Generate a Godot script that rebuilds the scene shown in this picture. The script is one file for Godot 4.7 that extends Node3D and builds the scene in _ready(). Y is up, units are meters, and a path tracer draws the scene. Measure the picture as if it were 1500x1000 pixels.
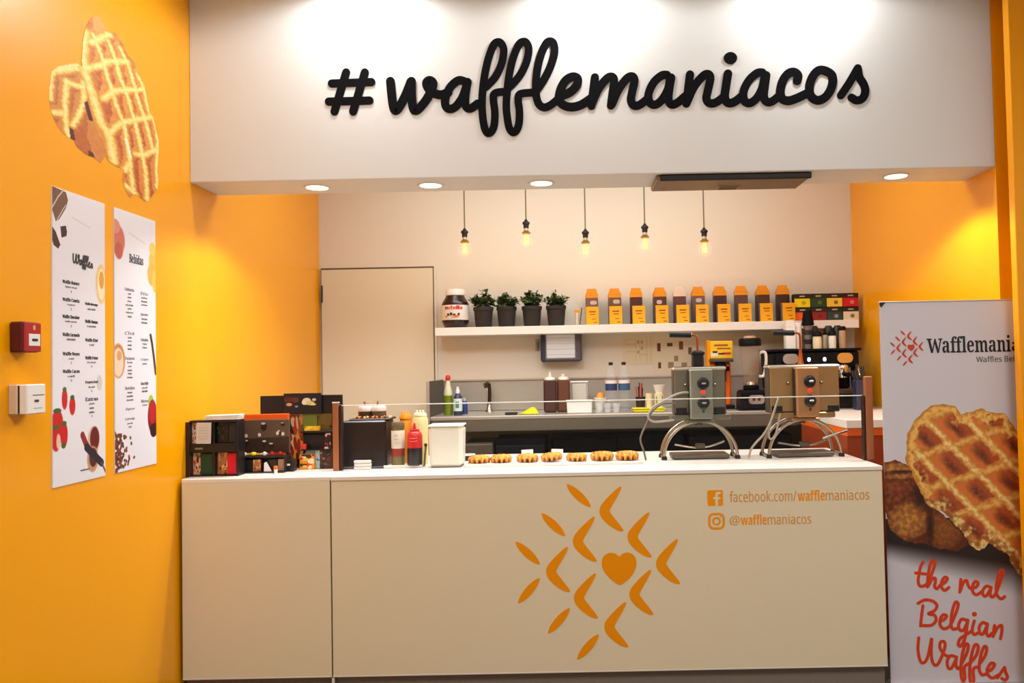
extends Node3D
# A waffle counter in a shopping centre: orange side walls, white fascia with black script lettering, front counter, back bar.

const WHITE_LIGHT := Color(0.975, 0.985, 0.99)
const WARM_LIGHT := Color(1.0, 0.86, 0.68)
const LEFT := -1.928      # face of the left wall
const RIGHT := 2.195      # face of the right wall
const BACK := -6.213      # face of the back wall
const FASCIA := -4.096    # face of the fascia
const TOP := 1.065        # front counter top
const BAR := 1.244        # back bar top
const SHELF := 1.8752     # top of the wall shelf

var mats := {}
var taken := {}
var rng := RandomNumberGenerator.new()


# ---------------------------------------------------------------- mesh building
class MB:
	var v := PackedVector3Array()
	var n := PackedVector3Array()
	var uv := PackedVector2Array()
	var c := PackedColorArray()
	var col := Color.WHITE
	var xf := Transform3D()
	var layer := 0.0      # strokes that cross lie a hair above one another

	func tri(p0: Vector3, p1: Vector3, p2: Vector3, n0: Vector3, n1: Vector3, n2: Vector3, t0 := Vector2.ZERO, t1 := Vector2.ZERO, t2 := Vector2.ZERO) -> void:
		var a := xf * p0
		var b := xf * p1
		var d := xf * p2
		var bs := xf.basis
		var m0 := (bs * n0).normalized()
		var m1 := (bs * n1).normalized()
		var m2 := (bs * n2).normalized()
		if (b - a).cross(d - a).dot(m0 + m1 + m2) > 0.0:
			v.append_array([a, d, b])
			n.append_array([m0, m2, m1])
			uv.append_array([t0, t2, t1])
		else:
			v.append_array([a, b, d])
			n.append_array([m0, m1, m2])
			uv.append_array([t0, t1, t2])
		c.append_array([col, col, col])

	func quad(a: Vector3, b: Vector3, d: Vector3, e: Vector3, nn: Vector3, ta := Vector2(0, 1), tb := Vector2(1, 1), td := Vector2(1, 0), te := Vector2(0, 0)) -> void:
		tri(a, b, d, nn, nn, nn, ta, tb, td)
		tri(a, d, e, nn, nn, nn, ta, td, te)

	func quad4(a: Vector3, b: Vector3, d: Vector3, e: Vector3, na: Vector3, nb: Vector3, nd: Vector3, ne: Vector3) -> void:
		tri(a, b, d, na, nb, nd, Vector2(0, 1), Vector2(1, 1), Vector2(1, 0))
		tri(a, d, e, na, nd, ne, Vector2(0, 1), Vector2(1, 0), Vector2(0, 0))

	# a box with chamfered edges; taper shrinks the top in x and z
	func box(at: Vector3, size: Vector3, bev := 0.0, taper := Vector2.ONE) -> MB:
		var h := size / 2.0
		var k := minf(bev, minf(h.x, minf(h.y, h.z)) * 0.9)
		var w := func(p: Vector3) -> Vector3:
			var f := (p.y + h.y) / maxf(size.y, 1e-6)
			return at + Vector3(p.x * lerpf(1.0, taper.x, f), p.y, p.z * lerpf(1.0, taper.y, f))
		for ax in 3:
			for s in [-1.0, 1.0]:
				var nn := Vector3.ZERO
				nn[ax] = s
				var u := Vector3.ZERO
				var t := Vector3.ZERO
				if ax == 0:
					u = Vector3(0, 0, -s)
					t = Vector3.UP
				elif ax == 1:
					u = Vector3.RIGHT
					t = Vector3(0, 0, -s)
				else:
					u = Vector3(s, 0, 0)
					t = Vector3.UP
				var hu := absf(u.dot(h)) - k
				var ht := absf(t.dot(h)) - k
				var o := nn * absf(nn.dot(h))
				quad(w.call(o - u * hu - t * ht), w.call(o + u * hu - t * ht), w.call(o + u * hu + t * ht), w.call(o - u * hu + t * ht), nn)
		if k <= 0.0:
			return self
		for ax in 3:
			var b1 := (ax + 1) % 3
			var b2 := (ax + 2) % 3
			for s1 in [-1.0, 1.0]:
				for s2 in [-1.0, 1.0]:
					var e := Vector3.ZERO
					e[ax] = h[ax] - k
					var p := Vector3.ZERO
					p[b1] = s1 * h[b1]
					p[b2] = s2 * (h[b2] - k)
					var q := Vector3.ZERO
					q[b1] = s1 * (h[b1] - k)
					q[b2] = s2 * h[b2]
					var nn := Vector3.ZERO
					nn[b1] = s1
					nn[b2] = s2
					quad(w.call(p - e), w.call(p + e), w.call(q + e), w.call(q - e), nn.normalized())
		for sx in [-1.0, 1.0]:
			for sy in [-1.0, 1.0]:
				for sz in [-1.0, 1.0]:
					var s := Vector3(sx, sy, sz)
					var nn := s.normalized()
					tri(w.call(s * (h - Vector3(0, k, k))), w.call(s * (h - Vector3(k, 0, k))), w.call(s * (h - Vector3(k, k, 0))), nn, nn, nn)
		return self

	# profile of (radius, height) from bottom to top, turned round y
	func lathe(at: Vector3, prof: Array, seg := 24, squash := 1.0) -> MB:
		var m := prof.size() - 1
		var sn: Array[Vector2] = []
		for i in m:
			var d: Vector2 = prof[i + 1] - prof[i]
			sn.append(Vector2(d.y, -d.x).normalized())
		for i in m:
			var lo := sn[i]
			var hi := sn[i]
			if i > 0 and sn[i - 1].dot(sn[i]) > 0.72:
				lo = (sn[i - 1] + sn[i]).normalized()
			if i < m - 1 and sn[i + 1].dot(sn[i]) > 0.72:
				hi = (sn[i + 1] + sn[i]).normalized()
			for k in seg:
				var a0 := TAU * k / seg
				var a1 := TAU * (k + 1) / seg
				var r0 := Vector3(sin(a0), 0, cos(a0) * squash)
				var r1 := Vector3(sin(a1), 0, cos(a1) * squash)
				var p: Vector2 = prof[i]
				var q: Vector2 = prof[i + 1]
				var up := Vector3.UP
				if p.x > 1e-6:
					tri(at + r0 * p.x + up * p.y, at + r1 * p.x + up * p.y, at + r1 * q.x + up * q.y, r0 * lo.x + up * lo.y, r1 * lo.x + up * lo.y, r1 * hi.x + up * hi.y)
				if q.x > 1e-6:
					tri(at + r0 * p.x + up * p.y, at + r1 * q.x + up * q.y, at + r0 * q.x + up * q.y, r0 * lo.x + up * lo.y, r1 * hi.x + up * hi.y, r0 * hi.x + up * hi.y)
		return self

	func tube(path: Array, r: float, seg := 8, caps := true) -> MB:
		var m := path.size()
		var rings := []
		var norms := []
		var side := Vector3.ZERO
		for i in m:
			var d: Vector3 = (path[mini(i + 1, m - 1)] - path[maxi(i - 1, 0)]).normalized()
			if side == Vector3.ZERO:
				side = d.cross(Vector3.UP if absf(d.y) < 0.9 else Vector3.RIGHT).normalized()
			side = (side - d * side.dot(d)).normalized()
			var up := d.cross(side)
			var ring := []
			var nr := []
			for k in seg:
				var a := TAU * k / seg
				var q := side * cos(a) + up * sin(a)
				nr.append(q)
				ring.append(path[i] + q * r)
			rings.append(ring)
			norms.append(nr)
		for i in m - 1:
			for k in seg:
				var j := (k + 1) % seg
				quad4(rings[i][k], rings[i][j], rings[i + 1][j], rings[i + 1][k], norms[i][k], norms[i][j], norms[i + 1][j], norms[i + 1][k])
		if caps:
			for e in [0, m - 1]:
				var d: Vector3 = (path[0] - path[1]).normalized() if e == 0 else (path[m - 1] - path[m - 2]).normalized()
				for k in seg:
					tri(path[e], rings[e][k], rings[e][(k + 1) % seg], d, d, d)
		return self

	# a flat outline pushed from z0 to z1
	func prism(poly: PackedVector2Array, z0: float, z1: float, uv_rect := Rect2()) -> MB:
		var idx := Geometry2D.triangulate_polygon(poly)
		var tex := func(p: Vector2) -> Vector2:
			return Vector2((p.x - uv_rect.position.x) / uv_rect.size.x, 1.0 - (p.y - uv_rect.position.y) / uv_rect.size.y) if uv_rect.size.x > 0 else Vector2.ZERO
		for i in range(0, idx.size(), 3):
			var a := poly[idx[i]]
			var b := poly[idx[i + 1]]
			var d := poly[idx[i + 2]]
			tri(Vector3(a.x, a.y, z1), Vector3(b.x, b.y, z1), Vector3(d.x, d.y, z1), Vector3.BACK, Vector3.BACK, Vector3.BACK, tex.call(a), tex.call(b), tex.call(d))
			tri(Vector3(a.x, a.y, z0), Vector3(b.x, b.y, z0), Vector3(d.x, d.y, z0), Vector3.FORWARD, Vector3.FORWARD, Vector3.FORWARD, tex.call(a), tex.call(b), tex.call(d))
		var turn := -1.0 if Geometry2D.is_polygon_clockwise(poly) else 1.0
		for i in poly.size():
			var a := poly[i]
			var b := poly[(i + 1) % poly.size()]
			var d := (b - a).normalized() * turn
			quad(Vector3(a.x, a.y, z0), Vector3(b.x, b.y, z0), Vector3(b.x, b.y, z1), Vector3(a.x, a.y, z1), Vector3(d.y, -d.x, 0), tex.call(a), tex.call(b), tex.call(b), tex.call(a))
		return self

	# a brush stroke of changing width with round ends, thickness z0..z1
	func stroke(pts: Array, wid: Array, z0: float, z1: float, closed := false) -> MB:
		var m := pts.size()
		var l: Array[Vector2] = []
		var r: Array[Vector2] = []
		var dirs: Array[Vector2] = []
		for i in m:
			var p0: Vector2 = pts[(i - 1 + m) % m] if closed else pts[maxi(i - 1, 0)]
			var p1: Vector2 = pts[(i + 1) % m] if closed else pts[mini(i + 1, m - 1)]
			var d := (p1 - p0).normalized()
			dirs.append(d)
			var w: float = wid[i] / 2.0
			l.append(pts[i] + Vector2(-d.y, d.x) * w)
			r.append(pts[i] + Vector2(d.y, -d.x) * w)
		var z := func(p: Vector2, h: float) -> Vector3: return Vector3(p.x, p.y, h)
		layer += 0.0001
		var top := z1 + layer
		for i in (m if closed else m - 1):
			var j := (i + 1) % m
			var zi := top + (m - i) * 0.000012
			quad(z.call(l[i], zi), z.call(r[i], zi), z.call(r[j], zi), z.call(l[j], zi), Vector3.BACK)
			var nl := Vector3(-dirs[i].y, dirs[i].x, 0)
			quad(z.call(l[i], z0), z.call(l[j], z0), z.call(l[j], z1), z.call(l[i], z1), nl)
			quad(z.call(r[i], z0), z.call(r[j], z0), z.call(r[j], z1), z.call(r[i], z1), -nl)
		if not closed:
			for e in [0, m - 1]:
				var d: Vector2 = -dirs[0] if e == 0 else dirs[m - 1]
				var w: float = wid[e] / 2.0
				var base := d.angle()
				for k in 8:
					var a0 := base - PI / 2 + PI * k / 8.0
					var a1 := base - PI / 2 + PI * (k + 1) / 8.0
					var p: Vector2 = pts[e] + Vector2.from_angle(a0) * w
					var q: Vector2 = pts[e] + Vector2.from_angle(a1) * w
					var ze := top - 0.00003
					tri(z.call(pts[e], ze), z.call(p, ze), z.call(q, ze), Vector3.BACK, Vector3.BACK, Vector3.BACK)
					var nn := Vector3(cos((a0 + a1) / 2), sin((a0 + a1) / 2), 0)
					quad(z.call(p, z0), z.call(q, z0), z.call(q, z1), z.call(p, z1), nn)
		return self

	func mesh() -> ArrayMesh:
		var arr := []
		arr.resize(Mesh.ARRAY_MAX)
		arr[Mesh.ARRAY_VERTEX] = v
		arr[Mesh.ARRAY_NORMAL] = n
		arr[Mesh.ARRAY_TEX_UV] = uv
		arr[Mesh.ARRAY_COLOR] = c
		var m := ArrayMesh.new()
		m.add_surface_from_arrays(Mesh.PRIMITIVE_TRIANGLES, arr)
		return m


# ---------------------------------------------------------------- printed pictures (flat print only)
class Pic:
	var im: Image
	var w: int
	var h: int
	var r := RandomNumberGenerator.new()

	func _init(ww: int, hh: int, c: Color) -> void:
		w = ww
		h = hh
		im = Image.create(w, h, false, Image.FORMAT_RGB8)
		im.fill(c)
		r.seed = 7

	func dot(x: int, y: int, c: Color, amp: float, a := 1.0) -> void:
		if x < 0 or y < 0 or x >= w or y >= h:
			return
		var k := 1.0 + r.randf_range(-amp, amp)
		var q := Color(clampf(c.r * k, 0, 1), clampf(c.g * k, 0, 1), clampf(c.b * k, 0, 1))
		im.set_pixel(x, y, im.get_pixel(x, y).lerp(q, a))

	# outline in 0..1 of the sheet
	func poly(pts: Array, c: Color, amp := 0.06) -> void:
		var pp := PackedVector2Array()
		var lo := Vector2(1e9, 1e9)
		var hi := -lo
		for p: Vector2 in pts:
			var q := Vector2(p.x * w, p.y * h)
			pp.append(q)
			lo = lo.min(q)
			hi = hi.max(q)
		for y in range(maxi(0, int(lo.y)), mini(h, int(hi.y) + 1)):
			for x in range(maxi(0, int(lo.x)), mini(w, int(hi.x) + 1)):
				if Geometry2D.is_point_in_polygon(Vector2(x + 0.5, y + 0.5), pp):
					dot(x, y, c, amp)

	func ell(cx: float, cy: float, rx: float, ry: float, c: Color, amp := 0.06, turn := 0.0, soft := 0.15) -> void:
		var q := maxf(rx * w, ry * h)
		var ex := rx * w
		var ey := ry * h
		for y in range(int(cy * h - q), int(cy * h + q) + 1):
			for x in range(int(cx * w - q), int(cx * w + q) + 1):
				var p := (Vector2(x + 0.5, y + 0.5) - Vector2(cx * w, cy * h)).rotated(-turn)
				var d := Vector2(p.x / ex, p.y / ey).length()
				if d < 1.0:
					dot(x, y, c, amp, clampf((1.0 - d) / soft, 0.0, 1.0))

	func line(pts: Array, width: float, c: Color, amp := 0.05, c2 := Color(0, 0, 0, 0)) -> void:
		for i in pts.size() - 1:
			var a := Vector2(pts[i].x * w, pts[i].y * h)
			var b := Vector2(pts[i + 1].x * w, pts[i + 1].y * h)
			var hw := width / 2.0
			var lo := a.min(b) - Vector2(hw, hw) * 1.3
			var hi := a.max(b) + Vector2(hw, hw) * 1.3
			for y in range(maxi(0, int(lo.y)), mini(h, int(hi.y) + 2)):
				for x in range(maxi(0, int(lo.x)), mini(w, int(hi.x) + 2)):
					var p := Vector2(x + 0.5, y + 0.5)
					var d := p.distance_to(Geometry2D.get_closest_point_to_segment(p, a, b))
					if d < hw:
						dot(x, y, c if c2.a == 0.0 else c.lerp(c2, d / hw), amp, clampf((hw - d) / 1.5, 0, 1))

	func tex() -> ImageTexture:
		return ImageTexture.create_from_image(im)


# ---------------------------------------------------------------- materials and nodes
func paint(key: String, c: Color, rough := 0.6, metal := 0.0, spec := 0.5) -> StandardMaterial3D:
	if not mats.has(key):
		var m := StandardMaterial3D.new()
		m.resource_name = key
		m.albedo_color = c
		m.roughness = rough
		m.metallic = metal
		m.metallic_specular = spec
		mats[key] = m
	return mats[key]


func glass(key: String, c: Color, alpha := 0.08, rough := 0.03) -> StandardMaterial3D:
	if not mats.has(key):
		var m := paint(key, Color(c.r, c.g, c.b, alpha), rough, 0.0, 0.22)
		m.transparency = BaseMaterial3D.TRANSPARENCY_ALPHA
	return mats[key]


func glow(key: String, c: Color, e: float) -> StandardMaterial3D:
	if not mats.has(key):
		var m := paint(key, c, 0.5)
		m.emission_enabled = true
		m.emission = c
		m.emission_energy_multiplier = e
	return mats[key]


func print_of(key: String, p: Pic, rough := 0.5) -> StandardMaterial3D:
	var m := paint(key, Color.WHITE, rough)
	m.albedo_texture = p.tex()
	m.texture_repeat = false
	return m


func rgb(r: int, g: int, b: int) -> Color:
	return Color8(r, g, b)


func numbered(called: String) -> String:
	var k: int = taken.get(called, 0)
	taken[called] = k + 1
	return called if k == 0 else "%s_%03d" % [called, k]


func thing(called: String, label: String, category: String, at := Vector3.ZERO, group := "", turn := 0.0) -> Node3D:
	var o := Node3D.new()
	o.name = numbered(called)
	add_child(o)
	o.position = at
	o.rotation.y = turn
	tag(o, label, category, group)
	return o


func tag(o: Node3D, label: String, category: String, group := "") -> void:
	o.set_meta("label", label)
	o.set_meta("category", category)
	if group != "":
		o.set_meta("group", group)


func part(parent: Node3D, called: String, m: MB, mat: Material, at := Vector3.ZERO, turn := Vector3.ZERO) -> MeshInstance3D:
	var o := MeshInstance3D.new()
	o.name = called
	o.mesh = m.mesh()
	o.material_override = mat
	parent.add_child(o, true)
	o.position = at
	o.rotation = turn
	return o


func struct(called: String, m: MB, mat: Material, label: String, category := "wall") -> MeshInstance3D:
	var o := part(self, called, m, mat)
	o.set_meta("kind", "structure")
	tag(o, label, category)
	return o


func dup(src: Node3D, at: Vector3, label: String, turn := 0.0) -> Node3D:
	var o: Node3D = src.duplicate()
	var base := String(src.name)
	o.name = numbered(base)
	add_child(o)
	o.position = at
	o.rotation.y = turn
	o.set_meta("label", label)
	return o


func text(parent: Node3D, called: String, words: String, at: Vector3, width: float, height: float, mat: Material, font := "Droid Sans", bold := false, thick := 0.0012, turn := Vector3.ZERO) -> MeshInstance3D:
	var t := TextMesh.new()
	var f := SystemFont.new()
	f.font_names = PackedStringArray([font])
	f.font_weight = 700 if bold else 400
	t.font = f
	t.text = words
	t.font_size = 48
	t.pixel_size = 0.01
	t.depth = 0.1
	t.curve_step = 1.0
	t.horizontal_alignment = HORIZONTAL_ALIGNMENT_LEFT
	t.vertical_alignment = VERTICAL_ALIGNMENT_BOTTOM
	var b := t.get_aabb()
	var o := MeshInstance3D.new()
	o.name = called
	o.mesh = t
	o.material_override = mat
	parent.add_child(o, true)
	var sx := width / maxf(b.size.x, 1e-4)
	var sy := height / maxf(b.size.y, 1e-4)
	o.rotation = turn
	o.scale = Vector3(sx, sy, thick / 0.1)
	o.position = at - Basis.from_euler(turn) * Vector3(b.position.x * sx, b.position.y * sy, 0)
	return o


func smooth(pts: Array, per := 6, closed := false) -> Array:
	var out := []
	var m := pts.size()
	var last := m if closed else m - 1
	for i in last:
		var a = pts[(i - 1 + m) % m] if closed else pts[maxi(i - 1, 0)]
		var b = pts[i]
		var c = pts[(i + 1) % m]
		var d = pts[(i + 2) % m] if closed else pts[mini(i + 2, m - 1)]
		for k in per:
			out.append(b.cubic_interpolate(c, a, d, float(k) / per))
	if not closed:
		out.append(pts[m - 1])
	return out


func brush(m: MB, pts: Array, width: float, z0: float, z1: float, off := Vector2.ZERO, closed := false) -> void:
	var s := smooth(pts, 6, closed)
	var wid := []
	var q := []
	for p: Vector2 in s:
		q.append(p - off)
		wid.append(width)
	m.stroke(q, wid, z0, z1, closed)


func rounded(w: float, h: float, r: float, seg := 5) -> PackedVector2Array:
	var p := PackedVector2Array()
	for k in 4:
		var cx: float = [1, -1, -1, 1][k] * (w / 2 - r)
		var cy: float = [1, 1, -1, -1][k] * (h / 2 - r)
		for i in seg + 1:
			p.append(Vector2(cx, cy) + Vector2.from_angle(PI / 2 * (k + float(i) / seg)) * r)
	return p


func mv(x: float, y: float) -> Vector2:
	return Vector2(x, y)


func spot(called: String, at: Vector3, energy: float, angle: float, size: float, c := WHITE_LIGHT, parent: Node3D = null, aim := Vector3(-PI / 2, 0, 0)) -> void:
	var l := SpotLight3D.new()
	l.name = called
	l.light_color = c
	l.light_energy = energy
	l.spot_angle = angle
	l.spot_angle_attenuation = 0.3
	l.spot_range = 12.0
	l.spot_attenuation = 2.0
	l.light_size = size
	l.shadow_enabled = true
	(parent if parent else self).add_child(l, true)
	l.position = at
	l.rotation = aim


func _ready() -> void:
	rng.seed = 42
	set_camera()
	set_lights()
	build_shell()
	build_fascia_lettering()
	build_soffit()
	build_left_wall_prints()
	build_counters()
	build_banner()
	build_shelf()
	build_back_bar()
	build_racks()
	build_sauces()
	build_waffles()
	build_irons()


# ---------------------------------------------------------------- camera, sky, light
func set_camera() -> void:
	var cam := Camera3D.new()
	cam.name = "camera"
	add_child(cam)
	var near := 0.05
	cam.set_frustum(2.0 * near * 500.0 / 1180.0, Vector2(-85.0 / 1180.0 * near, 0.0), near, 60.0)
	cam.keep_aspect = Camera3D.KEEP_HEIGHT
	var b := Basis.from_euler(Vector3(deg_to_rad(1.606), 0, 0)) * Basis(Vector3.BACK, deg_to_rad(-1.125))
	cam.transform = Transform3D(b, Vector3(0, 1.59, 0))
	cam.current = true
	var we := WorldEnvironment.new()
	we.name = "environment"
	var e := Environment.new()
	e.background_mode = Environment.BG_COLOR
	e.background_color = Color(0.02, 0.02, 0.02)
	e.tonemap_mode = Environment.TONE_MAPPER_LINEAR
	e.tonemap_exposure = 1.12
	e.sdfgi_enabled = true
	e.ssao_enabled = true
	e.ssil_enabled = true
	we.environment = e
	add_child(we)


func area(called: String, at: Vector3, size: Vector2, energy: float, c := WHITE_LIGHT) -> void:
	var l := AreaLight3D.new()
	l.name = called
	l.light_color = c
	l.light_energy = energy
	l.area_size = size
	l.area_range = 12.0
	l.area_attenuation = 2.0
	l.shadow_enabled = true
	add_child(l, true)
	l.position = at
	l.rotation = Vector3(-PI / 2, 0, 0)


func set_lights() -> void:
	var face := glow("panel glow", Color(1.0, 0.95, 0.88), 1.6)
	var frame := paint("light frame", rgb(225, 222, 216), 0.5)
	# unseen panels added to the mall and kitchen ceilings as general light
	for d in [["mall ceiling panel behind the viewer's left", Vector3(-0.6, 3.575, -0.9), Vector2(1.2, 1.2), 4.9], ["mall ceiling panel behind the viewer's right", Vector3(1.9, 3.575, -0.9), Vector2(1.2, 1.2), 4.9], ["kitchen ceiling panel above the back bar", Vector3(0.1, 3.375, -4.95), Vector2(2.6, 0.6), 2.8]]:
		var t := thing("added_ceiling_light", "unseen added square white %s" % d[0], "added ceiling light", d[1])
		part(t, "frame", MB.new().box(Vector3(0, 0.012, 0), Vector3(d[2].x + 0.08, 0.025, d[2].y + 0.08), 0.004), frame)
		part(t, "diffuser", MB.new().box(Vector3(0, -0.004, 0), Vector3(d[2].x, 0.008, d[2].y), 0.0), face)
		area("added_panel_lamp", d[1] + Vector3(0, -0.012, 0), d[2], d[3], WHITE_LIGHT if d[1].z > -2.0 else Color(0.93, 0.975, 1.0))
	# the row of spots that washes the top of the fascia, and one by the left wall
	var k := 0
	for d in [[Vector3(-1.01, 3.585, -3.9), "over the hash sign"], [Vector3(0.13, 3.585, -3.9), "over the middle of the lettering"], [Vector3(1.24, 3.585, -3.9), "over the end of the lettering"], [Vector3(-1.3, 3.585, -3.2), "beside the waffle sticker"]]:
		var t := thing("ceiling_spot", "round recessed spot in the mall ceiling %s" % d[1], "spotlight", d[0])
		part(t, "ring", MB.new().lathe(Vector3.ZERO, [mv(0.06, -0.004), mv(0.085, -0.006), mv(0.09, 0.0), mv(0.06, 0.004), mv(0.06, -0.004)]), frame)
		part(t, "lamp", MB.new().lathe(Vector3.ZERO, [mv(0.0, -0.002), mv(0.06, -0.002), mv(0.06, 0.004), mv(0, 0.004)]), glow("spot glow", Color(1, 0.95, 0.88), 8.0))
		spot("spot_lamp", Vector3(0, -0.02, 0), 0.62 if k < 3 else 0.45, 86.0, 0.06, WHITE_LIGHT, t)
		k += 1


# ---------------------------------------------------------------- the room
func build_shell() -> void:
	paint("menu ink", rgb(52, 46, 50), 0.5)
	paint("menu soft ink", rgb(128, 120, 122), 0.5)
	var orange := paint("orange wall paint", rgb(252, 168, 0), 0.27, 0.0, 0.46)
	var white := paint("white wall paint", rgb(224, 225, 223), 0.6)
	var cream := paint("cream wall paint", rgb(228, 219, 203), 0.6)
	var grey := paint("grey floor tile", rgb(86, 82, 78), 0.4)
	struct("wall_left", MB.new().box(Vector3(LEFT - 0.06, 1.75, -1.675), Vector3(0.12, 3.7, 9.35)), orange, "long glossy orange wall on the left, carrying stickers and menu posters")
	struct("wall_right", MB.new().box(Vector3(RIGHT + 0.2, 1.75, (FASCIA - 6.35) / 2), Vector3(0.4, 3.7, 6.35 + FASCIA)), orange, "orange side wall of the kitchen on the right")
	struct("wall_right_front", MB.new().box(Vector3(2.176 + 0.78, 1.75, -3.925), Vector3(1.56, 3.7, 0.05), 0.003), orange, "orange wall edge in front of the standing banner")
	struct("wall_back", MB.new().box(Vector3(0.2, 1.75, BACK - 0.07), Vector3(4.4, 3.7, 0.14)), cream, "cream back wall of the kitchen behind the shelf")
	struct("wall_side_mall", MB.new().box(Vector3(3.76, 1.75, -0.45), Vector3(0.12, 3.7, 6.9)), white, "white mall wall outside the picture on the right")
	struct("wall_behind", MB.new().box(Vector3(0.9, 1.75, 3.06), Vector3(5.7, 3.7, 0.12)), white, "white mall wall behind the viewer")
	struct("floor", MB.new().box(Vector3(0.9, -0.15, -1.65), Vector3(5.9, 0.1, 9.5)), grey, "dark grey tiled floor", "floor")
	struct("floor_raised", MB.new().box(Vector3(0.133, 0.05, -5.53), Vector3(4.12, 0.3, 1.36)), grey, "raised grey kitchen floor behind the counter", "floor")
	struct("ceiling", MB.new().box(Vector3(0.9, 3.65, -0.55), Vector3(5.9, 0.1, 7.3)), white, "white mall ceiling in front of the fascia", "ceiling")
	struct("ceiling_kitchen", MB.new().box(Vector3(0.133, 3.45, -5.38), Vector3(4.12, 0.1, 1.93)), white, "white kitchen ceiling behind the fascia", "ceiling")
	struct("wall_fascia", MB.new().box(Vector3((LEFT + RIGHT) / 2, 3.0785, (FASCIA - 4.42) / 2), Vector3(RIGHT - LEFT, 1.043, 0.324), 0.003), white, "white fascia beam above the counter carrying black script lettering")
	# the flush door in the back wall
	var d := thing("door_1", "flush cream door in the back wall beside the left orange wall", "door", Vector3(-1.478, 0.2, BACK))
	d.set_meta("kind", "structure")
	part(d, "frame", MB.new().box(Vector3(0, 1.083, 0.004), Vector3(0.872, 2.166, 0.008)), paint("door gap", rgb(96, 78, 52), 0.7))
	part(d, "door_leaf", MB.new().box(Vector3(0.0, 1.076, 0.014), Vector3(0.858, 2.152, 0.02), 0.002), paint("cream door laminate", rgb(228, 217, 190), 0.5))
	for y in [0.3, 1.05, 1.9]:
		part(d, "hinge", MB.new().lathe(Vector3(-0.424, y, 0.028), [mv(0, 0), mv(0.007, 0), mv(0.007, 0.13), mv(0, 0.13)], 10), paint("dark hinge steel", rgb(84, 70, 58), 0.4, 0.7))
	part(d, "handle", MB.new().tube(smooth([Vector3(0.37, 0.85, 0.02), Vector3(0.37, 0.85, 0.06), Vector3(0.35, 0.85, 0.07), Vector3(0.27, 0.85, 0.07)], 4), 0.009, 8), paint("brushed steel", rgb(178, 172, 162), 0.35, 0.9))
	struct("trim_1", MB.new().box(Vector3(-1.032, 1.28, BACK + 0.008), Vector3(0.02, 2.16, 0.016), 0.003), cream, "narrow cream strip at the right side of the back door", "trim")


# ---------------------------------------------------------------- black script letters on the fascia
func letters(t: Node3D, called: String, strokes: Array, width: float, z0: float, z1: float, mat: Material) -> MeshInstance3D:
	var m := MB.new()
	var off := Vector2(t.position.x, t.position.y)
	for s in strokes:
		if s[0] is String:      # a round blob
			var p := PackedVector2Array()
			for k in 20:
				p.append(s[1] - off + Vector2(cos(TAU * k / 20) * s[2], sin(TAU * k / 20) * s[3]))
			m.prism(p, z0, z1)
		else:
			brush(m, s, width, z0, z1, off)
	return part(t, called, m, mat)


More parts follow.
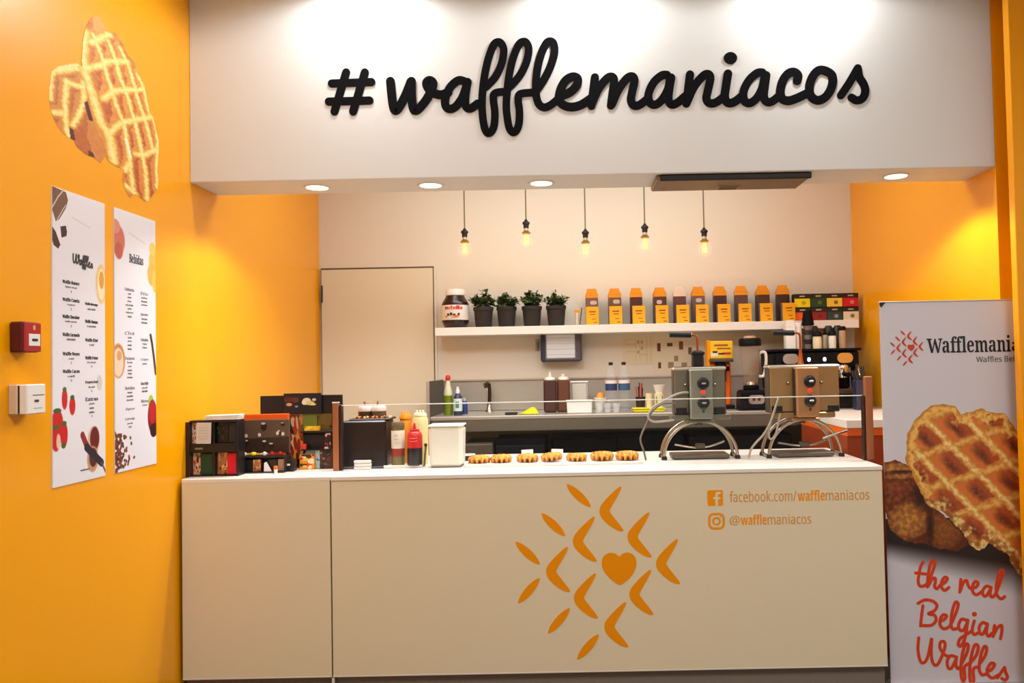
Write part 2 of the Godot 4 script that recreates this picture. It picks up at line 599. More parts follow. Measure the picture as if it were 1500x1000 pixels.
func build_fascia_lettering() -> void:
	var ink := paint("black letter acrylic", rgb(15, 14, 17), 0.8, 0.0, 0.2)
	var t := thing("lettering_sign", "large black script lettering across the white fascia above the counter", "sign", Vector3(0.15, 2.95, FASCIA))
	var w := 0.0445
	var z := 0.006
	letters(t, "letter", [[Vector2(-1.1213, 3.1083), Vector2(-1.1839, 2.9068)], [Vector2(-1.0256, 3.1064), Vector2(-1.0883, 2.9049)], [Vector2(-1.1956, 3.0518), Vector2(-0.9928, 3.0555)], [Vector2(-1.212, 2.9585), Vector2(-1.0036, 2.9601)]], w * 0.92, 0.0, z, ink)
	letters(t, "letter", [[Vector2(-0.8952, 3.0574), Vector2(-0.8886, 2.9781), Vector2(-0.8817, 2.9249), Vector2(-0.8705, 2.9054), Vector2(-0.8511, 2.9243), Vector2(-0.8197, 2.9816), Vector2(-0.79, 3.0534)], [Vector2(-0.7871, 3.0553), Vector2(-0.7873, 2.9761), Vector2(-0.7805, 2.9162), Vector2(-0.7673, 2.9034), Vector2(-0.7461, 2.9174), Vector2(-0.711, 2.9601), Vector2(-0.6835, 3.0127), Vector2(-0.6773, 3.0454), Vector2(-0.6943, 3.0582), Vector2(-0.7098, 3.046), Vector2(-0.7044, 3.0208), Vector2(-0.6799, 2.9952), Vector2(-0.6399, 2.9828), Vector2(-0.5996, 2.9936)]], w, 0.0, z, ink)
	letters(t, "letter", [[Vector2(-0.5165, 3.0499), Vector2(-0.547, 3.0544), Vector2(-0.5867, 3.0223), Vector2(-0.6134, 2.9678), Vector2(-0.6141, 2.9245), Vector2(-0.5933, 2.9086), Vector2(-0.5625, 2.9196), Vector2(-0.5303, 2.9614), Vector2(-0.5104, 3.0092), Vector2(-0.5013, 3.0419)], [Vector2(-0.4993, 3.0457), Vector2(-0.5098, 2.9899), Vector2(-0.5135, 2.9369), Vector2(-0.5034, 2.9126), Vector2(-0.4824, 2.9103), Vector2(-0.4495, 2.9328)]], w * 0.95, 0.0, z, ink)
	letters(t, "letter", [[Vector2(-0.4051, 3.0187), Vector2(-0.3564, 3.0689), Vector2(-0.3237, 3.1359), Vector2(-0.311, 3.2034), Vector2(-0.3219, 3.2394), Vector2(-0.3409, 3.2495), Vector2(-0.3632, 3.2325), Vector2(-0.3902, 3.1663), Vector2(-0.4108, 3.0797), Vector2(-0.4238, 2.9882), Vector2(-0.4271, 2.9015), Vector2(-0.4189, 2.8194), Vector2(-0.408, 2.7875), Vector2(-0.3948, 2.7795), Vector2(-0.3773, 2.7926), Vector2(-0.3653, 2.828), Vector2(-0.3623, 2.8906), Vector2(-0.368, 2.9485), Vector2(-0.3646, 2.9793), Vector2(-0.3434, 2.9895), Vector2(-0.3051, 2.9916)]], w * 0.88, 0.0, z, ink)
	letters(t, "letter", [[Vector2(-0.2837, 3.0163), Vector2(-0.231, 3.0732), Vector2(-0.1973, 3.1383), Vector2(-0.1827, 3.2037), Vector2(-0.1916, 3.2388), Vector2(-0.2087, 3.2488), Vector2(-0.2339, 3.2319), Vector2(-0.2638, 3.1638), Vector2(-0.2844, 3.082), Vector2(-0.2975, 2.9905), Vector2(-0.3028, 2.9087), Vector2(-0.2946, 2.8266), Vector2(-0.2838, 2.7927), Vector2(-0.2687, 2.7809), Vector2(-0.2513, 2.794), Vector2(-0.2392, 2.8303), Vector2(-0.2362, 2.8881), Vector2(-0.241, 2.9412), Vector2(-0.2366, 2.9729), Vector2(-0.2116, 2.9821), Vector2(-0.1618, 2.9849)]], w * 0.88, 0.0, z, ink)
	letters(t, "letter", [[Vector2(-0.1522, 2.9876), Vector2(-0.108, 3.0495), Vector2(-0.0713, 3.1213), Vector2(-0.0509, 3.1886), Vector2(-0.0539, 3.2322), Vector2(-0.0689, 3.248), Vector2(-0.0921, 3.2368), Vector2(-0.1199, 3.1802), Vector2(-0.1405, 3.1033), Vector2(-0.1497, 3.0214), Vector2(-0.147, 2.9586), Vector2(-0.1324, 2.9197), Vector2(-0.1059, 2.9067), Vector2(-0.0751, 2.9186), Vector2(-0.0383, 2.9468)]], w * 0.9, 0.0, z, ink)
	letters(t, "letter", [[Vector2(-0.0322, 2.9631), Vector2(0.0197, 2.9794), Vector2(0.0587, 3.0153), Vector2(0.0651, 3.05), Vector2(0.0405, 3.062), Vector2(0.0037, 3.0425), Vector2(-0.024, 2.9948), Vector2(-0.0306, 2.9467), Vector2(-0.0102, 2.9173), Vector2(0.0326, 2.9059), Vector2(0.0806, 2.9165), Vector2(0.1339, 2.9501)]], w, 0.0, z, ink)
	letters(t, "letter", [[Vector2(0.1542, 3.0564), Vector2(0.1426, 2.9807), Vector2(0.1331, 2.91)], [Vector2(0.1375, 2.9251), Vector2(0.171, 2.9953), Vector2(0.2142, 3.0481), Vector2(0.2405, 3.0577), Vector2(0.2521, 3.0372), Vector2(0.2427, 2.9736), Vector2(0.2334, 2.9101)], [Vector2(0.2396, 2.918), Vector2(0.2732, 2.9902), Vector2(0.3165, 3.0461), Vector2(0.3449, 3.0577), Vector2(0.3564, 3.0352), Vector2(0.3431, 2.9767), Vector2(0.3362, 2.9343), Vector2(0.3516, 2.9077), Vector2(0.3818, 2.9112), Vector2(0.4246, 2.9427)]], w * 0.95, 0.0, z, ink)
	letters(t, "letter", [[Vector2(0.5236, 3.0622), Vector2(0.4954, 3.0587), Vector2(0.4545, 3.0231), Vector2(0.4271, 2.9649), Vector2(0.4322, 2.9223), Vector2(0.4599, 2.9096), Vector2(0.4946, 2.9332), Vector2(0.5258, 2.9852), Vector2(0.5413, 3.0477)], [Vector2(0.5453, 3.0476), Vector2(0.5339, 2.9851), Vector2(0.5287, 2.9366), Vector2(0.5422, 2.91), Vector2(0.5704, 2.9155), Vector2(0.6133, 2.9491)]], w * 0.95, 0.0, z, ink)
	letters(t, "letter", [[Vector2(0.642, 3.0619), Vector2(0.6301, 2.9811), Vector2(0.6204, 2.9125)], [Vector2(0.6267, 2.9255), Vector2(0.6605, 2.9957), Vector2(0.706, 3.0505), Vector2(0.7343, 3.0621), Vector2(0.7458, 3.0396), Vector2(0.7323, 2.9791), Vector2(0.7233, 2.9368), Vector2(0.7387, 2.9122), Vector2(0.7729, 2.9156), Vector2(0.8178, 2.9471)]], w * 0.95, 0.0, z, ink)
	letters(t, "letter", [[Vector2(0.8367, 3.0621), Vector2(0.8251, 2.9975), Vector2(0.8176, 2.941), Vector2(0.8329, 2.9124), Vector2(0.8651, 2.9158), Vector2(0.9121, 2.9492)], ["dot", [Vector2(0.8518, 3.1429)][0], 0.0345, 0.031]], w * 0.98, 0.0, z, ink)
	letters(t, "letter", [[Vector2(1.0134, 3.0647), Vector2(0.9852, 3.0612), Vector2(0.9421, 3.0235), Vector2(0.9146, 2.9674), Vector2(0.9174, 2.9228), Vector2(0.9431, 2.9082), Vector2(0.9798, 2.9317), Vector2(1.0113, 2.9857), Vector2(1.0271, 3.0502)], [Vector2(1.0331, 3.0501), Vector2(1.0234, 2.9885), Vector2(1.0181, 2.939), Vector2(1.0335, 2.9124), Vector2(1.0616, 2.9159), Vector2(1.1026, 2.9475)]], w * 0.95, 0.0, z, ink)
	letters(t, "letter", [[Vector2(1.1908, 3.0186), Vector2(1.1955, 3.0449), Vector2(1.1759, 3.0635), Vector2(1.1456, 3.056), Vector2(1.1165, 3.0181), Vector2(1.103, 2.9637), Vector2(1.112, 2.9271), Vector2(1.1438, 2.9163), Vector2(1.1843, 2.9276), Vector2(1.237, 2.9509)]], w, 0.0, z, ink)
	var m := MB.new()
	brush(m, [Vector2(1.3167, 3.0718), Vector2(1.28, 3.0513), Vector2(1.2544, 2.9971), Vector2(1.2569, 2.9424), Vector2(1.2922, 2.9154), Vector2(1.3369, 2.9347), Vector2(1.3685, 2.9888), Vector2(1.3681, 3.0455)], w, 0.0, z, Vector2(0.15, 2.95), true)
	part(t, "letter", m, ink)
	letters(t, "letter", [[Vector2(1.4132, 2.9393), Vector2(1.4571, 3.0012), Vector2(1.5035, 3.0773)], [Vector2(1.5034, 3.0732), Vector2(1.5083, 3.0346), Vector2(1.5311, 2.9936), Vector2(1.538, 2.955), Vector2(1.5229, 2.9209), Vector2(1.4926, 2.9114), Vector2(1.467, 2.9261)]], w * 0.92, 0.0, z, ink)


# ---------------------------------------------------------------- downlights and the flat unit under the soffit
func build_soffit() -> void:
	var frame := paint("light frame", Color.WHITE)
	var places := ["leftmost, above the back door", "second from the left, above the dark jar", "third from the left, between two bulbs", "rightmost, beside the right orange wall"]
	var xs := [-1.3297, -0.7253, -0.1362, 1.7511]
	for k in 4:
		var t := thing("downlight", "round glowing downlight in the soffit, %s" % places[k], "downlight", Vector3(xs[k], 2.557, -4.262), "downlights in the soffit")
		part(t, "ring", MB.new().lathe(Vector3.ZERO, [mv(0.055, -0.004), mv(0.068, -0.006), mv(0.072, -0.001), mv(0.055, -0.001), mv(0.055, -0.004)], 28), frame)
		part(t, "lamp", MB.new().lathe(Vector3.ZERO, [mv(0, -0.005), mv(0.057, -0.005), mv(0.057, -0.001), mv(0, -0.001)], 28), glow("downlight glow", Color(1, 0.94, 0.84), 3.0))
		spot("downlight_lamp", Vector3(0, -0.02, 0), 0.85, 72.0, 0.05, WHITE_LIGHT, t)
	var u := thing("air_curtain", "flat dark metal unit with a label fixed under the soffit", "air curtain", Vector3(0.862, 2.557, -4.272))
	var dk := paint("dark brown metal", rgb(128, 106, 80), 0.45, 0.2)
	part(u, "body", MB.new().box(Vector3(0, -0.014, 0), Vector3(0.80, 0.026, 0.28), 0.006), dk)
	part(u, "shadow_lip", MB.new().box(Vector3(0.01, -0.017, 0.139), Vector3(0.78, 0.032, 0.02), 0.004), paint("painted lip shadow", rgb(32, 27, 25), 0.5, 0.3))  # dark strip standing for the shadow band along the near lip
	part(u, "label_plate", MB.new().box(Vector3(0.01, -0.0285, -0.075), Vector3(0.13, 0.003, 0.09), 0.001), paint("label plate", rgb(150, 132, 100), 0.5))
	for k in 5:
		part(u, "label_line", MB.new().box(Vector3(0.01, -0.0305, -0.11 + k * 0.017), Vector3(0.10, 0.001, 0.006)), paint("label ink", rgb(62, 48, 36), 0.6))
	for s in [-1, 1]:
		part(u, "screw", MB.new().lathe(Vector3(s * 0.34, -0.03, -0.07), [mv(0, 0), mv(0.008, 0), mv(0.008, 0.004), mv(0, 0.004)], 10), paint("label plate", Color.WHITE))
	# pendants
	var cord := paint("olive cord", rgb(104, 92, 60), 0.7)
	var black := paint("black bakelite", rgb(20, 19, 21), 0.4)
	var brass := paint("old brass", rgb(170, 138, 82), 0.35, 0.8)
	var silver := paint("silver cap", rgb(206, 202, 196), 0.3, 0.8)
	var globe := glass("clear bulb glass", rgb(255, 248, 236), 0.03, 0.02)
	var fil := glow("filament", Color(1.0, 0.66, 0.26), 3.4)
	var pos := [Vector3(-0.7402, 2.4215, -5.75), Vector3(-0.2989, 2.4766, -5.75), Vector3(0.1252, 2.3995, -5.75), Vector3(0.5514, 2.4304, -5.75), Vector3(0.9761, 2.3926, -5.75)]
	var where := ["leftmost one", "second, hung highest", "middle one", "second from the right", "rightmost one"]
	for k in 5:
		var at: Vector3 = pos[k]
		var t := thing("pendant_lamp", "bare filament bulb on a thin cord above the shelf, %s" % where[k], "pendant lamp", at, "five bare bulb pendants")
		var top := 3.4 - at.y
		part(t, "cord", MB.new().tube([Vector3(0, 0.15, 0), Vector3(0, top, 0)], 0.0045, 8), cord)
		part(t, "ceiling_rose", MB.new().lathe(Vector3(0, top - 0.025, 0), [mv(0, 0), mv(0.04, 0), mv(0.05, 0.02), mv(0.05, 0.025), mv(0, 0.025)]), black)
		part(t, "socket", MB.new().lathe(Vector3.ZERO, [mv(0, 0.092), mv(0.019, 0.092), mv(0.02, 0.118), mv(0.027, 0.122), mv(0.026, 0.134), mv(0.012, 0.146), mv(0.008, 0.156), mv(0, 0.156)], 18), black)
		part(t, "bulb_cap", MB.new().lathe(Vector3.ZERO, [mv(0, 0.074), mv(0.016, 0.074), mv(0.016, 0.092), mv(0, 0.092)], 18), silver)
		part(t, "collar", MB.new().lathe(Vector3.ZERO, [mv(0, 0.056), mv(0.03, 0.052), mv(0.032, 0.058), mv(0.018, 0.074), mv(0, 0.074)], 20), brass)
		var prof := []
		for i in 13:
			var a := -PI / 2 + (PI - 0.62) * i / 12.0
			prof.append(mv(0.053 * cos(a), 0.053 * sin(a)))
		part(t, "glass_globe", MB.new().lathe(Vector3.ZERO, prof, 24), globe)
		var f := MB.new()
		for q in 6:
			var a := TAU * q / 6
			f.tube([Vector3(cos(a) * 0.009, 0.045, sin(a) * 0.009), Vector3(cos(a) * 0.016, -0.022, sin(a) * 0.016)], 0.0035, 6)
		part(t, "filament", f, fil)
		var l := OmniLight3D.new()
		l.name = "bulb_lamp"
		l.light_color = Color(1.0, 0.78, 0.5)
		l.light_energy = 0.012
		l.omni_range = 8.0
		l.omni_attenuation = 2.0
		l.light_size = 0.02
		l.shadow_enabled = true
		t.add_child(l)
		l.position = Vector3(0, 0.0, 0)


# ---------------------------------------------------------------- left wall: sticker, posters, fire boxes
func build_left_wall_prints() -> void:
	waffle_sticker()
	poster_one()
	poster_two()
	# things are turned so that their x runs along the wall away from the viewer
	var red := paint("fire red plastic", rgb(176, 18, 24), 0.45)
	var shaded_red := paint("shaded red plastic", rgb(84, 8, 18), 0.5)  # same red plastic, with the shade on its sides painted in
	var t := thing("fire_alarm_box", "red fire alarm call point on the left orange wall", "fire alarm", Vector3(LEFT, 1.668, -2.81), "", PI / 2)
	part(t, "housing", MB.new().box(Vector3(0, 0.053, 0.024), Vector3(0.09, 0.106, 0.048), 0.006), shaded_red)
	part(t, "cover", MB.new().box(Vector3(0, 0.053, 0.051), Vector3(0.086, 0.102, 0.008), 0.003), red)
	part(t, "press_plate", MB.new().box(Vector3(0.005, 0.043, 0.0555), Vector3(0.058, 0.042, 0.003), 0.001), paint("white plastic", rgb(236, 233, 226), 0.4))
	part(t, "press_mark", MB.new().prism(rounded(0.03, 0.009, 0.004), 0.0, 0.001), paint("black print", rgb(24, 22, 24), 0.5), Vector3(0.005, 0.043, 0.0572))
	part(t, "symbol", MB.new().prism(rounded(0.012, 0.017, 0.005), 0.0, 0.001), paint("yellow print", rgb(232, 168, 110), 0.5), Vector3(0.004, 0.086, 0.055))
	var b := thing("wall_control_box", "small beige and white wall box below the red fire alarm", "control box", Vector3(LEFT, 1.452, -2.81), "", PI / 2)
	var beige := paint("beige plastic", rgb(214, 190, 160), 0.5)
	part(b, "back_box", MB.new().box(Vector3(0, 0.053, 0.016), Vector3(0.1, 0.104, 0.032), 0.004), beige)
	part(b, "joint", MB.new().box(Vector3(0, 0.053, 0.035), Vector3(0.092, 0.096, 0.006), 0.0), paint("black print", Color.WHITE))
	part(b, "front_box", MB.new().box(Vector3(0, 0.053, 0.052), Vector3(0.1, 0.104, 0.028), 0.004), paint("white plastic", Color.WHITE))
	part(b, "key_mark", MB.new().prism(rounded(0.022, 0.008, 0.003), 0.0, 0.001), paint("dark brown print", rgb(74, 46, 36), 0.5), Vector3(0.0, 0.047, 0.0665))
	part(b, "key_frame", MB.new().box(Vector3(0.01, 0.067, 0.0663), Vector3(0.06, 0.004, 0.001)), paint("grey print", rgb(140, 132, 122), 0.5))
	part(b, "print_line", MB.new().box(Vector3(0.008, 0.022, 0.0663), Vector3(0.045, 0.003, 0.001)), paint("pale grey print", rgb(186, 180, 170), 0.5))


func waffle_sticker() -> void:
	var main := [Vector2(3.2741, 3.0629), Vector2(3.3126, 3.0683), Vector2(3.3419, 3.0405), Vector2(3.3769, 3.0318), Vector2(3.4076, 3.0475), Vector2(3.4388, 3.0456), Vector2(3.4811, 3.0238), Vector2(3.5188, 2.9872), Vector2(3.5632, 2.9858), Vector2(3.597, 2.9457), Vector2(3.6256, 2.9249), Vector2(3.6548, 2.9101), Vector2(3.6722, 2.8623), Vector2(3.7016, 2.7923), Vector2(3.732, 2.7794), Vector2(3.7563, 2.7286), Vector2(3.7809, 2.687), Vector2(3.7804, 2.6315), Vector2(3.7668, 2.5373), Vector2(3.7789, 2.4916), Vector2(3.7659, 2.4466), Vector2(3.7408, 2.4283), Vector2(3.6916, 2.3798), Vector2(3.6617, 2.3675), Vector2(3.6208, 2.3778), Vector2(3.5752, 2.3868), Vector2(3.5304, 2.3591), Vector2(3.4979, 2.3824), Vector2(3.4714, 2.4303), Vector2(3.4824, 2.4747), Vector2(3.4141, 2.4727), Vector2(3.3585, 2.4849), Vector2(3.3243, 2.5448), Vector2(3.2763, 2.588), Vector2(3.2437, 2.6483), Vector2(3.2209, 2.7106), Vector2(3.1893, 2.7827), Vector2(3.1806, 2.8345), Vector2(3.1899, 2.9209), Vector2(3.2084, 2.984), Vector2(3.2409, 3.0315)]
	var back := [Vector2(2.9822, 2.6562), Vector2(2.9943, 2.725), Vector2(3.0306, 2.7593), Vector2(3.0974, 2.7922), Vector2(3.1494, 2.8172), Vector2(3.185, 2.8141), Vector2(3.1893, 2.7827), Vector2(3.2209, 2.7106), Vector2(3.2437, 2.6483), Vector2(3.2763, 2.588), Vector2(3.3243, 2.5448), Vector2(3.3486, 2.4997), Vector2(3.3092, 2.4581), Vector2(3.2662, 2.467), Vector2(3.206, 2.4681), Vector2(3.148, 2.4827), Vector2(3.1307, 2.5022), Vector2(3.0753, 2.5079), Vector2(3.03, 2.5289), Vector2(2.9979, 2.5632), Vector2(2.9821, 2.6046)]
	var lo := Vector2(1e9, 1e9)
	var hi := -lo
	for p: Vector2 in main + back:
		lo = lo.min(p)
		hi = hi.max(p)
	var rect := Rect2(lo, hi - lo)
	var f := func(a: Array) -> Array:
		var o := []
		for p: Vector2 in a:
			o.append(Vector2((p.x - lo.x) / rect.size.x, 1.0 - (p.y - lo.y) / rect.size.y))
		return o
	var w := 190
	var h := 400
	var pic := Pic.new(w, h, rgb(226, 158, 66))
	var ridges := []
	for a in [[Vector2(3.2594, 2.9773), Vector2(3.3263, 2.8955), Vector2(3.3606, 2.8359), Vector2(3.4008, 2.7857), Vector2(3.4262, 2.7353), Vector2(3.4786, 2.6832), Vector2(3.5103, 2.5961), Vector2(3.5316, 2.5109), Vector2(3.5584, 2.3893)], [Vector2(3.3666, 2.9925), Vector2(3.4172, 2.9361), Vector2(3.4586, 2.8652), Vector2(3.5012, 2.8229), Vector2(3.5501, 2.7447), Vector2(3.589, 2.6796), Vector2(3.6285, 2.5912), Vector2(3.6629, 2.4965), Vector2(3.6737, 2.3825)], [Vector2(3.4543, 2.9981), Vector2(3.5185, 2.9474), Vector2(3.5624, 2.8869), Vector2(3.6073, 2.8093), Vector2(3.6534, 2.7551), Vector2(3.7064, 2.6661), Vector2(3.7304, 2.6183)], [Vector2(3.5968, 2.9302), Vector2(3.6487, 2.8859), Vector2(3.6896, 2.8045), Vector2(3.7441, 2.7573), Vector2(3.7745, 2.6689), Vector2(3.7609, 2.5682), Vector2(3.766, 2.4563)], [Vector2(2.9861, 2.6188), Vector2(2.9943, 2.712), Vector2(3.0347, 2.7503), Vector2(3.0973, 2.7842), Vector2(3.1582, 2.8124)], [Vector2(3.0886, 2.7249), Vector2(3.0757, 2.6353), Vector2(3.0838, 2.5449), Vector2(3.1006, 2.5098)], [Vector2(3.1937, 2.7566), Vector2(3.1934, 2.6738), Vector2(3.1485, 2.5939), Vector2(3.1222, 2.559)]]:
		var s := smooth(f.call(a), 3)
		for i in s.size() - 1:
			ridges.append([s[i] * Vector2(w, h), s[i + 1] * Vector2(w, h), 3.90])
	for a in [[Vector2(3.2038, 2.9682), Vector2(3.1898, 2.8794), Vector2(3.1985, 2.8136), Vector2(3.2395, 2.7448), Vector2(3.2768, 2.687), Vector2(3.315, 2.6279), Vector2(3.3741, 2.5876), Vector2(3.404, 2.4907)]]:
		var s := smooth(f.call(a), 3)
		for i in s.size() - 1:
			ridges.append([s[i] * Vector2(w, h), s[i + 1] * Vector2(w, h), 7.20])
	for a in [[Vector2(3.2405, 2.9358), Vector2(3.3024, 2.9751), Vector2(3.3769, 3.026)], [Vector2(3.2168, 2.8204), Vector2(3.3018, 2.8633), Vector2(3.3761, 2.9087), Vector2(3.5186, 2.9627)], [Vector2(3.3253, 2.7314), Vector2(3.4008, 2.7857), Vector2(3.4796, 2.8216), Vector2(3.6605, 2.8868)], [Vector2(3.3641, 2.5905), Vector2(3.4519, 2.6632), Vector2(3.561, 2.7143), Vector2(3.732, 2.7826)], [Vector2(3.5767, 2.5652), Vector2(3.6578, 2.5864), Vector2(3.7679, 2.6412)], [Vector2(3.4878, 2.47), Vector2(3.5316, 2.517)], [Vector2(3.0844, 2.718), Vector2(3.1315, 2.7238), Vector2(3.1891, 2.733)], [Vector2(3.0059, 2.5735), Vector2(3.0589, 2.5902)], [Vector2(2.9983, 2.7291), Vector2(3.0761, 2.763), Vector2(3.1493, 2.7981)], [Vector2(3.4981, 2.4064), Vector2(3.5752, 2.3868)]]:
		var s := smooth(f.call(a), 3)
		for i in s.size() - 1:
			ridges.append([s[i] * Vector2(w, h), s[i + 1] * Vector2(w, h), 5.10])
	var n := FastNoiseLite.new()
	n.seed = 21
	n.frequency = 0.045
	var behind := PackedVector2Array()
	for p: Vector2 in f.call(back):
		behind.append(p * Vector2(w, h))
	var ahead := PackedVector2Array()
	for p: Vector2 in f.call(main):
		ahead.append(p * Vector2(w, h))
	var hull := [ahead, behind]
	for y in h:
		for x in w:
			var p := Vector2(x + 0.5, y + 0.5)
			var in_front := Geometry2D.is_point_in_polygon(p, hull[0])
			if not in_front and not Geometry2D.is_point_in_polygon(p, hull[1]):
				continue
			var best := 1e9
			var left := false
			var q := p + Vector2(n.get_noise_2d(x * 2.0, y * 2.0), n.get_noise_2d(y * 2.0 + 99.0, x * 2.0)) * 3.0
			for r in ridges:
				if absf(r[0].x - q.x) > 34.0 or absf(r[0].y - q.y) > 40.0:
					continue
				var c := Geometry2D.get_closest_point_to_segment(q, r[0], r[1])
				var d: float = q.distance_to(c) / r[2]
				if d < best:
					best = d
					left = c.x < q.x
			var k := float(y) / h
			var v := n.get_noise_2d(x * 1.3 + 400.0, y * 1.3)
			var well := rgb(232, 164, 78).lerp(rgb(212, 108, 46), clampf(k * 0.9 + v * 0.5, 0, 1))
			if left:
				well = well.lerp(rgb(178, 74, 40), clampf(0.35 + k * 0.4 + v * 0.4, 0, 0.75))
			else:
				well = well.lerp(rgb(240, 184, 100), 0.25)
			if not in_front:
				well = well.lerp(rgb(196, 130, 66), 0.35)
			var col := rgb(255, 236, 156).lerp(rgb(244, 200, 96), clampf(best / 1.0 + v * 0.5, 0, 1))
			col = col.lerp(rgb(222, 150, 62), clampf((best - 0.9) / 0.5, 0, 1)).lerp(well, clampf((best - 1.3) / 1.0, 0, 1))
			pic.im.set_pixel(x, y, col)
	for a in [[Vector2(3.1979, 2.6753), Vector2(3.2208, 2.6883), Vector2(3.2576, 2.6162), Vector2(3.2296, 2.6133)], [Vector2(3.1008, 2.5472), Vector2(3.1265, 2.5441), Vector2(3.1394, 2.5046), Vector2(3.1091, 2.5042)], [Vector2(3.229, 2.4908), Vector2(3.2569, 2.487), Vector2(3.271, 2.471), Vector2(3.2243, 2.4673)]]:
		pic.poly(f.call(a), rgb(92, 34, 30), 0.1)
	pic.line(f.call([Vector2(3.4996, 2.6112), Vector2(3.5374, 2.5427)]), 6.0, rgb(255, 246, 214), 0.03)
	var mat := print_of("waffle sticker print", pic, 0.45)
	var t := thing("waffle_wall_sticker", "large cut-out sticker of two golden waffles high on the left wall", "wall sticker", Vector3(LEFT, lo.y, -lo.x), "", PI / 2)
	for o in [["front_waffle", main, 0.0015], ["rear_waffle", back, 0.0009]]:
		var p := PackedVector2Array()
		for q: Vector2 in o[1]:
			p.append(q - lo)
		part(t, o[0], MB.new().prism(p, 0.0, o[2], Rect2(Vector2.ZERO, rect.size)), mat)


func poster(called: String, label: String, z: float, pic: Pic) -> Node3D:
	var t := thing(called, label, "poster", Vector3(LEFT, 1.168, -z), "menu posters on the left wall", PI / 2)
	part(t, "back_board", MB.new().box(Vector3(0, 0.563, 0.002), Vector3(0.339, 1.126, 0.004), 0.0), paint("poster edge", rgb(232, 228, 230), 0.5))
	var m := MB.new()
	m.quad(Vector3(-0.169, 0.001, 0.0045), Vector3(0.169, 0.001, 0.0045), Vector3(0.169, 1.125, 0.0045), Vector3(-0.169, 1.125, 0.0045), Vector3.BACK)
	part(t, "print", m, print_of(label, pic, 0.42))
	return t


func menu_item(t: Node3D, head: String, lines: Array, u: float, v: float, w: float, bold := true) -> void:
	var ink := paint("menu ink", rgb(52, 46, 50), 0.5)
	var soft := paint("menu soft ink", rgb(128, 120, 122), 0.5)
	var x := (u - 0.5) * 0.339
	var y := (1.0 - v) * 1.126
	text(t, "menu_line", head, Vector3(x - w / 2, y, 0.0052), w, 0.0135, ink if bold else soft, "Droid Serif", bold, 0.001)
	var k := 0
	for s: String in lines:
		k += 1
		var ww := minf(w * 0.8, 0.006 * s.length())
		text(t, "menu_line", s, Vector3(x - ww / 2, y - 0.0165 * k, 0.0052), ww, 0.0085, soft, "Droid Sans", false, 0.001)


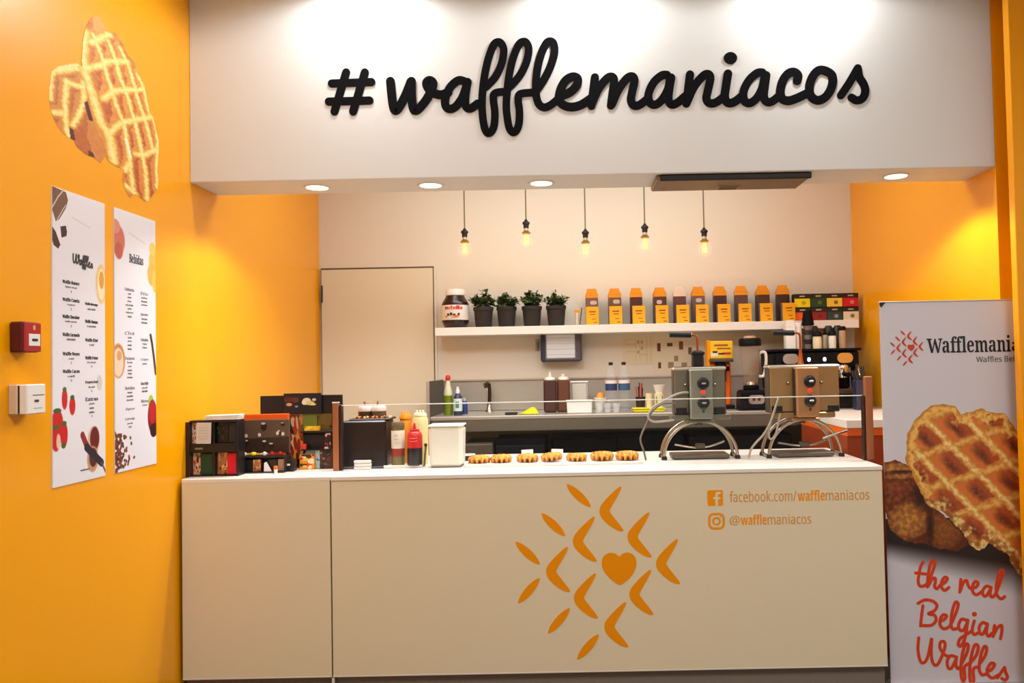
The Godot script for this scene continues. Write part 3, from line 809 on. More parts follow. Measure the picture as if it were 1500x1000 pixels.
func poster_one() -> void:
	var p := Pic.new(300, 996, rgb(236, 232, 238))
	p.poly([mv(0, 0), mv(0.24, 0.005), mv(0.28, 0.03), mv(0.24, 0.06), mv(0.12, 0.105), mv(0.06, 0.115), mv(0, 0.08)], rgb(120, 84, 66))
	p.line([mv(0, 0.07), mv(0.1, 0.03), mv(0.2, 0.0)], 7, rgb(210, 190, 176))
	p.line([mv(0.08, 0.11), mv(0.18, 0.07), mv(0.24, 0.05)], 5, rgb(222, 206, 196))
	p.poly([mv(0.14, 0.128), mv(0.24, 0.12), mv(0.26, 0.14), mv(0.25, 0.155), mv(0.16, 0.165)], rgb(58, 32, 34))
	p.poly([mv(0, 0.135), mv(0.06, 0.15), mv(0.14, 0.19), mv(0.1, 0.205), mv(0.02, 0.195), mv(0, 0.18)], rgb(74, 36, 36))
	p.ell(0.92, 0.30, 0.12, 0.078, rgb(236, 200, 130))
	p.ell(0.93, 0.30, 0.085, 0.062, rgb(248, 232, 196))
	p.ell(0.93, 0.285, 0.055, 0.035, rgb(226, 160, 56))
	for s in [[0.21, 0.71, 0.055, 0.038], [0.35, 0.735, 0.06, 0.034], [0.08, 0.79, 0.11, 0.05], [0.06, 0.84, 0.09, 0.045], [0.2, 0.83, 0.07, 0.045]]:
		p.ell(s[0], s[1], s[2], s[3], rgb(206, 26, 30), 0.1)
		p.ell(s[0], s[1] - s[3] * 0.85, s[2] * 0.7, 0.009, rgb(70, 96, 40), 0.1)
	p.ell(0.1, 0.85, 0.04, 0.028, rgb(236, 196, 170))
	p.ell(0.19, 0.865, 0.045, 0.012, rgb(80, 92, 44))
	p.ell(0.76, 0.865, 0.13, 0.055, rgb(226, 186, 150))
	p.ell(0.78, 0.858, 0.1, 0.045, rgb(110, 30, 34))
	p.ell(0.74, 0.93, 0.12, 0.05, rgb(196, 150, 112))
	p.ell(0.75, 0.925, 0.085, 0.036, rgb(88, 30, 30))
	p.line([mv(0.54, 0.84), mv(0.6, 0.87), mv(0.72, 0.91)], 26, rgb(142, 44, 46))
	p.line([mv(0.62, 0.885), mv(0.8, 0.925), mv(0.92, 0.95)], 30, rgb(44, 36, 52))
	p.line([mv(0.92, 0.95), mv(1.0, 0.985)], 10, rgb(86, 84, 96))
	p.ell(0.88, 0.66, 0.06, 0.03, rgb(214, 208, 200))
	p.line([mv(0.36, 0.085), mv(0.7, 0.105)], 7, rgb(222, 214, 208))
	var t := poster("menu_poster", "white menu poster headed Waffles, nearer the viewer, with strawberries and chocolate", 3.1615, p)
	var ink := paint("menu ink", Color.WHITE)
	var m := MB.new()
	title(m, "waffles", Vector2(-0.045, 0.862), 0.125)
	part(t, "title", m, ink, Vector3(0, 0, 0.0048))
	var left := [["Waffle Nature", ["Açúcar em pó", "1"]], ["Waffle Canela", ["e açúcar", "2"]], ["Waffle Chocolate", ["molho quente", "3"]], ["Waffle Caramelo", ["com nozes"]], ["Waffle Nozes", ["e mel", "2"]], ["Waffle Cacau", ["e avelã", "3"]]]
	for k in left.size():
		menu_item(t, left[k][0], left[k][1], 0.33, [0.318, 0.378, 0.436, 0.497, 0.562, 0.622][k], 0.105)
	var right := [["Waffle Morango", ["com natas"]], ["Waffle Banana", ["e caramelo"]], ["Waffle Kiwi", ["e mel"]], ["Waffle Frutas", ["da estação", "3"]], ["Especial", ["do chef", "4"]], ["Extras", ["gelado", "natas", "molhos", "1"]]]
	for k in right.size():
		menu_item(t, right[k][0], right[k][1], 0.72, [0.385, 0.446, 0.512, 0.575, 0.662, 0.722][k], 0.085)
	text(t, "menu_line", "@wafflemaniacos", Vector3(0.0, 0.04, 0.0052), 0.06, 0.008, paint("menu soft ink", Color.WHITE), "Droid Sans", false, 0.001)


func poster_two() -> void:
	var p := Pic.new(300, 996, rgb(236, 232, 238))
	p.ell(0.08, 0.12, 0.17, 0.062, rgb(214, 112, 96), 0.1)
	p.ell(0.02, 0.07, 0.12, 0.03, rgb(226, 142, 124), 0.1)
	p.ell(0.1, 0.16, 0.1, 0.035, rgb(196, 84, 66), 0.1)
	p.ell(0.95, 0.17, 0.13, 0.05, rgb(236, 184, 66), 0.08)
	p.ell(0.9, 0.225, 0.12, 0.05, rgb(230, 176, 70), 0.08)
	p.ell(0.98, 0.25, 0.08, 0.05, rgb(240, 196, 84), 0.08)
	p.ell(0.92, 0.12, 0.09, 0.03, rgb(240, 204, 96), 0.08)
	p.ell(0.08, 0.58, 0.16, 0.07, rgb(206, 118, 50), 0.05)
	p.ell(0.08, 0.585, 0.13, 0.06, rgb(240, 214, 186), 0.05)
	p.ell(0.1, 0.56, 0.06, 0.02, rgb(220, 160, 110), 0.05)
	p.line([mv(0.86, 0.475), mv(0.9, 0.51), mv(0.94, 0.56), mv(0.99, 0.63)], 17, rgb(64, 40, 34))
	p.ell(0.86, 0.745, 0.07, 0.03, rgb(164, 196, 62), 0.08)
	p.ell(0.9, 0.805, 0.13, 0.072, rgb(126, 12, 24), 0.08)
	p.ell(0.9, 0.79, 0.1, 0.05, rgb(188, 20, 34), 0.08)
	p.ell(0.93, 0.862, 0.1, 0.03, rgb(54, 16, 22), 0.08)
	var r := RandomNumberGenerator.new()
	r.seed = 3
	for k in 130:
		var x := absf(r.randfn(0.05, 0.13))
		var y := 0.925 + r.randf_range(-0.075, 0.075) * (1.0 - x)
		p.ell(x, y, 0.024, 0.009, rgb(84, 40, 30).lerp(rgb(130, 72, 52), r.randf()), 0.15, r.randf() * 3.0, 0.4)
	p.line([mv(0.34, 0.08), mv(0.72, 0.105)], 7, rgb(222, 214, 208))
	var t := poster("menu_poster", "white menu poster headed Bebidas, nearer the counter, with coffee beans and a red drink", 3.5705, p)
	var ink := paint("menu ink", Color.WHITE)
	text(t, "title", "Bebidas", Vector3(-0.055, 0.905, 0.0052), 0.115, 0.042, ink, "Droid Serif", true, 0.001)
	var left := [["Cafetaria", ["café", "duplo", "pingo", "meia de leite", "galão", "cappuccino", "mocha"]], ["Chá", ["verde", "preto", "menta", "limão"]], ["Sumos", ["laranja", "maçã", "ananás", "manga", "morango"]], ["Batidos", ["banana", "baunilha", "chocolate"]], ["Água", []], ["Cerveja", ["garrafa", "copo"]]]
	for k in left.size():
		menu_item(t, left[k][0], left[k][1], 0.34, [0.308, 0.478, 0.575, 0.69, 0.77, 0.81][k], 0.075, false)
	var right := [["Frio", ["iced tea", "limonada", "granizado"]], ["Quente", ["chocolate", "com natas"]], ["Gelados", ["1 bola", "2 bolas"]], ["Copo", ["grande"]], ["Menu Waffle", ["com café", "com sumo"]], ["Menu", ["criança"]]]
	for k in right.size():
		menu_item(t, right[k][0], right[k][1], 0.7, [0.315, 0.4, 0.5, 0.58, 0.675, 0.745][k], 0.062, false)


# word drawn with the same script strokes as the banner, scaled to a width
func title(m: MB, _word: String, at: Vector2, width: float) -> void:
	var s := [[Vector2(-0.6404, 1.5038), Vector2(-0.6447, 1.4282), Vector2(-0.6322, 1.361), Vector2(-0.6112, 1.3397), Vector2(-0.5817, 1.3683), Vector2(-0.5559, 1.4937)], [Vector2(-0.5542, 1.4895), Vector2(-0.5563, 1.3929), Vector2(-0.5439, 1.3342), Vector2(-0.5188, 1.3253), Vector2(-0.489, 1.3749), Vector2(-0.4675, 1.4415), Vector2(-0.4715, 1.4752), Vector2(-0.4969, 1.4715), Vector2(-0.5013, 1.4338), Vector2(-0.4721, 1.3913), Vector2(-0.4385, 1.3739)], [Vector2(-0.3922, 1.373), Vector2(-0.43, 1.3821), Vector2(-0.4513, 1.3491), Vector2(-0.4474, 1.3073), Vector2(-0.4264, 1.3027), Vector2(-0.3965, 1.3564)], [Vector2(-0.3897, 1.373), Vector2(-0.3968, 1.323), Vector2(-0.3844, 1.2977), Vector2(-0.3633, 1.314)], [Vector2(-0.3589, 1.3306), Vector2(-0.3246, 1.3968), Vector2(-0.3156, 1.447), Vector2(-0.3324, 1.4557), Vector2(-0.3498, 1.4057), Vector2(-0.3632, 1.3223), Vector2(-0.3622, 1.2474), Vector2(-0.3516, 1.2181), Vector2(-0.3388, 1.2386), Vector2(-0.3423, 1.3052)], [Vector2(-0.3, 1.3378), Vector2(-0.2615, 1.3872), Vector2(-0.2524, 1.4415), Vector2(-0.2734, 1.4461), Vector2(-0.2952, 1.3878), Vector2(-0.3061, 1.3129), Vector2(-0.307, 1.238), Vector2(-0.2973, 1.2046), Vector2(-0.282, 1.2168), Vector2(-0.2837, 1.2874)], [Vector2(-0.2412, 1.3283), Vector2(-0.2069, 1.3778), Vector2(-0.1977, 1.4279), Vector2(-0.2145, 1.4324), Vector2(-0.2364, 1.37), Vector2(-0.2458, 1.295), Vector2(-0.2295, 1.2573), Vector2(-0.2043, 1.2568)], [Vector2(-0.1915, 1.2773), Vector2(-0.1618, 1.2934), Vector2(-0.1488, 1.3223), Vector2(-0.1697, 1.3269), Vector2(-0.1912, 1.294), Vector2(-0.1917, 1.2607), Vector2(-0.1627, 1.2352), Vector2(-0.129, 1.247)], [Vector2(-0.1292, 1.2346), Vector2(-0.0819, 1.3002)], [Vector2(-0.0819, 1.3002), Vector2(-0.0741, 1.2667), Vector2(-0.0663, 1.2333), Vector2(-0.0791, 1.2211), Vector2(-0.0999, 1.2298)]]
	var lo := Vector2(1e9, 1e9)
	var hi := -lo
	for a in s:
		for p: Vector2 in a:
			lo = lo.min(p)
			hi = hi.max(p)
	var k := width / (hi.x - lo.x)
	for a in s:
		var q := []
		for p: Vector2 in a:
			q.append(at + Vector2((p.x - lo.x) * k, (p.y + 0.17 * (p.x - lo.x) - lo.y) * k - (hi.y - lo.y) * k * 0.6))
		brush(m, q, width * 0.045, 0.0, 0.001)


# a part given in world coordinates under a thing that is not turned
func wpart(t: Node3D, called: String, m: MB, mat: Material) -> MeshInstance3D:
	return part(t, called, m, mat, -t.position)


# ---------------------------------------------------------------- front counters
func emblem(t: Node3D, at: Vector3, k: float, thick: float, mat: Material) -> void:
	# drawn in the units of the big emblem: x right, y down, centred on (470, 500)
	var f := func(x: float, y: float) -> Vector2: return Vector2((x - 470.0) * k, (500.0 - y) * k)
	for s in [mv(592, 88), mv(455, 236), mv(318, 384), mv(730, 220), mv(870, 356), mv(455, 518), mv(733, 506), mv(604, 664)]:
		var pts := []
		for d in [mv(-2, 2), mv(-30, 36), mv(-62, 76), mv(-82, 108), mv(-78, 136), mv(-48, 172), mv(-18, 200), mv(4, 216)]:
			pts.append(f.call(s.x + d.x, s.y + d.y))
		var sm := smooth(pts, 4)
		var w := []
		for i in sm.size():
			var q := float(i) / (sm.size() - 1)
			w.append(k * (8.0 + 44.0 * pow(sin(PI * clampf(q * 0.98 + 0.01, 0, 1)), 0.8)))
		part(t, "emblem_chevron", MB.new().stroke(sm, w, 0.0, thick), mat, at)
	for s in [[325, 72, 435, 180], [195, 215, 303, 322], [62, 354, 174, 462], [172, 538, 70, 652], [320, 690, 217, 804], [462, 823, 360, 937]]:
		var a: Vector2 = f.call(s[0], s[1])
		var b: Vector2 = f.call(s[2], s[3])
		var pts := []
		var w := []
		for i in 11:
			pts.append(a.lerp(b, i / 10.0))
			w.append(k * (10.0 + 32.0 * pow(sin(PI * i / 10.0), 0.7)))
		part(t, "emblem_dash", MB.new().stroke(pts, w, 0.0, thick), mat, at)
	var h := PackedVector2Array()
	for p: Vector2 in smooth([mv(577, 432), mv(556, 418), mv(525, 415), mv(498, 432), mv(488, 465), mv(496, 500), mv(522, 536), mv(552, 562), mv(577, 576), mv(604, 562), mv(634, 536), mv(656, 500), mv(663, 465), mv(653, 432), mv(626, 415), mv(597, 418)], 4, true):
		h.append(f.call(p.x, p.y))
	part(t, "emblem_heart", MB.new().prism(h, 0.0, thick), mat, at)


func counter_unit(label: String, x0: float, x1: float, lip: float) -> Node3D:
	var t := thing("counter", label, "counter", Vector3((x0 + x1) / 2, 0, -4.37))
	var w := x1 - x0
	var board := paint("cream counter board", rgb(234, 224, 194), 0.45)
	var topw := paint("white worktop", rgb(240, 236, 226), 0.3)
	part(t, "front_panel", MB.new().box(Vector3(0, 0.574, 0.411), Vector3(w - 0.003, 0.942, 0.018), 0.002), board)
	part(t, "bottom_edge", MB.new().box(Vector3(0, 0.099, 0.4115), Vector3(w - 0.003, 0.008, 0.019), 0.001), paint("pale edge strip", rgb(236, 228, 214), 0.4))
	part(t, "carcass", MB.new().box(Vector3(0, 0.571, -0.01), Vector3(w - 0.008, 0.942, 0.82)), paint("dark gap board", rgb(92, 78, 54), 0.6))
	part(t, "worktop", MB.new().box(Vector3(0, TOP - 0.011, 0.0 + lip / 2), Vector3(w - 0.001, 0.022, 0.84 + lip), 0.003), topw)
	part(t, "plinth", MB.new().box(Vector3(0, -0.003, 0.375), Vector3(w - 0.01, 0.192, 0.02), 0.0), paint("grey plinth", rgb(128, 120, 112), 0.5))
	return t


func build_counters() -> void:
	var left := counter_unit("narrow cream counter unit at the left end, under the tea and sweets displays", -1.912, -1.186, 0.001)
	part(left, "foot", MB.new().box(Vector3(0.366, -0.005, 0.405), Vector3(0.012, 0.19, 0.02), 0.002), paint("pale edge strip", Color.WHITE))
	var t := counter_unit("long cream counter unit with the orange emblem and social media names", -1.182, 1.512, 0.008)
	var org := paint("orange vinyl", rgb(246, 156, 4), 0.55, 0.0, 0.3)
	var off := Vector3(-t.position.x, 0, 0.4202)
	var c := Vector3(0.115, 0.5852, -3.95)
	emblem(t, Vector3(c.x - t.position.x, c.y, 0.4202), 0.0009703, 0.0012, org)
	# social media lines
	var a := Vector3(0.6929, 0.924, -3.95)
	var ic := MB.new().prism(rounded(0.076, 0.076, 0.009), 0.0, 0.0012)
	part(t, "network_icon", ic, org, Vector3(a.x - t.position.x, a.y, 0.4202))
	var fm := MB.new()
	var fs := [mv(0.022, 0.0235), mv(0.014, 0.0235), mv(0.0075, 0.019), mv(0.0065, 0.01), mv(0.0065, -0.038)]
	brush(fm, fs, 0.0125, 0.0, 0.0006)
	fm.stroke([mv(-0.006, -0.001), mv(0.021, -0.001)], [0.011, 0.011], 0.0, 0.0006)
	part(t, "icon_letter", fm, paint("cream counter board", Color.WHITE), Vector3(a.x - t.position.x, a.y, 0.4214))
	var b := Vector3(0.6965, 0.8114, -3.95)
	var im := MB.new()
	var ring := []
	var rw := []
	for p in rounded(0.070, 0.070, 0.021, 6):
		ring.append(p)
		rw.append(0.0105)
	im.stroke(ring, rw, 0.0, 0.0012, true)
	var lens := []
	var lw := []
	for k in 24:
		lens.append(Vector2.from_angle(TAU * k / 24) * 0.0165)
		lw.append(0.0085)
	im.stroke(lens, lw, 0.0, 0.0012, true)
	im.prism(PackedVector2Array([mv(0.017, 0.017), mv(0.023, 0.017), mv(0.023, 0.023), mv(0.017, 0.023)]), 0.0, 0.0012)
	part(t, "camera_icon", im, org, Vector3(b.x - t.position.x, b.y, 0.4202))
	var thin := paint("thin orange vinyl", rgb(222, 156, 62), 0.5)
	var o := Vector3(-t.position.x, 0, 4.37 - 3.9492)
	var base1 := Vector3(0.7636, 0.9011, -3.95)
	var base2 := Vector3(0.7608, 0.7903, -3.95)
	var lines := [["facebook.com/", base1, 0.0, 0.327, 0.054, thin, false], ["waffle", base1, 0.332, 0.132, 0.052, org, true], ["maniacos", base1, 0.469, 0.212, 0.050, thin, false], ["@", base2, 0.0, 0.05, 0.045, thin, false], ["waffle", base2, 0.055, 0.125, 0.05, org, true], ["maniacos", base2, 0.185, 0.212, 0.048, thin, false]]
	for l in lines:
		text(t, "lettering", l[0], Vector3(l[1].x + l[2], l[1].y, 0) + o, l[3], l[4], l[5], "Droid Sans", l[6], 0.0014)
	# glass screen
	var g := thing("glass_screen", "low clear glass screen standing on the long counter between two bronze posts", "glass screen", Vector3(0.15, TOP, -4.17))
	part(g, "pane", MB.new().box(Vector3(0.0, 0.166, 0), Vector3(2.73, 0.33, 0.008), 0.0), glass("screen glass", rgb(40, 46, 44), 0.01, 0.02))
	part(g, "top_edge", MB.new().box(Vector3(0.0, 0.3335, 0), Vector3(2.73, 0.005, 0.009), 0.001), paint("polished glass edge", rgb(222, 220, 208), 0.25))
	var bronze := paint("bronze post", rgb(172, 108, 70), 0.4, 0.2)
	var dark := paint("dark bronze post", rgb(54, 34, 28), 0.45, 0.3)
	part(g, "post", MB.new().box(Vector3(-1.366, 0.174, 0), Vector3(0.03, 0.348, 0.03), 0.003), bronze)
	part(g, "post", MB.new().box(Vector3(-1.342, 0.17, -0.01), Vector3(0.014, 0.34, 0.04), 0.003), dark)
	part(g, "post", MB.new().box(Vector3(1.356, 0.168, 0), Vector3(0.012, 0.336, 0.03), 0.003), dark)
	part(g, "post", MB.new().box(Vector3(1.384, 0.216, 0), Vector3(0.038, 0.432, 0.03), 0.003), bronze)
	part(g, "post_cap", MB.new().box(Vector3(-1.366, 0.35, 0), Vector3(0.032, 0.005, 0.032), 0.001), paint("polished glass edge", Color.WHITE))


# ---------------------------------------------------------------- standing banner
func build_banner() -> void:
	var W := 640
	var Hh := 1360
	var p := Pic.new(W, Hh, rgb(218, 216, 225))
	var n := FastNoiseLite.new()
	n.seed = 5
	n.frequency = 0.013
	var n2 := FastNoiseLite.new()
	n2.seed = 9
	n2.frequency = 0.028
	# the print is laid out in a grid of 262 by 524 units whose corner is (1290, 442)
	var front := PackedVector2Array()
	for q in [mv(155, 260), mv(165, 190), mv(200, 130), mv(250, 85), mv(300, 50), mv(360, 42), mv(420, 65), mv(450, 100), mv(500, 85), mv(550, 75), mv(600, 95), mv(670, 105), mv(710, 150), mv(740, 195), mv(800, 200), mv(900, 280), mv(980, 420), mv(1000, 600), mv(960, 800), mv(880, 930), mv(790, 945), mv(715, 938), mv(670, 870), mv(672, 840), mv(620, 815), mv(570, 775), mv(555, 800), mv(520, 815), mv(465, 780), mv(440, 720), mv(390, 670), mv(330, 610), mv(270, 582), mv(240, 555), mv(235, 520), mv(190, 430), mv(150, 340)]:
		front.append(q)
	var rear := PackedVector2Array()
	for q in [mv(30, 345), mv(90, 335), mv(150, 350), mv(200, 420), mv(260, 560), mv(370, 660), mv(450, 740), mv(455, 790), mv(400, 812), mv(310, 800), mv(240, 772), mv(130, 760), mv(60, 700), mv(40, 640), mv(30, 560)]:
		rear.append(q)
	var o := Vector2(390, 265)
	var ea := Vector2(135, 145)
	var eb := Vector2(165, -48)
	var det := ea.x * eb.y - ea.y * eb.x
	for j in Hh:
		for i in W:
			var c := Vector2((i * 262.0 / W + 10.0) * 3.573, (j * 556.2 / Hh - 138.0) * 3.573)
			if c.y < 20.0 or c.y > 1130.0:
				continue
			var wob := n.get_noise_2d(c.x, c.y)
			var fine := n2.get_noise_2d(c.x, c.y)
			var q := c + Vector2(wob, n.get_noise_2d(c.y + 300.0, c.x)) * 10.0
			if Geometry2D.is_point_in_polygon(q, front):
				var d := q - o
				var a := (d.x * eb.y - d.y * eb.x) / det
				var b := (ea.x * d.y - ea.y * d.x) / det
				var fa := a - floorf(a)
				var fb := b - floorf(b)
				var da := minf(fa, 1.0 - fa)
				var db := minf(fb, 1.0 - fb)
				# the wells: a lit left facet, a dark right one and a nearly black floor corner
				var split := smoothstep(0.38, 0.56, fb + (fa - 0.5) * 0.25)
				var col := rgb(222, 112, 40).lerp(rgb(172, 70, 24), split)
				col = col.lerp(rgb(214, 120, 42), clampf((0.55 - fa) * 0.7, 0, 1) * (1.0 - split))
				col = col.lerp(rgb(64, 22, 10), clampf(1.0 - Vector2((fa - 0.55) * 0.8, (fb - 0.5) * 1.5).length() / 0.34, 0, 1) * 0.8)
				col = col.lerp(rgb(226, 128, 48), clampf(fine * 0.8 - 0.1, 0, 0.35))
				var wa := 0.135 + wob * 0.05
				var wb := 0.12 + wob * 0.04
				var ra := clampf((wa + 0.05 - da) / 0.07, 0, 1)      # ridges that climb to the right
				var rb := clampf((wb + 0.05 - db) / 0.06, 0, 1)      # ridges that fall to the right
				var ga := rgb(196, 116, 40).lerp(rgb(244, 186, 84), clampf(1.0 - da / wa + fine * 0.7, 0, 1))
				var gb := rgb(214, 138, 52).lerp(rgb(255, 222, 130), clampf(1.0 - db / wb + fine * 0.9, 0, 1))
				col = col.lerp(ga, ra)
				col = col.lerp(gb, rb)
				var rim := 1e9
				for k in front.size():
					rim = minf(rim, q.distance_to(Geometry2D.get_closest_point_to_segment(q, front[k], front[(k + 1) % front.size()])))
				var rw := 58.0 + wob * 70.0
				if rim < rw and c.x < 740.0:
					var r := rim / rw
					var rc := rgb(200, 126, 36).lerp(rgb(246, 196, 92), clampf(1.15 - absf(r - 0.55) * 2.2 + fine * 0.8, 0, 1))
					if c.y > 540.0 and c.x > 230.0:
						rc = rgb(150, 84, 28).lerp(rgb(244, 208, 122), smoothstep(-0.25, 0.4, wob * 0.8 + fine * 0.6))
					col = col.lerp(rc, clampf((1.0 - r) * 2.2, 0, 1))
				p.dot(i, j, col.lightened(0.06), 0.03)
			elif Geometry2D.is_point_in_polygon(q, rear):
				var col := rgb(96, 40, 16).lerp(rgb(170, 92, 36), clampf(0.35 + fine * 0.9 - (c.x - 60.0) / 700.0, 0, 1))
				for e in [[150.0, 650.0, 112.0, 105.0, 0.95, rgb(218, 152, 68)], [340.0, 705.0, 100.0, 105.0, 0.8, rgb(168, 100, 42)], [95.0, 480.0, 75.0, 50.0, 0.5, rgb(176, 76, 40)], [90.0, 375.0, 110.0, 26.0, 0.9, rgb(222, 158, 72)], [110.0, 420.0, 100.0, 14.0, 0.8, rgb(228, 166, 84)]]:
					var m := Vector2((c.x - e[0]) / e[2], (c.y - e[1]) / e[3]).length()
					if m < 1.0:
						col = col.lerp(e[5].lerp(rgb(120, 66, 28), clampf(0.3 - fine, 0, 0.5)), pow(1.0 - m * m, 0.6) * e[4])
				for e in [[225.0, 520.0, 60.0, 90.0], [265.0, 690.0, 26.0, 120.0], [120.0, 395.0, 90.0, 9.0]]:
					var m := Vector2((c.x - e[0]) / e[2], (c.y - e[1]) / e[3]).length()
					if m < 1.0:
						col = col.lerp(rgb(44, 18, 12), pow(1.0 - m, 0.7))
				p.dot(i, j, col, 0.03)
			else:
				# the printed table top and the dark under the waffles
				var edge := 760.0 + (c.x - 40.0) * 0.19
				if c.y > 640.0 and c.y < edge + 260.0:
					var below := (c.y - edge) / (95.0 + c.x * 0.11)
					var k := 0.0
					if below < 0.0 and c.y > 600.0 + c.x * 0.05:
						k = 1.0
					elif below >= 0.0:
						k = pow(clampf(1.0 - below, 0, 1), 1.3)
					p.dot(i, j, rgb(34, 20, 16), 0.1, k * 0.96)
	var t := thing("standing_banner", "tall roll-up banner with waffle photograph and orange words beside the counter", "banner", Vector3(1.998, 0.0, -4.03))
	var sheet := MB.new().box(Vector3(0, 0.923, -0.002), Vector3(0.89, 1.89, 0.003))
	part(t, "sheet", sheet, paint("banner back", rgb(206, 202, 206), 0.6))
	var f := MB.new()
	f.quad(Vector3(-0.445, -0.0217, 0.0), Vector3(0.445, -0.0217, 0.0), Vector3(0.445, 1.868, 0.0), Vector3(-0.445, 1.868, 0.0), Vector3.BACK)
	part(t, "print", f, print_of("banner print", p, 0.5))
	part(t, "top_rail", MB.new().box(Vector3(0, 1.868, -0.006), Vector3(0.892, 0.008, 0.016), 0.002), paint("banner rail", rgb(190, 188, 190), 0.4, 0.5))
	part(t, "rail_clip", MB.new().prism(PackedVector2Array([mv(0, 0), mv(0.03, 0.0), mv(0.008, -0.025), mv(0, -0.012)]), 0.0, 0.004), paint("black bakelite", Color.WHITE), Vector3(-0.445, 1.868, 0.001))
	part(t, "base_cassette", MB.new().box(Vector3(0, -0.06, -0.01), Vector3(0.9, 0.08, 0.11), 0.012), paint("banner rail", Color.WHITE))
	part(t, "pole", MB.new().tube([Vector3(0, -0.03, -0.02), Vector3(0, 1.86, -0.02)], 0.009, 8), paint("banner rail", Color.WHITE))
	var red := paint("banner orange ink", rgb(226, 66, 18), 0.5)
	var org := Vector2(t.position.x, t.position.y)
	var w := 0.0148
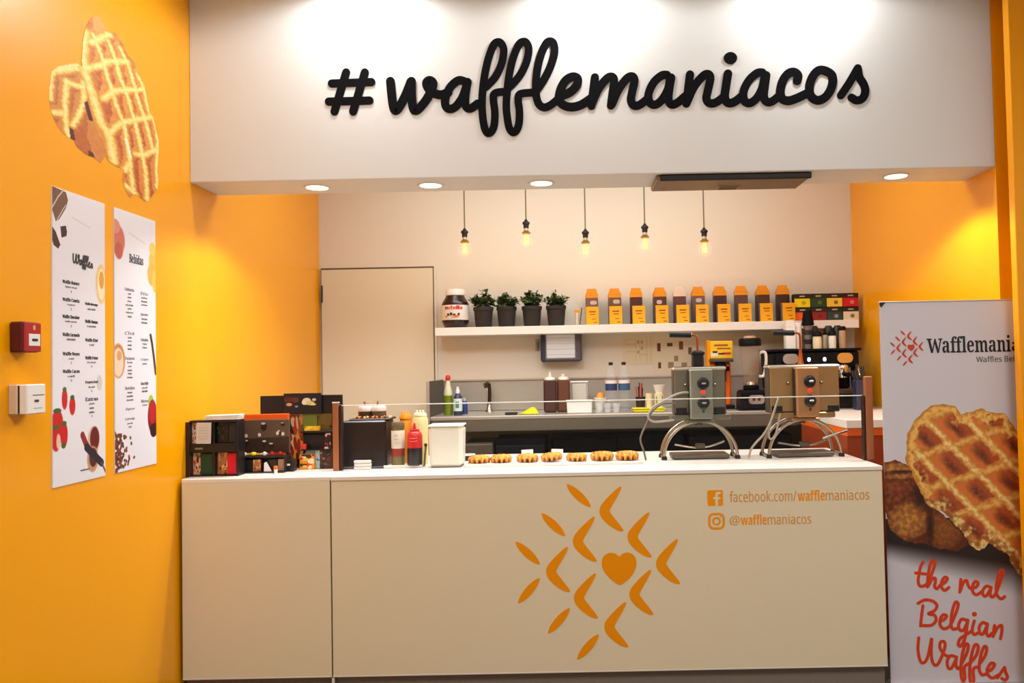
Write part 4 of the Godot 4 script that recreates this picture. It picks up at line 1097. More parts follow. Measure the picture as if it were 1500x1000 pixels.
	for s in [
		["the", [[Vector2(1.7312, 0.5742), Vector2(1.7176, 0.5508), Vector2(1.7087, 0.5127), Vector2(1.7038, 0.4809), Vector2(1.7108, 0.4571), Vector2(1.73, 0.4568), Vector2(1.7484, 0.4673)], [Vector2(1.6922, 0.5213), Vector2(1.7403, 0.5153)], [Vector2(1.7481, 0.4577), Vector2(1.769, 0.5083), Vector2(1.7873, 0.5559), Vector2(1.7879, 0.5769), Vector2(1.7778, 0.581), Vector2(1.7641, 0.5563), Vector2(1.7535, 0.5054), Vector2(1.7479, 0.4513)], [Vector2(1.7512, 0.4544), Vector2(1.7716, 0.4879), Vector2(1.7866, 0.4939), Vector2(1.7886, 0.4773), Vector2(1.7839, 0.4519), Vector2(1.7958, 0.4427), Vector2(1.8125, 0.4596), Vector2(1.8353, 0.4713), Vector2(1.8482, 0.4902), Vector2(1.8369, 0.4981), Vector2(1.8208, 0.4786), Vector2(1.8185, 0.4487), Vector2(1.8335, 0.4331), Vector2(1.8545, 0.4467)]]],
		["real", [[Vector2(1.9149, 0.4851), Vector2(1.9113, 0.4545), Vector2(1.9077, 0.4227)], [Vector2(1.9105, 0.429), Vector2(1.9273, 0.4695), Vector2(1.943, 0.4794), Vector2(1.9489, 0.4614), Vector2(1.961, 0.4408), Vector2(1.9908, 0.4479), Vector2(2.0004, 0.4655), Vector2(1.9866, 0.4735), Vector2(1.9717, 0.4508), Vector2(1.9732, 0.4214), Vector2(1.9908, 0.4083), Vector2(2.0157, 0.4231)], [Vector2(2.0627, 0.4439), Vector2(2.0398, 0.4495), Vector2(2.0223, 0.4281), Vector2(2.0241, 0.4045), Vector2(2.0395, 0.4035), Vector2(2.0584, 0.4312)], [Vector2(2.064, 0.4439), Vector2(2.0578, 0.4134), Vector2(2.065, 0.3967), Vector2(2.0848, 0.4116), Vector2(2.117, 0.4875), Vector2(2.1271, 0.5192), Vector2(2.1144, 0.5246), Vector2(2.0976, 0.486), Vector2(2.0879, 0.4287), Vector2(2.0971, 0.3967), Vector2(2.1148, 0.3868), Vector2(2.1293, 0.3967)]]],
		["belgian", [[Vector2(1.7231, 0.3594), Vector2(1.7151, 0.3118), Vector2(1.7084, 0.261)], [Vector2(1.6991, 0.3719), Vector2(1.733, 0.3878), Vector2(1.7714, 0.382), Vector2(1.7925, 0.3599), Vector2(1.7801, 0.3347), Vector2(1.7488, 0.32), Vector2(1.7794, 0.3118), Vector2(1.7849, 0.2849), Vector2(1.7598, 0.2625), Vector2(1.711, 0.2635)], [Vector2(1.8054, 0.282), Vector2(1.8276, 0.2917), Vector2(1.8384, 0.3081), Vector2(1.8218, 0.3135), Vector2(1.807, 0.2921), Vector2(1.806, 0.2616), Vector2(1.8247, 0.2447), Vector2(1.8548, 0.2607), Vector2(1.8864, 0.3243), Vector2(1.898, 0.3642), Vector2(1.8842, 0.3734), Vector2(1.8673, 0.3279), Vector2(1.859, 0.2708), Vector2(1.867, 0.2426), Vector2(1.8877, 0.2448)], [Vector2(1.9416, 0.2832), Vector2(1.9136, 0.2901), Vector2(1.8973, 0.2637), Vector2(1.9028, 0.2368), Vector2(1.9208, 0.2378), Vector2(1.94, 0.273)], [Vector2(1.9429, 0.2844), Vector2(1.9334, 0.2312), Vector2(1.9217, 0.1856), Vector2(1.9028, 0.158), Vector2(1.8915, 0.1671), Vector2(1.9014, 0.1936), Vector2(1.9302, 0.2121), Vector2(1.9552, 0.2282)], [Vector2(1.9749, 0.28), Vector2(1.9632, 0.2369), Vector2(1.9714, 0.2139), Vector2(1.9883, 0.2199)], ["dot", [Vector2(1.9767, 0.313)][0], 0.0125, 0.0115], [Vector2(2.0386, 0.2641), Vector2(2.0157, 0.2715), Vector2(1.9983, 0.249), Vector2(2.0011, 0.2197), Vector2(2.0164, 0.2168), Vector2(2.0356, 0.2508)], [Vector2(2.0399, 0.2641), Vector2(2.0333, 0.2228), Vector2(2.0429, 0.2036), Vector2(2.0601, 0.2185)], [Vector2(2.0743, 0.2564), Vector2(2.0648, 0.2032)], [Vector2(2.0675, 0.2095), Vector2(2.088, 0.244), Vector2(2.1089, 0.2557), Vector2(2.1093, 0.2277), Vector2(2.1016, 0.191)]]],
		["waffles", [[Vector2(1.6975, 0.2027), Vector2(1.6919, 0.1469), Vector2(1.6993, 0.0959), Vector2(1.7141, 0.0791), Vector2(1.7367, 0.1028), Vector2(1.7602, 0.1951)], [Vector2(1.7614, 0.1932), Vector2(1.7565, 0.1202), Vector2(1.7653, 0.0756), Vector2(1.7844, 0.0689), Vector2(1.8074, 0.1065), Vector2(1.8257, 0.157), Vector2(1.8227, 0.1812), Vector2(1.8046, 0.179), Vector2(1.8011, 0.1511), Vector2(1.8206, 0.119), Vector2(1.8472, 0.107)], [Vector2(1.8792, 0.1051), Vector2(1.8525, 0.112), Vector2(1.835, 0.0869), Vector2(1.8378, 0.0552), Vector2(1.8543, 0.051), Vector2(1.8761, 0.09)], [Vector2(1.8818, 0.1051), Vector2(1.8767, 0.0671), Vector2(1.8863, 0.0479), Vector2(1.9034, 0.0615)], [Vector2(1.9051, 0.0729), Vector2(1.931, 0.12), Vector2(1.9413, 0.1598), Vector2(1.9288, 0.1677), Vector2(1.9134, 0.1299), Vector2(1.9023, 0.0666), Vector2(1.9017, 0.0095), Vector2(1.9099, -0.0134), Vector2(1.9194, 0.0029), Vector2(1.9185, 0.0536), Vector2(1.941, 0.0722)], [Vector2(1.9508, 0.0784), Vector2(1.9809, 0.1159), Vector2(1.99, 0.1563), Vector2(1.9735, 0.1617), Vector2(1.9566, 0.1163), Vector2(1.9457, 0.0594), Vector2(1.9437, 0.0024), Vector2(1.9506, -0.0231), Vector2(1.9624, -0.0138), Vector2(1.9618, 0.0432), Vector2(1.9853, 0.0555)], [Vector2(1.9954, 0.0711), Vector2(2.0224, 0.1087), Vector2(2.032, 0.1466), Vector2(2.0181, 0.152), Vector2(1.9997, 0.1028), Vector2(1.9914, 0.0458), Vector2(2.0032, 0.0164), Vector2(2.0251, 0.0198)], [Vector2(2.0306, 0.0311), Vector2(2.0555, 0.0446), Vector2(2.0678, 0.0666), Vector2(2.05, 0.0713), Vector2(2.0324, 0.045), Vector2(2.0315, 0.0197), Vector2(2.0539, -0.001), Vector2(2.0826, 0.0124)], [Vector2(2.0796, -0.0003), Vector2(2.1166, 0.0498)], [Vector2(2.1165, 0.0485), Vector2(2.1214, 0.0243), Vector2(2.1296, 0.0019), Vector2(2.1176, -0.0111), Vector2(2.1012, -0.0045)]]]]:
		var m := letters(t, "lettering", s[1], w, 0.0008, 0.0018, red)
		m.position = Vector3.ZERO
	# emblem and name
	var c := Vector3(1.6837, 1.6375, -4.03)
	emblem(t, Vector3(c.x - t.position.x, c.y, 0.0008), 0.000202, 0.001, paint("banner deep orange ink", rgb(206, 66, 28), 0.5))
	var ink := paint("banner black ink", rgb(28, 24, 28), 0.5)
	var nm := Vector3(1.7842, 1.6099, -4.03)
	text(t, "lettering", "W", Vector3(nm.x - t.position.x, nm.y, 0.0012), 0.078, 0.072, ink, "Droid Serif", true, 0.001)
	text(t, "lettering", "afflemani", Vector3(nm.x - t.position.x + 0.077, nm.y, 0.0012), 0.342, 0.083, ink, "Droid Serif", true, 0.001)
	text(t, "lettering", "acos", Vector3(nm.x - t.position.x + 0.424, nm.y, 0.0012), 0.165, 0.05, ink, "Droid Serif", true, 0.001)
	var sb := Vector3(2.0283, 1.5573, -4.03)
	text(t, "lettering", "Waffles Belgas", Vector3(sb.x - t.position.x, sb.y - 0.006, 0.0012), 0.25, 0.038, paint("banner grey ink", rgb(88, 80, 84), 0.5), "Droid Sans", false, 0.001)


# ---------------------------------------------------------------- wall shelf and what stands on it
func build_shelf() -> void:
	var x0 := -1.0 + 0.0
	var a := Vector3(-0.9921, 1.876, -5.92)
	var b := Vector3(2.1269, 1.875, -5.92)
	x0 = a.x
	var s := thing("wall_shelf", "long white shelf on the cream back wall, loaded with jars, plants and cartons", "shelf", Vector3((a.x + b.x) / 2, SHELF - 0.06, -6.06))
	part(s, "board", MB.new().box(Vector3(0, 0.03, 0), Vector3(b.x - a.x, 0.06, 0.29), 0.003), paint("white shelf laminate", rgb(240, 233, 224), 0.4))
	jar()
	plants()
	# glass with sticks
	var g := thing("small_glass", "small clear glass with a stick and orange pick right of the plants", "glass", Vector3(0.0636, 1.8752, -6.02))
	part(g, "tumbler", MB.new().lathe(Vector3.ZERO, [mv(0, 0.001), mv(0.022, 0.001), mv(0.027, 0.09), mv(0.025, 0.09), mv(0.02, 0.004), mv(0, 0.004)], 20), glass("screen glass", Color.WHITE))
	part(g, "stick", MB.new().tube([Vector3(0.012, 0.01, 0), Vector3(0.03, 0.135, 0.0)], 0.005, 6), paint("brown stick", rgb(112, 74, 52), 0.6))
	part(g, "pick", MB.new().box(Vector3(-0.008, 0.055, 0.0), Vector3(0.012, 0.09, 0.004), 0.001), paint("pale stick", rgb(232, 216, 190), 0.6))
	part(g, "pick_head", MB.new().box(Vector3(-0.008, 0.11, 0.0), Vector3(0.034, 0.022, 0.008), 0.003), paint("orange vinyl", Color.WHITE))
	cartons()
	tea_boxes()
	# towel dispenser below the shelf, notices
	var t := thing("towel_dispenser", "grey and navy paper towel dispenser with a clear front, hung below the shelf", "towel dispenser", Vector3(Vector3(-0.0691, 1.607, -6).x, Vector3(-0.0691, 1.607, -6).y, BACK))
	var navy := paint("navy plastic", rgb(44, 48, 76), 0.4)
	part(t, "back", MB.new().box(Vector3(0, 0.117, 0.06), Vector3(0.31, 0.23, 0.12), 0.012), navy)
	part(t, "frame", MB.new().box(Vector3(0.008, 0.117, 0.125), Vector3(0.3, 0.228, 0.03), 0.014), paint("grey dispenser frame", rgb(92, 88, 96), 0.35))
	part(t, "towels", MB.new().box(Vector3(-0.002, 0.118, 0.143), Vector3(0.215, 0.178, 0.012), 0.005), paint("white towels", rgb(244, 248, 252), 0.7))
	for k in 4:
		part(t, "towel_fold", MB.new().box(Vector3(-0.002, 0.055 + k * 0.042, 0.1495), Vector3(0.212, 0.003, 0.002)), paint("grey fold", rgb(186, 192, 200), 0.7))
	part(t, "window", MB.new().box(Vector3(-0.002, 0.118, 0.154), Vector3(0.235, 0.195, 0.004)), glass("dispenser window", rgb(224, 234, 244), 0.05, 0.06))
	part(t, "left_band", MB.new().box(Vector3(-0.133, 0.117, 0.128), Vector3(0.032, 0.22, 0.03), 0.004), navy)
	var h := thing("wall_hook", "small chrome hook on the back wall left of the towel dispenser", "hook", Vector3(Vector3(-0.2527, 1.7425, -6.2).x, Vector3(-0.2527, 1.7425, -6.2).y, BACK))
	part(h, "plate", MB.new().box(Vector3(0, 0.0, 0.004), Vector3(0.03, 0.09, 0.008), 0.003), paint("brushed steel", Color.WHITE))
	part(h, "hook", MB.new().tube(smooth([Vector3(0, 0.02, 0.008), Vector3(0, 0.01, 0.035), Vector3(0, -0.02, 0.045), Vector3(0, -0.035, 0.032)], 4), 0.006, 8), paint("brushed steel", Color.WHITE))
	var ns := Pic.new(150, 130, rgb(226, 214, 186))
	for d in [[0.1, 0.2, 0.4, 0.2], [0.1, 0.36, 0.42, 0.36], [0.1, 0.2, 0.1, 0.36], [0.42, 0.2, 0.42, 0.9], [0.1, 0.6, 0.4, 0.6], [0.55, 0.15, 0.55, 0.85], [0.78, 0.1, 0.78, 0.95], [0.9, 0.1, 0.9, 0.95], [0.55, 0.5, 0.78, 0.5], [0.58, 0.7, 0.76, 0.7]]:
		ns.line([mv(d[0], d[1]), mv(d[2], d[3])], 4.0, rgb(206, 190, 150))
	for d in [[0.5, 0.3], [0.62, 0.3], [0.62, 0.5], [0.5, 0.62]]:
		ns.poly([mv(d[0] - 0.03, d[1] - 0.05), mv(d[0] + 0.03, d[1] - 0.05), mv(d[0] + 0.03, d[1] + 0.05), mv(d[0] - 0.03, d[1] + 0.05)], rgb(186, 166, 120))
	var c1 := Vector3(0.5243, 1.701, -6.2)
	var n1 := thing("notice_sheet", "pale sheet of faint line drawings pinned to the wall above the water bottles", "notice", Vector3(c1.x, c1.y - 0.12, BACK))
	part(n1, "paper", MB.new().box(Vector3(0, 0.12, 0.002), Vector3(0.24, 0.24, 0.003)), paint("notice paper", rgb(228, 216, 190), 0.7))
	var q1 := MB.new()
	q1.quad(Vector3(-0.12, 0, 0.0042), Vector3(0.12, 0, 0.0042), Vector3(0.12, 0.24, 0.0042), Vector3(-0.12, 0.24, 0.0042), Vector3.BACK)
	part(n1, "print", q1, print_of("notice print", ns, 0.7))
	var c2 := Vector3(0.7917, 1.6694, -6.2)
	var n2 := thing("notice_sheet", "pinned sheet with small brown pictures, left of the orange machine", "notice", Vector3(c2.x, c2.y - 0.16, BACK))
	part(n2, "paper", MB.new().box(Vector3(0, 0.16, 0.002), Vector3(0.3, 0.33, 0.003)), paint("notice paper", Color.WHITE))
	for d in [[965.5, 508, 5, 12, 0], [981.5, 504.5, 8, 5, 1], [998, 506, 6, 12, 2], [990.5, 525, 6, 8, 3], [966, 534.5, 4, 9, 0], [982.5, 534.5, 8, 9, 3], [1002, 535, 8, 8, 3], [1011, 514, 5, 10, 2]]:
		var k: float = 6.2 / 1180.0
		part(n2, "picture", MB.new().box(Vector3((d[0] - 986.0) * k, 0.16 - (d[1] - 515.0) * k, 0.005), Vector3(d[2] * k, d[3] * k, 0.002)), paint("picture brown %d" % d[4], [rgb(104, 52, 26), rgb(96, 66, 36), rgb(108, 84, 48), rgb(158, 138, 104)][d[4]], 0.6))


func jar() -> void:
	var t := thing("spread_jar", "big dark chocolate spread jar with a white lid and label at the shelf's left end", "jar", Vector3(-0.8575, 1.8752, -6.05))
	var k := 6.05 / 1180.0 / 6.25     # one unit of the close-up
	var prof := []
	for d in [[0, 470], [92, 470], [103, 455], [123, 408], [124, 395], [124, 265], [123, 248], [112, 225], [86, 182], [82, 172], [0, 172]]:
		prof.append(mv(d[0] * k, (470 - d[1]) * k))
	part(t, "glass_body", MB.new().lathe(Vector3.ZERO, prof, 32), paint("chocolate spread", rgb(44, 24, 22), 0.22))
	var lab := []
	for d in [[124.8, 398], [125.8, 396], [125.8, 266], [124.8, 262]]:
		lab.append(mv(d[0] * k, (470 - d[1]) * k))
	part(t, "label", MB.new().lathe(Vector3.ZERO, lab, 40), paint("jar label", rgb(240, 234, 226), 0.5))
	part(t, "lid", MB.new().lathe(Vector3.ZERO, [mv(0, 298 * k), mv(86 * k, 298 * k), mv(90 * k, 302 * k), mv(90 * k, 348 * k), mv(84 * k, 356 * k), mv(0, 356 * k)], 32), paint("white lid", rgb(240, 236, 230), 0.4))
	var red := paint("label red", rgb(214, 40, 40), 0.5)
	var dark := paint("label dark", rgb(70, 40, 26), 0.5)
	var word := "nutella"
	var adv := [30, 30, 22, 28, 16, 16, 28]
	var x := -86.0
	for i in word.length():
		var ang: float = (x + adv[i] / 2.0) / 126.0
		var hgt := 34.0 if word[i] in ["t", "l"] else 25.0
		var r := 127.0 * k
		var turn := Vector3(0, ang, 0)
		var at := Vector3(sin(ang) * r, (470 - 302) * k, cos(ang) * r) - Basis.from_euler(turn) * Vector3(adv[i] * 0.45 * k, 0, 0)
		text(t, "label_letter", word[i], at, adv[i] * 0.9 * k, hgt * k, dark if i == 0 else red, "Droid Sans", true, 0.002, turn)
		x += adv[i]
	for d in [[-50, 350, 24, 22, 0], [-22, 345, 22, 26, 1], [6, 352, 24, 20, 0], [30, 362, 40, 12, 2], [46, 348, 20, 24, 1], [-70, 368, 26, 10, 3], [10, 372, 60, 8, 2]]:
		var ang: float = d[0] / 126.0
		part(t, "label_picture", MB.new().box(Vector3.ZERO, Vector3(d[2] * k, d[3] * k, 0.002), 0.0008), paint("label picture %d" % d[4], [rgb(94, 50, 26), rgb(60, 30, 20), rgb(224, 130, 44), rgb(206, 60, 40)][d[4]], 0.5), Vector3(sin(ang) * 126.2 * k, (470 - d[1]) * k, cos(ang) * 126.2 * k), Vector3(0, ang, 0))


func plants() -> void:
	var pot := paint("charcoal pot", rgb(44, 38, 36), 0.7)
	var leafm := paint("plant leaves", Color.WHITE, 0.55)
	leafm.vertex_color_use_as_albedo = true
	var px := [706.0, 743.5, 780.0, 815.0]
	var words := ["first from the dark jar", "second from the dark jar", "third from the dark jar", "nearest the small glass"]
	var at := [Vector3(-0.646, 1.8752, -6.04), Vector3(-0.4717, 1.8752, -6.04), Vector3(-0.2821, 1.8752, -6.04), Vector3(-0.1002, 1.8752, -6.04)]
	var proto: Node3D = null
	for i in 4:
		var t := thing("potted_plant", "bushy green plant in a charcoal pot on the shelf, %s" % words[i], "potted plant", at[i], "potted plants on the shelf", i * 1.3)
		part(t, "pot", MB.new().lathe(Vector3.ZERO, [mv(0, 0), mv(0.056, 0), mv(0.06, 0.004), mv(0.071, 0.125), mv(0.076, 0.128), mv(0.077, 0.152), mv(0.072, 0.154), mv(0.068, 0.138), mv(0, 0.136)], 28), pot)
		var r := RandomNumberGenerator.new()
		r.seed = 20 + i
		var m := MB.new()
		var stems := MB.new()
		for k in 30:
			var a := r.randf() * TAU
			var lean := sqrt(r.randf())
			var top := Vector3(cos(a) * lean * 0.092, 0.15 + (0.115 - lean * 0.075) * r.randf_range(0.75, 1.1) + (0.012 if i % 2 == 0 else 0.0), sin(a) * lean * 0.095)
			var root := Vector3(cos(a) * lean * 0.025, 0.135, sin(a) * lean * 0.025)
			stems.tube([root, root.lerp(top, 0.5) + Vector3(0, 0.012, 0), top], 0.0016, 5)
			for q in 9:
				var base := root.lerp(top, 0.3 + 0.7 * q / 8.0)
				var dir := Vector3(r.randf_range(-1, 1), r.randf_range(-0.25, 0.9), r.randf_range(-1, 1)).normalized()
				var len := r.randf_range(0.03, 0.05)
				var side := dir.cross(Vector3(r.randf_range(-1, 1), 1, r.randf_range(-1, 1)).normalized()).normalized() * len * 0.27
				var nn := side.cross(dir).normalized()
				var mid := base + dir * len * 0.5 + nn * len * 0.08
				var tip := base + dir * len - nn * len * 0.12
				var g := r.randf()
				m.col = rgb(30, 52, 22).lerp(rgb(110, 132, 66), g * g).srgb_to_linear()
				m.tri(base, mid + side, mid, nn, nn, nn)
				m.tri(base, mid, mid - side, nn, nn, nn)
				m.tri(mid + side, tip, mid, nn, nn, nn)
				m.tri(mid, tip, mid - side, nn, nn, nn)
		part(t, "stems", stems, paint("plant stem", rgb(70, 78, 44), 0.6))
		var f := part(t, "foliage", m, leafm)
		f.set_meta("kind", "stuff")


func cartons() -> void:
	var back_at := [Vector3(0.171, 1.8752, -6.12), Vector3(0.3449, 1.8752, -6.12), Vector3(0.5085, 1.8752, -6.12), Vector3(0.6876, 1.8752, -6.12), Vector3(0.8382, 1.8752, -6.12), Vector3(0.9784, 1.8752, -6.12), Vector3(1.1445, 1.8752, -6.12), Vector3(1.3055, 1.8752, -6.12), Vector3(1.469, 1.8752, -6.12), Vector3(1.6222, 1.8752, -6.12)]
	var front_at := [Vector3(0.1703, 1.8752, -6), Vector3(0.3434, 1.8752, -6), Vector3(0.5164, 1.8752, -6), Vector3(0.687, 1.8752, -6), Vector3(0.8448, 1.8752, -6), Vector3(0.9873, 1.8752, -6), Vector3(1.1477, 1.8752, -6), Vector3(1.3055, 1.8752, -6), Vector3(1.4633, 1.8752, -6), Vector3(1.6287, 1.8752, -6)]
	var order := ["first", "second", "third", "fourth", "fifth", "sixth", "seventh", "eighth", "ninth", "tenth"]
	var oc := paint("orange carton", rgb(236, 150, 22), 0.45)
	var side := paint("grey carton side", rgb(120, 108, 98), 0.55)
	var pink := paint("pale carton top", rgb(232, 206, 190), 0.5)
	var ink := paint("carton ink", rgb(150, 78, 10), 0.5)
	var choc := [rgb(122, 88, 76), rgb(112, 84, 60), rgb(82, 40, 34), rgb(92, 54, 40), rgb(96, 60, 58), rgb(116, 92, 84), rgb(72, 38, 36), rgb(96, 66, 62), rgb(76, 46, 42), rgb(60, 36, 34)]
	for i in 10:
		var extra: String = ", with a pale top" if i == 4 else ""
		var t := thing("gable_carton", "tall brown carton with a folded orange top, %s from the plants%s" % [order[i], extra], "carton", back_at[i], "tall cartons on the shelf", [0.0, 0.05, -0.1, 0.08, -0.06, 0.04, 0.0, -0.05, 0.06, -0.08][i])
		var topm: Material = pink if i == 4 else oc
		part(t, "body", MB.new().box(Vector3(0, 0.105, 0), Vector3(0.094, 0.21, 0.075), 0.003), paint("carton brown %d" % i, choc[i], 0.45))
		part(t, "band", MB.new().box(Vector3(0, 0.222, 0), Vector3(0.096, 0.024, 0.077), 0.002), topm)
		part(t, "gable", MB.new().box(Vector3(0, 0.252, 0), Vector3(0.096, 0.036, 0.077), 0.0, Vector2(0.76, 0.2)), topm)
		part(t, "fold", MB.new().box(Vector3(0, 0.276, 0), Vector3(0.072, 0.016, 0.01), 0.002), topm)
		if i in [0, 1, 3, 5]:
			var pm := MB.new()
			pm.prism(rounded([0.05, 0.05, 0.04, 0.045][[0, 1, 3, 5].find(i)], 0.03, 0.012), 0.0, 0.001)
			part(t, "printed_patch", pm, paint("carton picture", rgb(206, 186, 176), 0.5), Vector3([0.012, 0.01, -0.01, 0.0][[0, 1, 3, 5].find(i)], [0.175, 0.18, 0.17, 0.178][[0, 1, 3, 5].find(i)], 0.0378))
		var b := thing("card_box", "short orange box standing in front of the %s tall carton from the plants" % order[i], "box", front_at[i], "short orange boxes on the shelf", [0.0, 0.02, -0.04, 0.05, -0.1, -0.02, 0.03, -0.03, 0.02, 0.05][i])
		part(b, "body", MB.new().box(Vector3(0, 0.068, 0), Vector3(0.094, 0.136, 0.05), 0.002), side)
		part(b, "front_face", MB.new().box(Vector3(0, 0.068, 0.026), Vector3(0.095, 0.137, 0.003), 0.001), paint("yellow orange carton", rgb(242, 172, 14), 0.45))
		part(b, "top_face", MB.new().box(Vector3(0, 0.1365, 0), Vector3(0.094, 0.003, 0.05), 0.001), oc)
		for d in [[0.0, 0.1, 0.05, 0.009], [0.002, 0.08, 0.04, 0.006], [0.01, 0.045, 0.03, 0.005], [0.022, 0.02, 0.028, 0.006]]:
			part(b, "printed_line", MB.new().box(Vector3(d[0], d[1], 0.0278), Vector3(d[2], d[3], 0.001)), ink)


func tea_boxes() -> void:
	var cols := [[rgb(240, 212, 16), rgb(24, 66, 40), rgb(238, 204, 70), rgb(204, 20, 40)], [rgb(232, 92, 24), rgb(140, 22, 26), rgb(22, 62, 62), rgb(230, 218, 184)]]
	var names := [["bright yellow", "dark green", "golden yellow", "crimson"], ["orange", "dark red", "dark teal", "cream"]]
	var black := paint("black carton", rgb(26, 22, 22), 0.45)
	var first := Vector3(1.7366, 1.8752, -6.03)
	var last := Vector3(2.0973, 1.8752, -6.03)
	for r in 2:
		for k in 4:
			var x := lerpf(first.x, last.x, k / 3.0)
			var t := thing("tea_box", "%s fronted tea box with black top band, %s row at the shelf end" % [names[r][k], "upper" if r == 0 else "lower"], "tea box", Vector3(x, SHELF + (0.1025 if r == 0 else 0.0), -6.03), "tea boxes at the shelf's end")
			part(t, "carton", MB.new().box(Vector3(0, 0.051, 0), Vector3(0.119, 0.101, 0.07), 0.002), black)
			part(t, "front_print", MB.new().box(Vector3(0, 0.034, 0.0355), Vector3(0.115, 0.064, 0.0015), 0.0), paint("tea %s" % names[r][k], cols[r][k], 0.45))
			part(t, "brand_mark", MB.new().box(Vector3(0, 0.083, 0.0355), Vector3(0.04, 0.009, 0.001)), paint("pale mark", rgb(190, 180, 160), 0.5))
			var c: Color = cols[r][k]
			part(t, "picture", MB.new().prism(rounded(0.03, 0.028, 0.012), 0.0, 0.001), paint("tea picture %s" % names[r][k], c.lerp(rgb(120, 150, 60) if r == 0 and k < 2 else rgb(70, 40, 24) if (k + r) % 2 == 0 or r == 1 and k == 3 else rgb(240, 190, 180), 0.6), 0.5), Vector3(0.01, 0.034, 0.0364))


# ---------------------------------------------------------------- steel back bar and what stands on it
func can(t: Node3D, called: String, prof: Array, mat: Material, at := Vector3.ZERO, seg := 20) -> MeshInstance3D:
	return part(t, called, MB.new().lathe(Vector3.ZERO, prof, seg), mat, at)


func build_back_bar() -> void:
	var steel := paint("brushed worktop steel", rgb(182, 174, 162), 0.36, 0.55)
	var dsteel := paint("dark steel", rgb(98, 88, 78), 0.4, 0.8)
	var black := paint("black appliance", rgb(13, 12, 16), 0.5, 0.0, 0.25)
	var t := thing("steel_bench", "long stainless steel worktop along the back wall with a deep front edge", "worktop", Vector3(0.3, BAR - 0.11, -5.87))
	var xl := -0.974
	var xr := 2.19
	var w := xr - xl
	var cx := (xr + xl) / 2 - 0.3
	part(t, "worktop", MB.new().box(Vector3(cx, 0.096, 0.0), Vector3(w, 0.028, 0.64), 0.005), steel)
	part(t, "front_apron", MB.new().box(Vector3(cx, 0.05, 0.306), Vector3(w, 0.1, 0.02), 0.006), paint("apron steel", rgb(128, 122, 108), 0.4, 0.8))
	for x in [xl + 0.06, 0.6, 2.1]:
		part(t, "bracket", MB.new().box(Vector3(x - 0.3, 0.04, -0.02), Vector3(0.03, 0.08, 0.58), 0.004), dsteel)
	var sb := thing("splashback", "stainless splashback panel rising behind the steel worktop", "splashback", Vector3((xr + xl) / 2, BAR, -6.2))
	part(sb, "panel", MB.new().box(Vector3(0, 0.116, 0.0), Vector3(w, 0.231, 0.012), 0.003), steel)
	part(sb, "top_rail", MB.new().box(Vector3(0, 0.236, 0.008), Vector3(w, 0.012, 0.03), 0.004), paint("bright steel edge", rgb(216, 204, 186), 0.3, 0.6))
	var ss := thing("side_splash", "dark steel side panel closing the left end of the steel worktop", "side panel", Vector3(xl - 0.01, 0.95, -5.87))
	part(ss, "panel", MB.new().box(Vector3(0, 0.27, 0.0), Vector3(0.016, 0.54, 0.64), 0.003), dsteel)
	part(ss, "front_edge", MB.new().box(Vector3(0.0, 0.27, 0.324), Vector3(0.022, 0.54, 0.008), 0.003), steel)
	var f := thing("tap", "slim dark swan neck tap with a chrome base on the steel worktop", "tap", Vector3(-0.617, 1.244, -6.08))
	can(f, "tap_base", [mv(0.032, 0), mv(0.03, 0.01), mv(0.02, 0.025), mv(0.016, 0.07), mv(0, 0.07)], paint("chrome", rgb(206, 202, 196), 0.12, 0.95))
	part(f, "tap_spout", MB.new().tube(smooth([Vector3(0, 0.05, 0), Vector3(0.004, 0.16, 0.0), Vector3(0.0, 0.205, 0.01), Vector3(-0.012, 0.215, 0.05), Vector3(-0.014, 0.19, 0.09)], 5), 0.013, 10), paint("dark tap metal", rgb(74, 56, 44), 0.3, 0.7))
	part(f, "tap_lever", MB.new().tube([Vector3(-0.012, 0.17, 0.012), Vector3(-0.034, 0.19, 0.02), Vector3(-0.036, 0.215, 0.02)], 0.008, 8), paint("chrome", Color.WHITE))
	# appliances under the bench
	var s := thing("steel_cabinet", "plain stainless cabinet under the bench behind the white tub", "cabinet", Vector3(Vector3(-0.6423, 1.0967, -5.6).x, 0.2, -5.78))
	part(s, "body", MB.new().box(Vector3(0.0, 0.43, 0), Vector3(0.2, 0.86, 0.4), 0.006), dsteel)
	part(s, "door", MB.new().box(Vector3(0, 0.44, 0.205), Vector3(0.19, 0.82, 0.012), 0.004), paint("dim steel", rgb(112, 102, 90), 0.45, 0.7))
	part(s, "handle", MB.new().box(Vector3(0.07, 0.7, 0.217), Vector3(0.012, 0.14, 0.014), 0.004), steel)
	var u := thing("undercounter_fridge", "black undercounter appliance with thin drawer lines below the yellow cloth", "fridge", Vector3(Vector3(-0.3588, 1.0676, -5.6).x, 0.2, -5.8))
	part(u, "body", MB.new().box(Vector3(0, 0.44, 0), Vector3(0.36, 0.88, 0.4), 0.008), black)
	for y in [0.6, 0.76]:
		part(u, "drawer", MB.new().box(Vector3(0, y, 0.206), Vector3(0.345, 0.15, 0.014), 0.005), paint("charcoal plastic", rgb(24, 23, 28), 0.5, 0.0, 0.3))
	part(u, "control_strip", MB.new().box(Vector3(0.02, 0.68, 0.215), Vector3(0.16, 0.008, 0.003)), paint("grey print", Color.WHITE))
	var u2 := thing("undercounter_fridge", "wide black undercounter fridge in the dark middle of the bench", "fridge", Vector3(Vector3(0.3176, 1.0543, -5.6).x, 0.2, -5.83))
	part(u2, "body", MB.new().box(Vector3(0.0, 0.44, 0), Vector3(0.92, 0.88, 0.42), 0.008), black)
	for x in [-0.23, 0.23]:
		part(u2, "door", MB.new().box(Vector3(x, 0.46, 0.216), Vector3(0.452, 0.82, 0.014), 0.005), paint("black glass door", rgb(9, 9, 12), 0.5, 0.0, 0.2))
